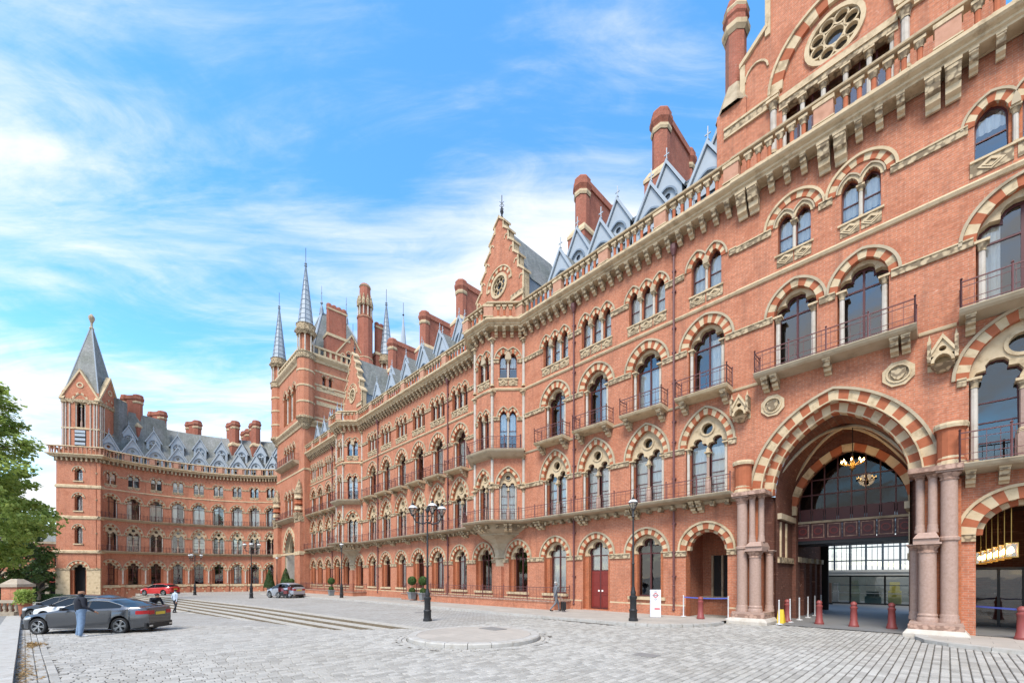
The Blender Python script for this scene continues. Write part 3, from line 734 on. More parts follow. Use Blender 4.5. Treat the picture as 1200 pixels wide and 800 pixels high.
# ---------------------------------------------------------------- mansard roof, dormers, chimneys
def roof_run(root, x0, x1):
    m = MB(); P = [(.35, 18.95), (.55, 19.05), (5.6, 26.3), (10.8, 19.0)]
    for (a, b), (c, d) in zip(P, P[1:]): m.poly([(x0, a, b), (x1, a, b), (x1, c, d), (x0, c, d)], SLATE)
    for x in (x0, x1): m.poly([(x, a, b) for a, b in P], SLATE)
    m.tube((x0, 5.6, 26.32), (x1, 5.6, 26.32), .09, LEADD, 6); return obj('roof', m, root)
roof_run(LR, -61.6, -7.2)
def dormer_meshes(w, h, ht, deep, two, sf):
    """lead-clad gabled dormer: front with arched opening, cheeks, roof"""
    f = MB(); gable = [(-w, 0), (w, 0), (w, h), (0, ht), (-w, h)]
    ho = opening(0, .25, h*sf, arch(w*.62, w*.8, 12))
    f.tess([gable, ho], 0, LEAD, .16, LEAD)
    for s_ in (-1, 1):      # barge boards
        P = [(s_*(w+.16), h-.24), (s_*0, ht+.06), (0, ht+.30), (s_*(w+.26), h-.12)]
        f.tess([P if s_ > 0 else P[::-1]], -.12, LEAD, .05, LEAD)
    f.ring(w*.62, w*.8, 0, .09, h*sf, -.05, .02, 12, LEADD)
    tr = MB(); zs = h*sf; gi = w*.62
    tr.tess([[(x, zs+z) for x, z in arch(gi+.005, w*.8, 12)]+[(gi, zs-.04), (-gi, zs-.04)], circle(0, zs+w*.34, w*.2, 12)], .10, LEAD, .2, LEADD)
    k = 3 if two else 2
    for i in range(k+1):
        x = -gi+2*gi*i/k; tr.box(x-.035, x+.035, .10, .2, .25, zs, LEAD)
    tr.box(-gi, gi, .10, .18, zs*.55, zs*.55+.05, LEAD)
    c = MB()
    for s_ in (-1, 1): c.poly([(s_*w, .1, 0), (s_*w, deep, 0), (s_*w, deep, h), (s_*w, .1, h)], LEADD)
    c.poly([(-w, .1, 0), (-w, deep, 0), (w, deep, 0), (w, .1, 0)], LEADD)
    r = MB()
    for s_ in (-1, 1): r.poly([(s_*(w+.22), -.05, h-.17), (s_*(w+.22), deep, h-.17), (0, deep, ht+.14), (0, -.05, ht+.14)], SLATE)
    fi = MB().tube((0, 0, ht+.1), (0, 0, ht+.95), .03, LEAD, 5).box(-.14, .14, -.02, .02, ht+.55, ht+.61, LEAD).lathe([(0, 0), (.09, .08), (0, .2)], 6, LEAD, (0, 0, ht+.2))
    pn = pane_for(ho, .17, GLASSD)
    return f.mesh('dormer'), [('tracery', tr.mesh('tracery')), ('pane', pn.mesh('pane')), ('cheeks', c.mesh('cheeks')), ('dormer_roof', r.mesh('dormer_roof')), ('finial', fi.mesh('finial'))]
DL = dormer_meshes(1.12, 1.45, 3.45, 2.6, False, .95); DU = dormer_meshes(.86, 2.0, 3.6, 3.0, True, .8)
def dormer(root, D, x, y, z, rz=0):
    o = obj('dormer', D[0], root, (x, y, z), rz)
    for n, me in D[1]: obj(n, me, o)
for u in UA[1:]+UB+UC: dormer(LR, DL, -u, .50, 19.1); dormer(LR, DU, -u, 2.25, 21.3)
dormer(LR, DL, -7.95, .5, 19.1); dormer(LR, DU, -7.9, 2.25, 21.3)
def chimney(root, x, y, ztop, zbase, dep=3.6, w=.55, rz=0, n_oct=1, band=True):
    """tall slab stack with an octagonal shaft at each end, stone bands, corbelled brick cap"""
    m = MB()
    m.box(-w*1.35, w*1.35, -.75, dep+.75, zbase, zbase+(ztop-zbase)*.42, CHIM)
    zb = zbase+(ztop-zbase)*.42
    m.loft([[(-w*1.45, -.8, zb), (w*1.45, -.8, zb), (w*1.45, dep+.8, zb), (-w*1.45, dep+.8, zb)], [(-w*1.45, -.8, zb+.22), (w*1.45, -.8, zb+.22), (w*1.45, dep+.8, zb+.22), (-w*1.45, dep+.8, zb+.22)], [(-w, -.5, zb+.75), (w, -.5, zb+.75), (w, dep+.5, zb+.75), (-w, dep+.5, zb+.75)]], ST)
    m.box(-w*.72, w*.72, 0, dep, zb+.6, ztop-.55, CHIM); m.box(-w*.9, w*.9, -.1, dep+.1, ztop-.62, ztop-.25, CHIM); m.box(-w*.8, w*.8, 0, dep, ztop-.25, ztop-.05, CHIM)
    shs = []
    for y_ in (0, dep):
        sh = MB(); shs.append(sh)
        sh.lathe([(w*.98, zb+.6), (w*.98, ztop-1.35)], 8, CHIM, (0, y_, 0), pi/8)
        sh.lathe([(w*1.06, ztop-1.35), (w*1.16, ztop-1.2), (w*1.16, ztop-1.05), (w*1.0, ztop-.98)], 8, ST, (0, y_, 0), pi/8)
        sh.lathe([(w*1.0, ztop-.98), (w*1.05, ztop-.9), (w*1.28, ztop-.66), (w*1.28, ztop-.42), (w*1.1, ztop-.36), (w*1.14, ztop-.1), (w*.95, ztop+.06), (w*.7, ztop+.06), (w*.7, ztop-.2)], 8, CHIM, (0, y_, 0), pi/8)
    o = obj('chimney', m, root, (x, y, 0), rz)
    for sh in shs: obj('flue_shaft', sh, o)
    return o
for u in (12.5, 18.6, 33.3, 40.0, 47.3): chimney(LR, -u, 4.9, 31.0, 23.5)
fl = MB().lathe([(.9, 24.0), (.9, 28.5), (1.05, 28.6), (1.05, 28.9), (.75, 29.0), (.05, 36.6)], 8, LEAD).tube((0, 0, 36.5), (0, 0, 38.4), .03, IRON).lathe([(0, 0), (.16, .15), (0, .35)], 6, IRON, (0, 0, 36.6))
obj('roof_spirelet', fl, LR, (-50.2, 8.0, 0))
# ================================================================ GATEHOUSE
GH = thing('gatehouse', 'tall brick gatehouse over the great striped carriage arch, rose window in its gable', 'building', F0, -TH)
GC = -3.05; GA, GR_, GS = 2.1, 2.95, 5.45
gw = MB(); gi_ = []
def gimp(x0, x1, z, h=.22, out=.07):
    m = MB(); impost(m, x0, x1, z, h, out); obj('impost_band', m, GH)
SM = w_round(1.0, .02, 3.35, 1.05, t=.34, door=True)          # only its outline and ring are used
GF2 = w_round(.74, H2+.02, 12.85, .95, t=.26, dep=.34, inner=.08, n=11, jamb=.085, curtain=None, seed=70, glass=GLASS)
GF2B = w_round(1.0, H2+.02, 12.75, 1.2, t=.30, dep=.34, inner=.1, n=13, jamb=.09, curtain=[(-1, -.5, 0, 1)], seed=71)
GF3 = w_lancets(2, .62, .26, 15.35, 16.55, .42, t=.10, hood=.05, bigring=(.74, .78, 16.55, .24), seed=72, blind=.75)
GF3B = w_lancets(2, 1.0, .36, 15.35, 16.5, .5, t=.24, seed=73, blind=.3)
GF1B = w_tracery(1.15, 5.62, 8.4, 1.5, t=.30, seed=74, curt=False, lr=.09, glass=GLASSD)
# wall with the great notch
A_ = [(GC+x, GS+z) for x, z in arch(GA, GR_, 28, .35)]
gw.tess([[(-6.5, -.6), (A_[0][0], -.6)]+A_+[(A_[-1][0], -.6), (-.2, -.6), (-.2, 10.3), (-6.5, 10.3)]], 0, BR)
for p, q in zip([(A_[0][0], -.6)]+A_, A_+[(A_[-1][0], -.6)]): gw.poly([(p[0], 0, p[1]), (q[0], 0, q[1]), (q[0], .3, q[1]), (p[0], .3, p[1])], BRO)
xs = [-4.32, -2.2]
wall_panel(gw, -6.5, -3.26, 10.3, HS, [(GF2, xs[0])], BR); wall_panel(gw, -3.26, -.2, 10.3, HS, [(GF2, xs[1])], BR)
wall_panel(gw, -6.5, -3.3, HS, 19.0, [(GF3, -4.35)], BR); wall_panel(gw, -3.3, -.2, HS, 19.0, [(GF3, -2.25)], BR)
for x in xs: place(GF2, GH, x)
for x in (-4.35, -2.25): place(GF3, GH, x)
RX = 1.62
hole_sm = SM.hole
gw.tess([[(-.2, -.6), (RX-1.0, -.6)]+[(RX+x, 3.35+z) for x, z in arch(1.0, 1.05, 16)]+[(RX+1.0, -.6), (6.5, -.6), (6.5, 5.45), (-.2, 5.45)]], 0, BR)
pp = [(RX-1.0, -.6)]+[(RX+x, 3.35+z) for x, z in arch(1.0, 1.05, 16)]+[(RX+1.0, -.6)]
for p, q in zip(pp, pp[1:]): gw.poly([(p[0], 0, p[1]), (q[0], 0, q[1]), (q[0], .7, q[1]), (p[0], .7, p[1])], BRO)
wall_panel(gw, -.2, 6.5, 5.45, 10.3, [(GF1B, RX)], BR); wall_panel(gw, -.2, 6.5, 10.3, HS, [(GF2B, RX)], BR); wall_panel(gw, -.2, 6.5, HS, 19.0, [(GF3B, 1.45), (GF3B, 4.3)], BR)
for W_, x in ((GF1B, RX), (GF2B, RX), (GF3B, 1.45), (GF3B, 4.3)): place(W_, GH, x)
obj('wall', gw, GH)
def gate_voussoirs(parent, a, r, n, zs, cx, rings, name='voussoir'):
    for k, (t0, t1, y0, y1) in enumerate(rings):
        for i in range(n):
            m = MB().ring(a, r, t0, t1, zs, y0, y1, n, ST if (i+k) % 2 == 0 else RING, None, cx, None, [i]); obj(name, m, parent)
ga = obj('great_arch', MB().ring(GA, GR_, .75, .84, GS, -.14, .02, 42, STD, None, GC).ring(GA, GR_, .35, .40, GS, -.10, .3, 42, ST, None, GC).ring(GA, GR_, .02, .06, GS, .22, .5, 42, ST, None, GC), GH)
gate_voussoirs(ga, GA, GR_, 29, GS, GC, [(.35, .75, -.05, .28), (-.0, .36, .24, .60)])
sa = obj('side_arch', MB().ring(1.0, 1.05, .36, .45, 3.35, -.12, .02, 26, ST, None, RX), GH)
gate_voussoirs(sa, 1.0, 1.05, 15, 3.35, RX, [(0, .36, -.05, .3), (-.16, .02, .3, .7)])
for z, segs in ((3.35, ((.02, RX-1.0), (RX+1.0, 6.5))), (8.4, ((.2, RX-1.2), (RX+1.2, 6.5))), (12.85, ((-6.5, -5.1), (-3.5, -3.0), (-1.4, RX-1.05), (RX+1.05, 6.5))), (16.55, ((-6.5, -5.15), (-3.52, -3.08), (-1.42, .45), (2.4, 3.3), (5.3, 6.5)))):
    for a, b in segs: gimp(a, b, z)
GP = [(-6.5, 0), (6.5, 0)]
gp2 = [(-6.5, -.04), (6.5, -.04)]
BIGB = [-6.2, -5.75, -3.3, -2.8, -.35, .12, 2.9, 3.4]
parapet(GH, gp2, big=BIGB)
for b in BIGB: obj('corbel', CORBX, GH, (b, -.05, 18.56))
obj('string_course', MB().sweep(GP, [(0, HS-.16), (.07, HS-.14), (.12, HS-.04), (.07, HS+.03), (0, HS+.08)], ST), GH)
obj('string_course', MB().sweep([(-6.5, 0), (-5.65, 0)], [(0, 10.22), (.05, 10.24), (.07, 10.32), (0, 10.36)], ST), GH)
obj('string_course', MB().sweep([(-.7, 0), (.2, 0)], [(0, 10.22), (.05, 10.24), (.07, 10.32), (0, 10.36)], ST), GH)
def balcony(root, x0, x1, z, out=.78, rail=.82, cor=()):
    o = obj('balcony', MB().sweep([(x0, 0), (x1, 0)], [(0, z-.26), (out-.14, z-.18), (out-.06, z-.12), (out, z-.03), (out, z), (0, z)], STD), root)
    obj('railing', railing([(x0+.04, 0), (x0+.04, -out+.06), (x1-.04, -out+.06), (x1-.04, 0)], rail, z, .17), o)
    for x in cor: obj('corbel', BRK, o, (x, 0, z-.2))
balcony(GH, -5.62, -.72, H2, cor=(-5.3, -4.95, -3.2, -1.3, -1.0))
balcony(GH, .25, 4.5, H2, cor=(.5, 3.0)); balcony(GH, .22, 4.5, 5.55, .85, .95, cor=(.5, 1.2, 2.0, 3.0))
# medallions and canopied niches
def medallion(x, z):
    m = MB(); oc = [(.46*cos(pi/8+k*pi/4), .46*sin(pi/8+k*pi/4)) for k in range(8)]
    m.tess([oc, circle(0, 0, .32, 16)], -.07, ST, .02, ST); m.tess([circle(0, 0, .33, 16), circle(0, 0, .28, 16)], -.11, ST, .0, ST); m.tess([circle(0, 0, .32, 16)], -.02, STD)
    P = [(-.19, .16), (-.19, -.02), (-.1, -.16), (0, -.22), (.1, -.16), (.19, -.02), (.19, .16), (.06, .13), (0, .2), (-.06, .13)]
    m.tess([P[::-1]], -.09, STC, -.02, ST); obj('medallion', m, GH, (x, 0, z))
medallion(-1.21, 9.15); medallion(-5.1, 9.17)
def niche(x, z):
    m = MB(); m.box(-.36, .36, -.03, .02, -.5, .25, ST)
    for s_ in (-1, 1):
        m.tess([[(s_*.30, -.12), (s_*.38, -.12), (0, .55), (0, .40)] if s_ > 0 else [(0, .40), (0, .55), (-.38, -.12), (-.30, -.12)]], -.42, ST, -.02, ST)
        m.box(min(s_*.27, s_*.36), max(s_*.27, s_*.36), -.42, -.02, -.3, .40, STC); m.lathe([(.05, .4), (.0, .65)], 5, ST, (s_*.31, -.3, 0))
        m.poly([(s_*.36, -.42, -.1), (s_*.36, -.02, -.1), (s_*.36, -.02, .3), (s_*.36, -.42, .3)], ST)
    m.tess([[(-.30, -.12), (.30, -.12), (0, .42)], circle(0, .08, .09, 10)], -.36, ST, -.1, ST)
    m.ring(.2, .25, 0, .08, -.35, -.40, -.1, 8, ST); m.loft([[(x_*.28, y_*.3-.16, -.42) for x_, y_ in ((-1, -1), (1, -1), (1, 1), (-1, 1))], [(x_*.12, y_*.1-.05, -.62) for x_, y_ in ((-1, -1), (1, -1), (1, 1), (-1, 1))]], STC)
    obj('niche_canopy', m, GH, (x, 0, z))
niche(-.12, 9.42); niche(-6.3, 9.38)
# clustered granite piers
def column(root, x, y, z0, z1, r, name='column', cap=True):
    m = MB(); hc = z1-r*1.5
    m.lathe([(r*1.22, z0), (r*1.22, z0+.10), (r*1.08, z0+.16), (r*1.14, z0+.22), (r, z0+.28)], 16, GRAN)
    m.lathe([(r, z0+.28), (r*.97, hc)], 16, GRAN)
    o = obj(name, m.mesh(name, True), root, (x, y, 0))
    if cap:
        c = MB().lathe([(r*1.08, hc), (r*1.1, hc+.06), (r, hc+.08), (r*1.12, hc+r*.6), (r*1.45, hc+r*1.1), (r*1.3, hc+r*1.2)], 12, PINKC); c.box(-r*1.5, r*1.5, -r*1.5, r*1.5, hc+r*1.2, z1, GRAN)
        obj('capital', c.mesh('capital', True), o)
    return o
for sg in (-1, 1):
    X = lambda d: GC+sg*d
    pl = MB(); a, b = sorted((X(2.12), X(3.42)))
    pl.loft([[(a-.12, -1.02, -.6), (b+.12, -1.02, -.6), (b+.12, .5, -.6), (a-.12, .5, -.6)], [(a-.12, -1.02, .12), (b+.12, -1.02, .12), (b+.12, .5, .12), (a-.12, .5, .12)], [(a-.02, -.92, .26), (b+.02, -.92, .26), (b+.02, .5, .26), (a-.02, .5, .26)]], SHAFT)
    pl.box(a, b, -.88, .5, .26, .42, PINKC); pl.box(a+.03, b-.03, -.84, .5, .42, .50, GRAN)
    pl.box(min(X(2.45), X(3.35)), max(X(2.45), X(3.35)), -.30, .3, .5, 5.2, BRO)
    po = obj('gate_pier', pl, GH)
    column(po, X(3.08), -.48, .5, 5.42, .205); column(po, X(2.58), -.48, .5, 3.12, .225)
    mb = MB(); a2, b2 = sorted((X(2.24), X(2.86))); mb.box(a2, b2, -.80, .3, 3.12, 3.25, GRAN); mb.loft([[(a2, -.86, 3.25), (b2, -.86, 3.25), (b2, .3, 3.25), (a2, .3, 3.25)], [(a2+.12, -.66, 3.45), (b2-.08, -.66, 3.45), (b2-.08, .3, 3.45), (a2+.12, .3, 3.45)]], GRAN)
    mb.lathe([(.21, 3.14), (.25, 3.18), (.25, 3.26), (.21, 3.30)], 16, GRAN, (X(3.08), -.48, 0))
    obj('pier_block', mb, po)
    column(po, X(2.70), -.46, 3.45, 5.42, .115); column(po, X(2.40), -.30, 3.45, 5.42, .115); column(po, X(2.26), .3, .5, 3.12, .15)
    ab = MB(); a3, b3 = sorted((X(2.12), X(3.40))); ab.box(a3, b3, -.86, .3, 5.42, 5.58, PINKC)
    ab.lathe([(.36, 5.58), (.36, 5.8), (.33, 5.85), (.33, 6.75), (.40, 6.82), (.40, 6.95), (.1, 7.02)], 14, RING, (X(3.12), -.24, 0)); ab.lathe([(.38, 5.58), (.30, 5.95)], 14, ST, (X(3.12), -.26, 0)); ab.lathe([(.40, 6.8), (.42, 6.9), (.40, 6.98)], 14, ST, (X(3.12), -.24, 0))
    obj('pier_cap', ab, po)
# ---------------------------------------------------------------- passage
ps = MB(); Y1 = 3.4; YE = 11.0
for sg in (-1, 1):
    x = GC+sg*2.1; xo = GC+sg*2.45
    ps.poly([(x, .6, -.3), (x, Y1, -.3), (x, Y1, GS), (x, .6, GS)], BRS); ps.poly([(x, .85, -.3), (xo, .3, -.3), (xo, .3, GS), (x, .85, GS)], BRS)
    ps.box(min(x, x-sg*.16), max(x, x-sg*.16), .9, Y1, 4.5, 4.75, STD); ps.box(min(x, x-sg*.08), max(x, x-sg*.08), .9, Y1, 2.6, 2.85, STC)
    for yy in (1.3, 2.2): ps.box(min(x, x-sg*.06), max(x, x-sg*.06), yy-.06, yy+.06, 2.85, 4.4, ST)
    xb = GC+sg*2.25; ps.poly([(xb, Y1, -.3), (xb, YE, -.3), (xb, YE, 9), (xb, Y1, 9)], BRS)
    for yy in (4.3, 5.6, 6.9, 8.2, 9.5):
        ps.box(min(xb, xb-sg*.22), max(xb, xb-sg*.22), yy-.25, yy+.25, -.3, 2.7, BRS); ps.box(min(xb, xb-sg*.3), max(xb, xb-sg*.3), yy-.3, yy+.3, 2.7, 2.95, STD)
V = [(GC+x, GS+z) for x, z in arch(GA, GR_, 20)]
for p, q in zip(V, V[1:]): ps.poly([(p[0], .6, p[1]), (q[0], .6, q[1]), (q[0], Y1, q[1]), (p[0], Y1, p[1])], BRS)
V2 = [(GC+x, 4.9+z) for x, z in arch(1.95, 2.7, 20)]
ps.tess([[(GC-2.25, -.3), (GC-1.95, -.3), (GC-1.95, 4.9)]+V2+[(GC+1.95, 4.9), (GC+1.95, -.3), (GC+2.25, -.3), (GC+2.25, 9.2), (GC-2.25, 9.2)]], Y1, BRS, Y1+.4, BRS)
ps.box(GC-2.3, GC+2.3, Y1+.3, YE, 8.9, 9.1, DARK).box(GC-2.3, GC+2.3, YE-.2, YE, 5.6, 9.1, DARK).box(GC-2.3, GC-1.9, YE-.2, YE, 0, 5.6, DARK).box(GC+1.9, GC+2.3, YE-.2, YE, 0, 5.6, DARK)  # dark ceiling and end wall, added to shut out light from behind
pso = obj('carriage_passage', ps, GH)
gate_voussoirs(pso, 1.95, 2.7, 17, 4.9, GC, [(0, .3, Y1-.06, Y1+.2)])
rib = MB()
for s_ in (-1, 1):
    pts = [(GC-s_*2.05+s_*4.1*i/16, .9+2.4*i/16, GS-.6+3.4*sin(pi*(.15+.35*(1-abs(i-8)/8)))/1.0) for i in range(17)]
    for p, q in zip(pts, pts[1:]): rib.tube(p, q, .07, STD, 6)
obj('vault_rib', rib, pso)
# iron bridge and screen inside the arch
br_ = obj('iron_bridge', MB().box(GC-2.2, GC+2.2, 4.05, 6.5, 3.55, 3.7, IRON).box(GC-2.2, GC+2.2, 4.0, 4.2, 3.7, 3.78, MAR).box(GC-2.2, GC+2.2, 3.95, 4.2, 4.52, 4.62, STD), GH)
for i in range(7):
    x = GC-2.1+.6*i+.3; m = MB().box(-.28, .28, 4.02, 4.1, 3.78, 4.52, MAR).tess([rect(-.24, .24, 3.83, 4.47), rect(-.20, .20, 3.87, 4.43)], 4.0, PINKC, 4.03, DOORM)
    m.tess([circle(0, 4.15, .17, 12), circle(0, 4.15, .12, 12)], 3.99, DOORM, 4.03, DOORM); obj('panel', m, br_, (x, 0, 0))
sc = MB()
for i in range(9):
    x = GC-2.0+.5*i; sc.box(x-.025, x+.025, 4.3, 4.38, 4.6, 7.6, MAR)
for z in (5.2, 5.9, 6.6): sc.box(GC-2.2, GC+2.2, 4.31, 4.37, z-.03, z+.03, MAR)
for i in range(8): sc.box(GC-2.0+.5*i+.05, GC-1.5+.5*i-.05, 4.3, 4.36, 4.64, 5.17, MAR)
so_ = obj('iron_screen', sc, GH); obj('pane', MB().poly([(GC-2.2, 4.34, 5.2), (GC+2.2, 4.34, 5.2), (GC+2.2, 4.34, 7.6), (GC-2.2, 4.34, 7.6)], GLASSX), so_)
# side passage behind the small arch
sp_ = MB()
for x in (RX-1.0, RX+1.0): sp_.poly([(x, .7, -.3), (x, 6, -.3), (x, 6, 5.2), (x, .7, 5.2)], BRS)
sp_.box(RX-1.1, RX+1.1, .7, 6, 4.6, 4.8, BRS); sp_.box(RX-1.1, RX+1.1, 6, 6.1, -.3, 5.2, BRS)  # end wall added so the side passage reads dark
spo = obj('side_passage', sp_, GH)
gd = MB()
for x in (-.95, -.3, .3, .95): gd.box(RX+x-.04, RX+x+.04, 4.0, 4.06, .0, 2.3, IRON)
gd.box(RX-1, RX+1, 4.0, 4.06, 2.25, 2.35, IRON); gd.box(RX-1, RX+1, 4.0, 4.06, .0, .1, IRON)
gdo = obj('glass_door', gd, GH); obj('pane', MB().poly([(RX-1, 4.03, .1), (RX+1, 4.03, .1), (RX+1, 4.03, 2.25), (RX-1, 4.03, 2.25)], GLASSD), gdo)
# porch room behind the first archway of the range
pr = MB(); px = -7.84
for s_ in (-1, 1): pr.poly([(px+s_*1.3, .5, -.3), (px+s_*1.3, 3, -.3), (px+s_*1.3, 3, 4.6), (px+s_*1.3, .5, 4.6)], BR)
pr.box(px-1.3, px+1.3, .5, 3, 4.5, 4.6, BR); pr.box(px-1.3, px+1.3, 2.9, 3.0, -.3, 4.6, BR); pr.box(px-1.3, px+1.3, 2.7, 2.9, .85, .95, STD)
for x in (-.75, -.25, .25, .75): pr.box(px+x-.05, px+x+.05, 2.75, 2.9, .95, 3.1, STD)
pr.box(px-.8, px+.8, 2.86, 2.9, .95, 3.1, DARK)
obj('porch', pr, LR)
# ---------------------------------------------------------------- gatehouse upper stage
yb = .35; UPC = -3.1; ug = MB()
ug.tess([rect(UPC-4.05, UPC+4.05, 18.9, 22.4), rect(UPC-1.75, UPC+1.75, 20.0, 21.9)], yb, BR, yb+.5, BR)
for s_ in (-1, 1): ug.poly([(UPC+s_*4.05, yb, 18.9), (UPC+s_*4.05, yb+6, 18.9), (UPC+s_*4.05, yb+6, 22.4), (UPC+s_*4.05, yb, 22.4)], BR)
gl_ = [(-3.35, 22.5), (-3.35, 24.9), (-2.35, 25.7), (-2.35, 28.6), (-1.2, 29.8), (-1.2, 31), (0, 32.3)]
P = [(UPC+x, z) for x, z in gl_]+[(UPC-x, z) for x, z in reversed(gl_[:-1])]
ug.tess([P[::-1], circle(UPC, 23.3, .95, 24)], yb+.12, BR, yb+.6, ST)
ug.ring(1.75, 1.95, 0, .42, 22.6, yb-.02, yb+.15, 17, ST, RING, UPC); ug.ring(1.75, 1.95, .42, .52, 22.6, yb-.10, yb+.12, 34, ST, None, UPC)
for t0, t1, y_ in ((.98, .82, .02), (.36, .30, .1)): ug.tess([circle(UPC, 23.3, t0, 24), circle(UPC, 23.3, t1, 24)], yb+y_, ST, yb+.3, ST)
for k in range(8):
    an = k*pi/4+pi/8; cx_, cz_ = UPC+.58*cos(an), 23.3+.58*sin(an); ug.tess([circle(cx_, cz_, .255, 12), circle(cx_, cz_, .20, 12)], yb+.08, ST, yb+.25, ST)
for s_ in (-1, 1):
    for a, b, z0, z1 in ((3.2, 3.4, 22.5, 24.9), (2.2, 2.4, 25.4, 28.6)):
        xx = sorted((UPC+s_*a, UPC+s_*b)); ug.box(xx[0], xx[1], yb+.04, yb+.3, z0, z1, ST)
    for (x0, z0), (x1, z1) in (((3.42, 24.85), (2.3, 25.75)), ((2.42, 28.5), (1.15, 29.9))):
        Q = [(UPC+s_*x0, z0), (UPC+s_*x1, z1), (UPC+s_*x1, z1+.2), (UPC+s_*x0, z0+.2)]; ug.tess([Q[::-1] if s_ > 0 else Q], yb, ST, yb+.6, ST)
    ug.ring(.42, .5, 0, .07, 24.1, yb+.06, yb+.2, 8, ST, None, UPC+s_*2.75)
    for z, w_ in ((22.45, 4.05),):
        xx = sorted((UPC+s_*1.85, UPC+s_*w_)); ug.box(xx[0], xx[1], yb-.06, yb+.2, z-.3, z, STC); ug.box(xx[0], xx[1], yb-.11, yb+.2, z, z+.1, ST); ug.box(xx[0], xx[1], yb-.09, yb+.2, z-.38, z-.3, ST)
ug.box(UPC-1.85, UPC+1.85, yb-.10, yb+.3, 21.95, 22.2, ST); ug.box(UPC-1.85, UPC+1.85, yb-.05, yb+.3, 21.75, 21.95, STC)
uo = obj('upper_gable', ug, GH)
obj('pane', pane_for(circle(UPC, 23.3, .9, 24), yb+.28, GLASS), uo); obj('pane', MB().tess([rect(UPC-1.75, UPC+1.75, 20, 21.9)], yb+.4, GLASS), uo)
fm = MB()
for i in range(8): fm.box(UPC-1.75+.5*i-.03, UPC-1.75+.5*i+.03, yb+.34, yb+.42, 20, 21.9, MAR)
obj('frame', fm, uo)
for x in (-1.7, -1.05, -.35, .35, 1.05, 1.7): obj('colonnette', shaft_mesh(1.75, .085), uo, (UPC+x, yb+.12, 20.0))
for x in (-2.05, 2.05): obj('colonnette', shaft_mesh(2.3, .12), uo, (UPC+x, yb-.08, 19.9))
for s_ in (-1, 1):
    t = MB(); t.loft([[(x*.62, y*.62, 18.9) for x, y in ((-1, -1), (1, -1), (1, 1), (-1, 1))], [(x*.62, y*.62, 23.4) for x, y in ((-1, -1), (1, -1), (1, 1), (-1, 1))]], BR)
    t.lathe([(.86, 23.4), (.84, 23.5), (.46, 24.6)], 8, STD, (0, 0, 0), pi/8); t.lathe([(.44, 24.5), (.44, 27.4)], 8, CHIM, (0, 0, 0), pi/8)
    t.lathe([(.46, 27.0), (.58, 27.15), (.60, 27.35), (.50, 27.45)], 8, ST, (0, 0, 0), pi/8); t.lathe([(.5, 27.45), (.5, 27.7), (.56, 27.8), (.5, 28.4), (.42, 28.6)], 8, CHIM, (0, 0, 0), pi/8); t.lathe([(.54, 28.0), (.58, 28.1), (.5, 28.25)], 8, ST, (0, 0, 0), pi/8)
    obj('corner_turret', t, GH, (UPC+s_*3.75, yb+.6, 0))
obj('roof', MB().box(UPC-3.9, UPC+3.9, yb+1, yb+9, 18.9, 22.4, BR).poly([(UPC-3.2, yb+.6, 22.4), (UPC, yb+.6, 31), (UPC, yb+9, 31), (UPC-3.2, yb+9, 22.4)], SLATE).poly([(UPC+3.2, yb+.6, 22.4), (UPC, yb+.6, 31), (UPC, yb+9, 31), (UPC+3.2, yb+9, 22.4)], SLATE), GH)
obj('dark_backing', MB().box(-6.4, 6.4, 1.6, 1.7, 9.2, 18.9, DARK).box(.1, 6.4, 1.6, 1.7, 5.3, 9.2, DARK).box(-6.4, 6.4, .8, 1.6, 9.1, 9.3, DARK), GH)
# ================================================================ ENTRANCE TOWER
TW = thing('entrance_tower', 'tall brick tower with four corner spires over a pointed entrance arch', 'building', tuple(fw(68.15, .8)), -TH)
TH_ = 6.55; TD = 12.5; tw = MB()
T1 = w_lancets(3, 1.62, .58, 11.0, 13.5, 1.0, t=.28, dep=.4, panel=0, seed=80, blind=.3, n=11, lr=.1)
T2 = w_lancets(4, 1.35, .44, 18.75, 20.6, .8, t=.24, dep=.35, panel=0, seed=81, blind=.3, n=9, lr=.09)
T3 = w_lancets(3, 2.15, .72, 24.9, 28.9, 1.1, t=.32, dep=.45, panel=0, seed=82, blind=0, n=11, lr=.12)
TS = w_round(.24, 28.9, 30.2, .3, t=.12, n=7, dep=.3, inner=.04, hood=.05, seed=83)
tA = [(x, 5.6+z) for x, z in arch(2.3, 3.0, 20)]
tw.tess([[(-TH_, -1.5), (-2.3, -1.5)]+tA+[(2.3, -1.5), (TH_, -1.5), (TH_, 10.3), (-TH_, 10.3)]], 0, BR)
for p, q in zip([(-2.3, -1.5)]+tA, tA+[(2.3, -1.5)]): tw.poly([(p[0], 0, p[1]), (q[0], 0, q[1]), (q[0], 2.6, q[1]), (p[0], 2.6, p[1])], STD)
tw.box(-2.6, 2.6, 2.6, 2.8, -1.5, 9, DARK)
wall_panel(tw, -TH_, TH_, 10.3, 17.0, [(T1, 0)], BR); wall_panel(tw, -TH_, TH_, 17.0, 23.4, [(T2, 0)], BR); wall_panel(tw, -TH_, TH_, 23.4, 33.3, [(T3, 0)], BR)
for W_ in (T1, T2, T3): place(W_, TW, 0)
for s_ in (-1, 1):
    M = Matrix.Translation((s_*TH_, TD/2, 0)) @ Matrix.Rotation(s_*pi/2, 4, 'Z'); fn = lambda p, M=M: M @ Vector(p)
    h = TD/2
    wall_panel(tw, -h, h, -1.5, 23.4, [], BR, fn=fn); wall_panel(tw, -h, h, 23.4, 33.3, [(TS, -3.6), (TS, -2.7)], BR, fn=fn)
    for x in (-3.6, -2.7):
        q = M @ Vector((x, 0, 0)); place(TS, TW, q.x, q.y, s_*pi/2)
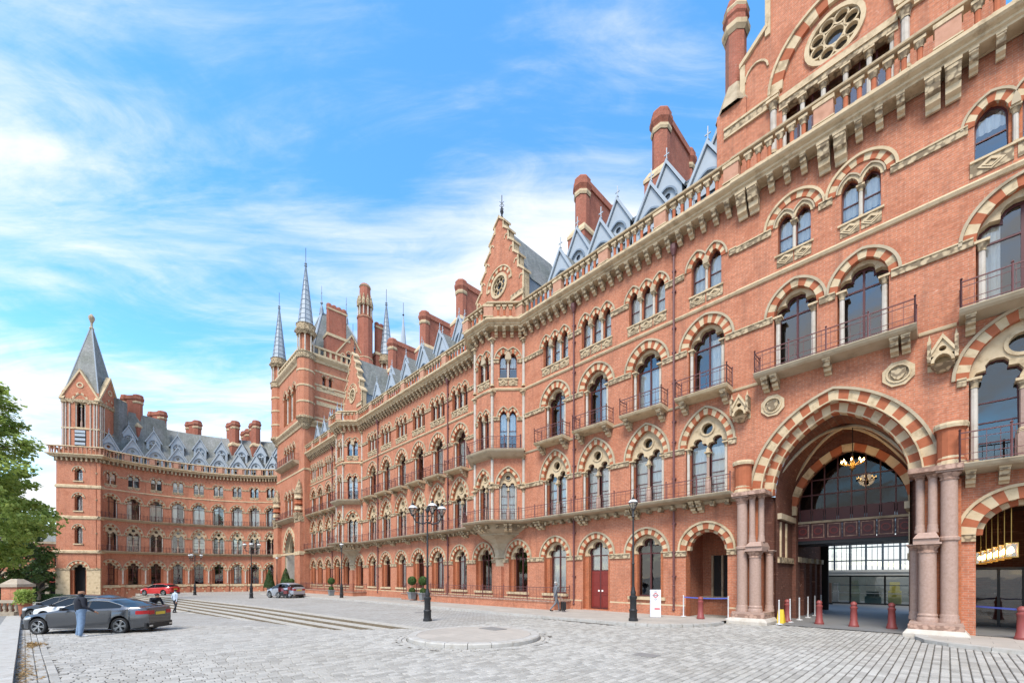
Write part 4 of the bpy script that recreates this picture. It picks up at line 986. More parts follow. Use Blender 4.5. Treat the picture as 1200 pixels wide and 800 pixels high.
tw.poly([(-TH_, TD, -1), (TH_, TD, -1), (TH_, TD, 33.3), (-TH_, TD, 33.3)], BR)
obj('wall', tw, TW)
loop = [(-TH_, TD), (-TH_, 0), (TH_, 0), (TH_, TD)]
for z, o_, hh in ((23.2, .5, .7), (32.4, .55, .9)): obj('cornice', MB().sweep(loop, [(0, z-.3), (.12, z-.28), (.2, z), (o_*.8, z+hh*.3), (o_, z+hh*.5), (o_, z+hh*.8), (0, z+hh)], ST), TW)
for z in (27.2, 29.0, 30.9): obj('string_course', MB().sweep([(TH_, 1.2), (TH_, TD)], [(0, z-.12), (.07, z-.1), (.07, z+.12), (0, z+.16)], ST), TW)
for z in (5.3, 16.9): obj('string_course', MB().sweep(loop, [(0, z-.12), (.07, z-.1), (.07, z+.12), (0, z+.16)], ST), TW)
lz = MB()
for z in (28.2, 26.2): lz.box(TH_-.01, TH_+.03, 1.6, TD, z, z+.55, ST)
obj('stone_band', lz.sweep([(TH_-.01, 1.2), (TH_-.01, TD)], [(0, 24.2), (.04, 24.2), (.04, 24.5), (0, 24.5)], ST), TW)
par = MB(); 
for p, a in along(loop, .8):
    par.add(MB().box(-.14, .14, -.12, .12, 33.3, 34.2, ST), Matrix.Translation((p.x, p.y, 0)) @ Matrix.Rotation(a, 4, 'Z'))
obj('parapet_posts', par, TW, kind='stuff'); obj('parapet_rail', MB().sweep(loop, [(-.18, 34.15), (.2, 34.15), (.2, 34.4), (-.18, 34.4)], ST), TW)
to = obj('entrance_arch', MB().ring(2.3, 3.0, 0, .42, 5.6, -.06, .1, 21, ST, RING).ring(2.3, 3.0, .42, .8, 5.6, -.12, .1, 21, ST).ring(2.3, 3.0, -.3, 0, 5.6, .5, .9, 20, ST).box(-2.35, -1.95, .2, 2.6, -1.5, 5.6, SHAFT).box(1.95, 2.35, .2, 2.6, -1.5, 5.6, SHAFT), TW)
for s_ in (-1, 1):       # buttresses with stone set-offs and pinnacled niches
    b = MB(); x = s_*5.3
    b.box(x-1.15, x+1.15, -.55, .05, -1.5, 9.6, BR); b.box(x-1.22, x+1.22, -.62, .05, 5.0, 5.5, ST); b.box(x-1.2, x+1.2, -.6, .05, 9.6, 10.3, STC); b.box(x-1.22, x+1.22, -.63, .05, -1.5, .5, ST)
    b.loft([[(x-.6, -.75, 10.0), (x+.6, -.75, 10.0), (x+.6, 0, 10.0), (x-.6, 0, 10.0)], [(x-.75, -.9, 10.9), (x+.75, -.9, 10.9), (x+.75, 0, 10.9), (x-.75, 0, 10.9)]], STC)
    for z in (11.2, 12.0, 12.8): b.lathe([(.62, z), (.66, z+.15), (.55, z+.4), (.60, z+.6)], 8, ST if z != 12.0 else RING, (x, -.3, 0))
    b.lathe([(.6, 13.4), (.7, 13.6), (.05, 15.6)], 8, STC, (x, -.3, 0))
    obj('buttress', b, TW)
for z, hw in ((10.45, 4.1), (18.5, 4.3)):
    o = obj('balcony', MB().sweep([(-hw, 0), (hw, 0)], [(0, z-.5), (.3, z-.45), (.8, z-.2), (.9, z-.08), (.9, z), (0, z)], STD), TW); obj('railing', railing([(-hw, 0), (-hw, -.82), (hw, -.82), (hw, 0)], .95, z, .14, mat=RAILM, t=.02), o)
def turret(root, x, y, z0, zt, apex, r):
    m = MB(); m.lathe([(r*.25, z0-1.6), (r*.55, z0-1.2), (r*.6, z0-.9), (r*1.0, z0-.3), (r*1.12, z0-.25), (r*1.12, z0), (r, z0+.1)], 12, STC, (x, y, 0))
    m.lathe([(r, z0+.1), (r, zt)], 12, BR, (x, y, 0))
    for z in (z0+2.0, z0+4.2, z0+6.3, z0+8.2):
        if z < zt: m.lathe([(r+.01, z-.14), (r+.07, z-.1), (r+.07, z+.1), (r+.01, z+.14)], 12, ST, (x, y, 0))
    m.lathe([(r*1.02, zt-.7), (r*1.12, zt-.6), (r*1.12, zt), (r*1.2, zt+.15), (r*.95, zt+.3)], 12, STC, (x, y, 0))
    m.lathe([(r*.66, zt+.2), (r*.66, zt+3.0)], 12, BR, (x, y, 0))
    m.lathe([(r*1.0, zt+2.7), (r*1.22, zt+3.1), (r*1.22, zt+3.35), (r*1.08, zt+3.45), (r*1.08, zt+4.0), (r*1.15, zt+4.1), (r*.8, zt+4.15)], 12, STC, (x, y, 0))
    for k in range(8):
        an = k*pi/4+pi/8; m.add(shaft(2.6, r*.09), Matrix.Translation((x+r*.9*cos(an), y+r*.9*sin(an), zt+.2)))
        m.loft([[(x+r*1.2*cos(an)+dx, y+r*1.2*sin(an)+dy, zt+3.05+dz) for dx, dy in ((-.09, -.09), (.09, -.09), (.09, .09), (-.09, .09))] for dz in (0, .25)], STC)
    o = obj('corner_turret', m, root)
    s_ = MB().lathe([(r*.86, zt+4.1), (r*.06, apex)], 8, LEAD, (x, y, 0), pi/8)
    for k in range(8):
        an = pi/8+k*pi/4; s_.tube((x+r*.87*cos(an), y+r*.87*sin(an), zt+4.1), (x+r*.06*cos(an), y+r*.06*sin(an), apex), .045, LEADD, 4)
    for i in range(1, 12):
        z = zt+4.1+(apex-zt-4.1)*i/12; rr_ = r*(.86-.80*i/12); s_.lathe([(rr_+.0, z), (rr_+.045, z+.03), (rr_-.01, z+.12)], 8, LEADD if i % 2 else LEAD, (x, y, 0), pi/8)
    s_.lathe([(.1, 0), (.22, .2), (.1, .35), (.2, .5), (.03, .75)], 6, LEADD, (x, y, apex-.1)); s_.tube((x, y, apex+.5), (x, y, apex+2.6), .035, IRON, 4)
    obj('spire', s_, o)
for x, y in ((-TH_+.2, .25), (TH_-.2, .25), (-TH_+.2, TD-.2), (TH_-.2, TD-.2)): turret(TW, x, y, 24.0, 32.6, 45.0, 1.12)
rf = MB(); B0 = [(-5.6, 1.2, 33.6), (5.6, 1.2, 33.6), (5.6, TD-1.0, 33.6), (-5.6, TD-1.0, 33.6)]; Rg = [(0, 4.6, 43.4), (0, TD-4.0, 43.4)]
rf.poly([B0[0], B0[1], Rg[0]], SLATE); rf.poly([B0[1], B0[2], Rg[1], Rg[0]], SLATE); rf.poly([B0[2], B0[3], Rg[1]], SLATE); rf.poly([B0[3], B0[0], Rg[0], Rg[1]], SLATE)
for a, b in ((B0[0], Rg[0]), (B0[1], Rg[0]), (B0[2], Rg[1]), (B0[3], Rg[1]), (Rg[0], Rg[1])): rf.tube(a, b, .14, LEAD, 5)
for p in Rg: rf.lathe([(.35, -.3), (.28, .6), (.08, 1.2), (.22, 1.5), (.05, 1.9), (.03, 4.2)], 6, LEADD, p); rf.box(p[0]-.2, p[0]+.2, p[1]-.02, p[1]+.02, p[2]+3.0, p[2]+3.05, IRON)
obj('roof', rf, TW)
def cluster(root, x, y, zb, zt, n=4, r=.34, name='chimney'):
    m = MB().box(x-.75, x+.75, y-.5, y+n*.72-.2, zb, zb+3.2, CHIM); m.loft([[(x+a*.85, y-.6 if b < 0 else y+n*.72-.1, zb+3.2+c) for a, b in ((-1, -1), (1, -1), (1, 1), (-1, 1))] for c in (0, .4)], ST)
    for k in range(n): m.lathe([(r, zb+3.5), (r, zt-.9), (r*1.15, zt-.8), (r*1.15, zt-.6), (r, zt-.5), (r*1.1, zt-.35), (r*1.1, zt-.1), (r*.85, zt)], 8, CHIM, (x, y+k*.72, 0), pi/8)
    m.box(x-r, x+r, y, y+(n-1)*.72, zb+3.5, zt-.3, CHIM); m.sweep([(x+r*1.02, y-r), (x+r*1.02, y+n*.72-.3)], [(0, zt-.95), (.1, zt-.9), (.1, zt-.7), (0, zt-.65)], ST)
    return obj(name, m, root)
cluster(TW, 5.8, 3.6, 33.4, 41.6); cluster(TW, 5.7, 11.0, 33.4, 42.0, 3); cluster(TW, -5.6, 5.6, 33.4, 41.0)
lt = MB().lathe([(1.6, 30), (1.6, 33.5), (1.2, 35.0), (1.12, 35.2), (1.12, 41.2), (1.2, 41.3), (1.2, 41.6), (.8, 41.7), (.8, 43.3), (1.08, 43.5), (1.08, 43.8), (.85, 44.0), (.78, 46.2), (.85, 46.4), (.6, 46.7)], 10, CHIM, (0, 0, 0))
for k in range(10): lt.add(shaft(1.7, .1), Matrix.Translation((1.0*cos(k*pi/5), 1.0*sin(k*pi/5), 41.65))); lt.lathe([(.28, 43.4), (.30, 43.9), (.02, 45.0)], 4, STC, (.95*cos(k*pi/5), .95*sin(k*pi/5), 0))
for z in (35.2, 41.4, 46.3): lt.lathe([(1.13 if z < 42 else .8, z-.12), (1.24 if z < 42 else .9, z), (1.13 if z < 42 else .8, z+.12)], 10, ST)
obj('stair_turret', lt, TW, (6.1, 8.9, 0))
sg_ = MB(); M = Matrix.Translation((TH_+.05, 6.6, 0)) @ Matrix.Rotation(pi/2, 4, 'Z'); q = MB()
q.tess([[(-2.2, 33.2), (2.2, 33.2), (2.2, 34.3), (0, 37.6), (-2.2, 34.3)]], 0, BR, .5, ST)
for i, x in enumerate((-1.3, -.45, .45, 1.3)): q.ring(.28, .4, 0, .12, 34.3+(.6 if abs(x) < 1 else 0), -.06, .02, 7, ST, None, x); q.box(x-.28, x+.28, -.02, .0, 33.5, 34.3+(.6 if abs(x) < 1 else 0), DARK)
for s_ in (-1, 1): q.tess([[(s_*2.35, 34.2), (0, 37.7), (0, 38.0), (s_*2.45, 34.4)] if s_ > 0 else [(-2.45, 34.4), (0, 38.0), (0, 37.7), (-2.35, 34.2)]], -.12, ST, .5, ST)
obj('side_gable', MB().add(q, M), TW)
obj('dark_backing', MB().box(-6.3, 6.3, 1.8, 1.9, 9.4, 33, DARK), TW)
# ================================================================ CURVED WING
CC = Vector((-41.29, 52.87)); CRR = 18.5
CW = thing('curved_wing', 'concave curved brick wing with rows of arched windows and grey slate roof', 'building', (CC.x, CC.y+CRR, 0))
def arcp(s, y=0, z=0):            # s along the curve from the left end, y into the building
    a = radians(161.5)-s/CRR; return Vector((CC.x+(CRR+y)*cos(a)-CW.location.x, CC.y+(CRR+y)*sin(a)-CW.location.y, z))
def arcrz(s): return radians(161.5)-s/CRR-pi/2
GB = -1.5
SP = radians(8.22)*CRR; S0 = radians(6.0)*CRR
cols = [S0+SP*i for i in range(11)]
def bend(m):                       # subdivide long faces is not needed: panels are one bay wide
    return MB().add(m, None, lambda p: arcp(p[0], p[1], p[2]))
CG = [w_round(.86, .75, 3.2, .95, curtain=c, seed=100+i, n=11, glass=GLASSD if c is None else None, tz=[3.2, 2.3, 1.5]) for i, c in enumerate((None, [(-1, -.5, 0, 1)]))]
CF1 = [w_tracery(.84, H1+.04, 8.15, 1.3, t=.2, seed=110+i, curt=i == 0, n=11) for i in range(2)]
CF2 = [w_round(.82, H2+.02, 12.85, .95, t=.22, dep=.3, inner=.1, curtain=c, seed=120+i, n=11, jamb=.06) for i, c in enumerate(([(-1, 1, 0, .9)], [(-1, -.2, 0, 1)]))]
CF3 = [w_lancets(2, .72, .29, 15.35, 16.6, .45, t=.16, seed=130+i, blind=b, n=7) for i, b in enumerate((.6, .3))]
cwl = MB(); rc = random.Random(9)
def cpath(y=0, s0=None, s1=None, n=66):
    s0 = .3 if s0 is None else s0; s1 = cols[-1]+SP/2 if s1 is None else s1
    return [tuple(arcp(s0+(s1-s0)*i/n, y)[:2]) for i in range(n+1)]
E0 = .3
for i, s in enumerate(cols):
    b0 = E0 if i == 0 else s-SP/2; b1 = s+SP/2
    ws = [rc.choice(l) for l in (CG, CF1, CF2, CF3)]
    for (z0, z1), W_ in zip(((GB, 5.45), (5.45, 10.3), (10.3, HS), (HS, 19.0)), ws):
        q = MB(); wall_panel(q, b0, b1, z0, z1, [(W_, s)], BR); cwl.add(q, None, lambda p: arcp(p[0], p[1], p[2]))
        p = arcp(s); place(W_, CW, p.x, p.y, arcrz(s))
    # basement arch head and pilasters between the bays
    q = MB().ring(.75, .55, 0, .16, -.55, -.06, .05, 9, ST, RING).box(-.7, .7, -.02, .02, -1.4, -.55, STD).tess([[(x, -.55+z) for x, z in arch(.75, .55, 10)]], -.02, STD)
    p = arcp(s); obj('basement_arch', q, CW, tuple(p), arcrz(s))
    p = arcp(b1); q = MB().box(-.2, .2, -.16, .05, GB, 2.9, BR).box(-.24, .24, -.22, .05, 2.9, 3.25, STC).box(-.08, .08, -.24, -.1, .9, 2.9, SHAFT).box(-.26, .26, -.24, .05, .5, .7, ST); obj('pilaster', q, CW, tuple(p), arcrz(b1))
    for z, hw in ((3.2, .88), (8.15, .9), (12.85, .86), (16.6, .72)):
        for a, b in ((b0, s-hw), (s+hw, b1)):
            q = MB(); impost(q, a, b, z, .18, .06); obj('impost_band', bend(q), CW)
    p = arcp(s); dormer_at = arcp(s, .5); dormer(CW, DL, dormer_at.x, dormer_at.y, 19.1, arcrz(s)); d2 = arcp(s, 2.25); dormer(CW, DU, d2.x, d2.y, 21.3, arcrz(s))
obj('wall', cwl, CW)
iw = MB()
for p, q in zip(cpath(1.3), cpath(1.3)[1:]): iw.poly([(*p, GB), (*q, GB), (*q, 18.9), (*p, 18.9)], DARK)
obj('dark_backing', iw, CW)
cp = cpath()
obj('cornice', MB().sweep(cp, CORN, ST), CW); obj('parapet_rail', MB().sweep(cp, RAILP, ST), CW)
st_ = MB(); sb = MB()
for k in range(int((cols[-1]-E0)/.5)):
    s = E0+.3+k*.5; p = arcp(s, -.05); M = Matrix.Translation((p.x, p.y, 18.58)) @ Matrix.Rotation(arcrz(s), 4, 'Z')
    st_.add(MB().box(-.1, .1, -.4, 0, -.5, 0, STC), M)
    p = arcp(s, -.56); M = Matrix.Translation((p.x, p.y, 19.09)) @ Matrix.Rotation(arcrz(s), 4, 'Z')
    sb.add(MB().box(-.32, .32, -.16, .16, 0, .86, TERP) if k % 6 == 0 else MB().lathe([(.08, 0), (.08, .55), (.14, .7), (.14, .86)], 6, TERP if k % 2 else STC), M)
obj('corbel_table', st_, CW, kind='stuff'); obj('balustrade', sb, CW, kind='stuff')
obj('string_course', MB().sweep(cp, [(0, HS-.14), (.06, HS-.12), (.10, HS-.04), (.06, HS+.02), (0, HS+.06)], ST), CW)
obj('string_course', MB().sweep(cp, [(0, .35), (.12, .36), (.14, .55), (0, .65)], ST), CW)
for z, o_, hh in ((H1, .75, .72), (H2, .5, .7)):
    b = obj('balcony', MB().sweep(cp, [(0, z-.36), (.15, z-.3), (o_-.1, z-.14), (o_, z-.03), (o_, z), (0, z)], STD), CW)
    obj('railing', railing(offset_path(cp, o_-.07), hh, z, .3, post=1.5), b)
rm = MB(); P = [(.35, 18.95), (.55, 19.05), (5.4, 26.6), (9.5, 19)]
ss = [1.0+(cols[-1]+3-E0)*i/40 for i in range(41)]
ry = lambda s, y: y if y < 1 else y*min(1, .40+.60*max(0, s-1)/7)
for a, b in zip(ss, ss[1:]):
    for (y0, z0), (y1, z1) in zip(P, P[1:]): rm.poly([tuple(arcp(a, ry(a, y0), z0)), tuple(arcp(b, ry(b, y0), z0)), tuple(arcp(b, ry(b, y1), z1)), tuple(arcp(a, ry(a, y1), z1))], SLATE)
obj('roof', rm, CW)
for s, y, zt in ((5.9, 4.0, 30.6), (8.6, 7.5, 30.0), (16.6, 4.2, 29.4), (17.6, 7.5, 29.2), (19.3, 4.2, 29.8), (24.7, 4.6, 30.2), (12.0, 7.4, 29.5)):
    p = arcp(s, y); chimney(CW, p.x, p.y, zt, 21.6, 2.0, .62, arcrz(s)+.6)
# ================================================================ END PAVILION
PV = thing('corner_pavilion', 'narrow brick end pavilion with a pointed slate spire above a gabled belfry stage', 'building', (-60.75, 58.6, 0), radians(14))
pv = MB(); PW = 2.55; PD = 5.0
PG = w_round(.95, -1.4, 2.9, .95, t=.34, door=True, n=13); PF = [w_round(.46, z0, zs, .5, t=.22, dep=.28, inner=.06, n=9, curtain=[(-1, 1, 0, .8)], seed=150+i) for i, (z0, zs) in enumerate(((6.6, 8.6), (11.2, 13.0), (15.4, 16.7)))]
wall_panel(pv, -PW, PW, -1.5, 5.45, [(PG, 0)], BR); place(PG, PV, 0, name='archway', skip=('pane', 'frame'))
for (z0, z1), W_ in zip(((5.45, 10.3), (10.3, HS), (HS, 19.0)), PF): wall_panel(pv, -PW, PW, z0, z1, [(W_, 0)], BR); place(W_, PV, 0)
for s_ in (-1, 1): pv.poly([(s_*PW, 0, -1.5), (s_*PW, PD, -1.5), (s_*PW, PD, 19), (s_*PW, 0, 19)], BR)
pv.poly([(-PW, PD, -1.5), (PW, PD, -1.5), (PW, PD, 19), (-PW, PD, 19)], BR); pv.box(-PW+.1, PW-.1, 1.2, 1.3, -1.5, 19, DARK)
obj('wall', pv, PV)
for s_ in (-1, 1): obj('stone_pier', MB().box(min(s_*.95, s_*PW*1.01), max(s_*.95, s_*PW*1.01), -.08, .1, -1.5, 2.9, ST).box(min(s_*.93, s_*PW*1.03), max(s_*.93, s_*PW*1.03), -.14, .1, 2.9, 3.15, STC), PV)
pl_ = [(-PW, PD), (-PW, 0), (PW, 0), (PW, PD)]
for z, o_ in ((5.5, .22), (10.3, .12), (14.65, .12)): obj('string_course', MB().sweep(pl_, [(0, z-.3), (o_, z-.2), (o_, z+.1), (0, z+.2)], ST), PV)
obj('cornice', MB().sweep(pl_, CORN, ST), PV); obj('parapet_rail', MB().sweep(pl_, RAILP, ST), PV)
cb = MB(); bs = MB()
for p, a in along(pl_, .55): cb.add(MB().box(-.1, .1, -.4, 0, 18.1, 18.58, STC), Matrix.Translation((p.x, p.y, 0)) @ Matrix.Rotation(a, 4, 'Z'))
for p, a in along(offset_path(pl_, .56), .5): bs.lathe([(.09, 19.09), (.09, 19.6), (.15, 19.8), (.15, 19.98)], 6, TERP, (p.x, p.y, 0))
obj('corbel_table', cb, PV, kind='stuff'); obj('balustrade', bs, PV, kind='stuff')
# belfry stage
BF = w_tracery(.62, 23.0, 26.3, 1.1, t=.2, seed=160, curt=False, glass=GLASSD); BL = w_round(.6, 20.6, 22.2, .1+.55, t=.1, n=7, inner=.05, seed=161)
bw = 2.15; yc = 2.5; be = MB()
for k in range(4):
    M = Matrix.Translation((0, yc, 0)) @ Matrix.Rotation(k*pi/2, 4, 'Z') @ Matrix.Translation((0, -bw, 0)); fn = lambda p, M=M: M @ Vector(p)
    wall_panel(be, -bw, bw, 19.0, 22.8, [], BR, fn=fn); wall_panel(be, -bw, bw, 22.8, 27.0, [], BR, fn=fn) if k != 0 else wall_panel(be, -bw, bw, 22.8, 28.0, [(BF, 0)], BR, fn=fn)
    q = MB(); q.tess([[(-bw, 26.9), (bw, 26.9), (0, 30.9)]], -.05, BR, .4, ST)
    for s_ in (-1, 1): q.tess([[(s_*(bw+.15), 26.7), (0, 30.8), (0, 31.2), (s_*(bw+.28), 26.9)] if s_ > 0 else [(-bw-.28, 26.9), (0, 31.2), (0, 30.8), (-bw-.15, 26.7)]], -.2, ST, .4, ST)
    q.tess([circle(0, 28.9, .42, 14), circle(0, 28.9, .26, 14)], -.12, ST, 0, ST); q.ring(.62, 1.1, .3, .5, 26.3, -.12, .0, 11, ST, RING)
    for x in (-1.95, -1.65, -1.2, 1.2, 1.65, 1.95): q.add(shaft(6.6, .085), Matrix.Translation((x, -.06, 19.9)))
    q.sweep([(-bw, 0), (bw, 0)], [(0, 22.7), (.1, 22.72), (.1, 22.9), (0, 22.95)], ST); q.sweep([(-bw, 0), (bw, 0)], [(0, 26.4), (.14, 26.5), (.14, 26.9), (0, 26.95)], STC)
    if k == 0:
        for z in (20.5, 21.1, 21.7, 22.2): q.box(-.6, .6, -.1, .05, z, z+.36, LEAD)
        q.box(-.65, .65, -.04, .02, 20.3, 22.6, DARK)
    be.add(q, M)
bo_ = obj('belfry', be, PV); place(BF, PV, 0, yc-bw)
sp_m = MB(); base = [(bw*1.0*cos(pi/4+k*pi/2)*sqrt(2), yc+bw*1.0*sin(pi/4+k*pi/2)*sqrt(2), 27.0) for k in range(4)]
for k in range(4): sp_m.poly([base[k], base[(k+1) % 4], (0, yc, 38.7)], SLATE); sp_m.tube(base[k], (0, yc, 38.7), .08, LEAD, 5)
sp_m.lathe([(.12, 37.8), (.3, 38.1), (.14, 38.4), (.14, 38.9), (.36, 39.5), (.36, 39.8), (.1, 40.2)], 8, STD, (0, yc, 0))
obj('spire', sp_m, PV)
obj('rear_roof', MB().box(-2.7, -1.7, 3.4, 5.2, 19, 29.6, SLATE).lathe([(.55, 29.6), (.6, 30), (.3, 30.5)], 8, STD, (-2.2, 3.8, 0)).box(1.8, 2.8, 3.4, 5.4, 19, 28.6, SLATE).poly([(2.2, 4, 19), (8, 9, 19), (6, 9, 27.6), (2.6, 6, 27.6)], SLATE), PV)
# ================================================================ GROUND
SA, SB = Vector((-3.0, 15.9)), Vector((-29.6, 39.2)); SD = (SB-SA).normalized(); SNRM = Vector((-SD.y, SD.x))   # stair top edge; SNRM points left/down-hill side?
if SNRM.dot(Vector((0, -1))) > 0: SNRM = -SNRM          # SNRM points up to the terrace
def tv(x, y): d = Vector((x, y))-SA; return d.dot(SD), d.dot(SNRM)
def g_low(x, y):
    t, v = tv(x, y)
    if t <= 0: return 0
    k = min(1, t/6); k = k*k*(3-2*k); return -.0235*min(t, 62)-.26*k*max(0, 1-t/62)*math.exp(min(0, v+2)/5)
def g_up(x, y): t, v = tv(x, y); return -.0105*max(0, min(t-18, 75))
SETG = None
M_FLAT = mat_setts('sett_paving', False); M_GEO = mat_setts('granite_sett', True)
M_JOINT = mat_stone('sett_joint', (.105, .095, .082), (.07, .06, .045), 0, 3)
def mat_flag(name, c, w, h, rot=0):
    m, N, L, B = nodes(name); v = coords(N, L, world=True); mp = N.new('ShaderNodeMapping'); mp.inputs['Rotation'].default_value = (0, 0, rot); L.new(v, mp.inputs[0])
    bt = N.new('ShaderNodeTexBrick'); bt.inputs['Scale'].default_value = 1; bt.inputs['Brick Width'].default_value = w; bt.inputs['Row Height'].default_value = h; bt.inputs['Mortar Size'].default_value = .008
    bt.inputs['Color1'].default_value = (*c, 1); bt.inputs['Color2'].default_value = (*[x*.86 for x in c], 1); bt.inputs['Mortar'].default_value = (*[x*.55 for x in c], 1); L.new(mp.outputs[0], bt.inputs['Vector'])
    col = mixc(N, L, ramp(N, L, noise(N, L, v, .8, 6, .7), .4, .75, (0,0,0), (.8,.8,.8)), bt.outputs[0], tuple(x*.72 for x in c))
    col = mixc(N, L, ramp(N, L, noise(N, L, v, 5, 5, .7), .58, .72, (0,0,0), (.45,.45,.45)), col, tuple(x*.6 for x in c))
    L.new(col, B.inputs['Base Color']); B.inputs['Roughness'].default_value = .85; bump(N, L, B, bt.outputs[1], -.2, .006); return m
FLAG = mat_flag('york_paving', (.43, .385, .335), .9, .62, TH); KERB = mat_stone('granite_kerb', (.44, .425, .40), (.24, .22, .2), 0, 5)
STEPM = mat_stone('step_stone', (.43, .41, .375), (.26, .23, .19), 0, 4); RISER = mat_stone('step_riser_shade', (.17, .135, .095), (.09, .07, .05), 0, 3)  # riser faces coloured darker to stand for shade below each tread
KA, KB = Vector((-9.6, 8.05)), Vector((-32.4, 27.6)); KD = (KB-KA).normalized(); KN = Vector((KD.y, -KD.x))     # kerb line on the left; KN points to the road
if KN.x < 0: KN = -KN
ISL = Vector((-1.23, 13.7)); ISR = 2.14
def grid_mesh(pts_fn, us, vs, mat):
    m = MB(); R = [[pts_fn(u, v) for u in us] for v in vs]
    for a, b in zip(R, R[1:]):
        for i in range(len(us)-1): m.poly([a[i], a[i+1], b[i+1], b[i]], mat)
    return m
def lin(a, b, n): return [a+(b-a)*i/n for i in range(n+1)]
# one wide sheet for the lower forecourt, out to the horizon
far = [-1500, -600, -250, -120]+lin(-90, 60, 75)+[90, 200, 600, 1500]; fy = [-800, -200, -60, -20]+lin(-6, 110, 58)+[160, 300, 700, 2000]
m = grid_mesh(lambda x, y: (x, y, g_low(x, y)-.02), far, fy, M_FLAT)
FC = obj('forecourt', m, kind='structure')
# upper terrace in front of the hotel
m = MB(); ts = [-.0]+lin(1, 62, 40)+[80, 110, 150]; vs = [0]+lin(2, 40, 19)
def tp(t, v, dz=0): p = SA+SD*t+SNRM*v; return (p.x, p.y, g_up(p.x, p.y)+dz)
m = grid_mesh(lambda t, v: tp(t, v, -.004), ts, vs, M_FLAT)
for a, b in zip(ts, ts[1:]): A, B_ = tp(a, 0, -.004), tp(b, 0, -.004); m.poly([A, B_, (B_[0], B_[1], B_[2]-2), (A[0], A[1], A[2]-2)], STEPM)
TER = obj('terrace', m, kind='structure')
stp = obj('steps', None, kind='structure')
for i in range(7):
    n = 15
    for k in range(n):      # each step is laid in long stones
        a, b = 64*k/n+.008, 64*(k+1)/n-.008
        z1 = -.135*i; r = []
        q = MB(); v0, v1 = -.40*i, -.40*(i+1)+.0
        cs_ = []
        for t, v in ((a, v0), (b, v0), (b, v1), (a, v1)):
            p = SA+SD*t+SNRM*v; gz = g_up(p.x, p.y) if i == 0 else g_up(*(SA+SD*t)); cs_.append((p.x, p.y, gz+z1-.002*i+.004))
        if max(c[2]-g_low(c[0], c[1]) for c in cs_) < .01: continue
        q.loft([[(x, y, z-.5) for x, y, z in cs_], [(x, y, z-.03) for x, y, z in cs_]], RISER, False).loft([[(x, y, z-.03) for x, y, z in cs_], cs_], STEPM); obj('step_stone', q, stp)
# pavement along the range, kerb rounding in to the gate pier
def pave(pts, name, mat, top=.11, kerb=.3):
    """pts: plan outline in world, kerb edge = pts[:ke]"""
    pass
edge = [(62, 6.1), (40, 6.0), (28, 5.6), (15.5, 5.25), (9.5, 4.95)]+[(9.5-3.0*sin(a), 1.55+3.4*cos(a)) for a in lin(.12, pi/2, 10)]
inner = [(6.5, .0), (62, .0)]
W3 = lambda u, w, z: tuple(fw(u, w, z))
pv_ = MB(); top = .10
kp = [(u, w-.30) if i < 5 else (u+.2*(1 if i > 8 else .3), w-.28*(1 if i < 12 else .4)) for i, (u, w) in enumerate(edge)]
zt = lambda u: top+g_up(*fw(u, 3)[:2])
pv_.poly([W3(u, w, zt(u)) for u, w in kp]+[W3(u, w, zt(u)) for u, w in inner], FLAG)
PAV = obj('pavement', pv_, kind='structure')
def kerb_run(outer, innr, zf, parent, n_len=.95):
    # individual kerb stones along a polyline
    for (o0, o1), (i0, i1) in zip(zip(outer, outer[1:]), zip(innr, innr[1:])):
        L = (Vector(o1)-Vector(o0)).length; k = max(1, int(round(L/n_len)))
        for j in range(k):
            f0, f1 = j/k+.004/L*2, (j+1)/k-.004/L*2
            P = [Vector(o0).lerp(Vector(o1), f0), Vector(o0).lerp(Vector(o1), f1), Vector(i0).lerp(Vector(i1), f1), Vector(i0).lerp(Vector(i1), f0)]
            rgs = [[(p.x, p.y, zf(p)-.4) for p in P], [(p.x, p.y, zf(p)-.02) for p in P], [(p.x*.995+(sum(q.x for q in P)/4)*.005, p.y*.995+(sum(q.y for q in P)/4)*.005, zf(p)) for p in P]]
            obj('kerb_stone', MB().loft(rgs, KERB), parent)
ow = [tuple(fw(u, w)[:2]) for u, w in edge]; iw_ = [tuple(fw(u, w)[:2]) for u, w in kp]
kerb_run(ow, iw_, lambda p: top+.003+g_up(p.x, p.y), PAV)
# pavement on the right of the gate
e2 = [(.75, .9), (.72, 1.6), (.5, 2.35), (0, 2.85), (-.8, 3.2), (-2.5, 3.5), (-8, 3.8)]
k2 = [(.45, .9), (.42, 1.55), (.28, 2.1), (-.12, 2.55), (-.85, 2.9), (-2.5, 3.2), (-8, 3.5)]
PV2 = obj('pavement', MB().poly([W3(u, w, .10) for u, w in k2]+[W3(-8, 0, .10), W3(.45, 0, .10)], FLAG), kind='structure')
kerb_run([tuple(fw(u, w)[:2]) for u, w in e2], [tuple(fw(u, w)[:2]) for u, w in k2], lambda p: .103, PV2, .7)
# smooth paving through the arches into the station
obj('station_floor', MB().poly([W3(5.6, .75, .012), W3(.5, .75, .012), W3(.5, -12, .012), W3(12, -12, .012), W3(12, -60, .012), W3(-30, -60, .012), W3(-30, -12, .012), W3(-12, -12, .012), W3(-12, .02, .012), W3(-.2, .02, .012)][:0] or [W3(5.4, .2, .012), W3(.7, .2, .012), W3(.7, -11, .012), W3(5.4, -11, .012)], mat_plain('station_granite', (.19, .188, .185), .6, 0, .1, 2)).poly([W3(14, -11, .012), W3(-40, -11, .012), W3(-40, -70, .012), W3(14, -70, .012)], bpy.data.materials['station_granite']).poly([W3(-.5, 0, .115), W3(-2.8, 0, .115), W3(-2.8, -11, .115), W3(-.5, -11, .115)], bpy.data.materials['station_granite']), kind='structure')
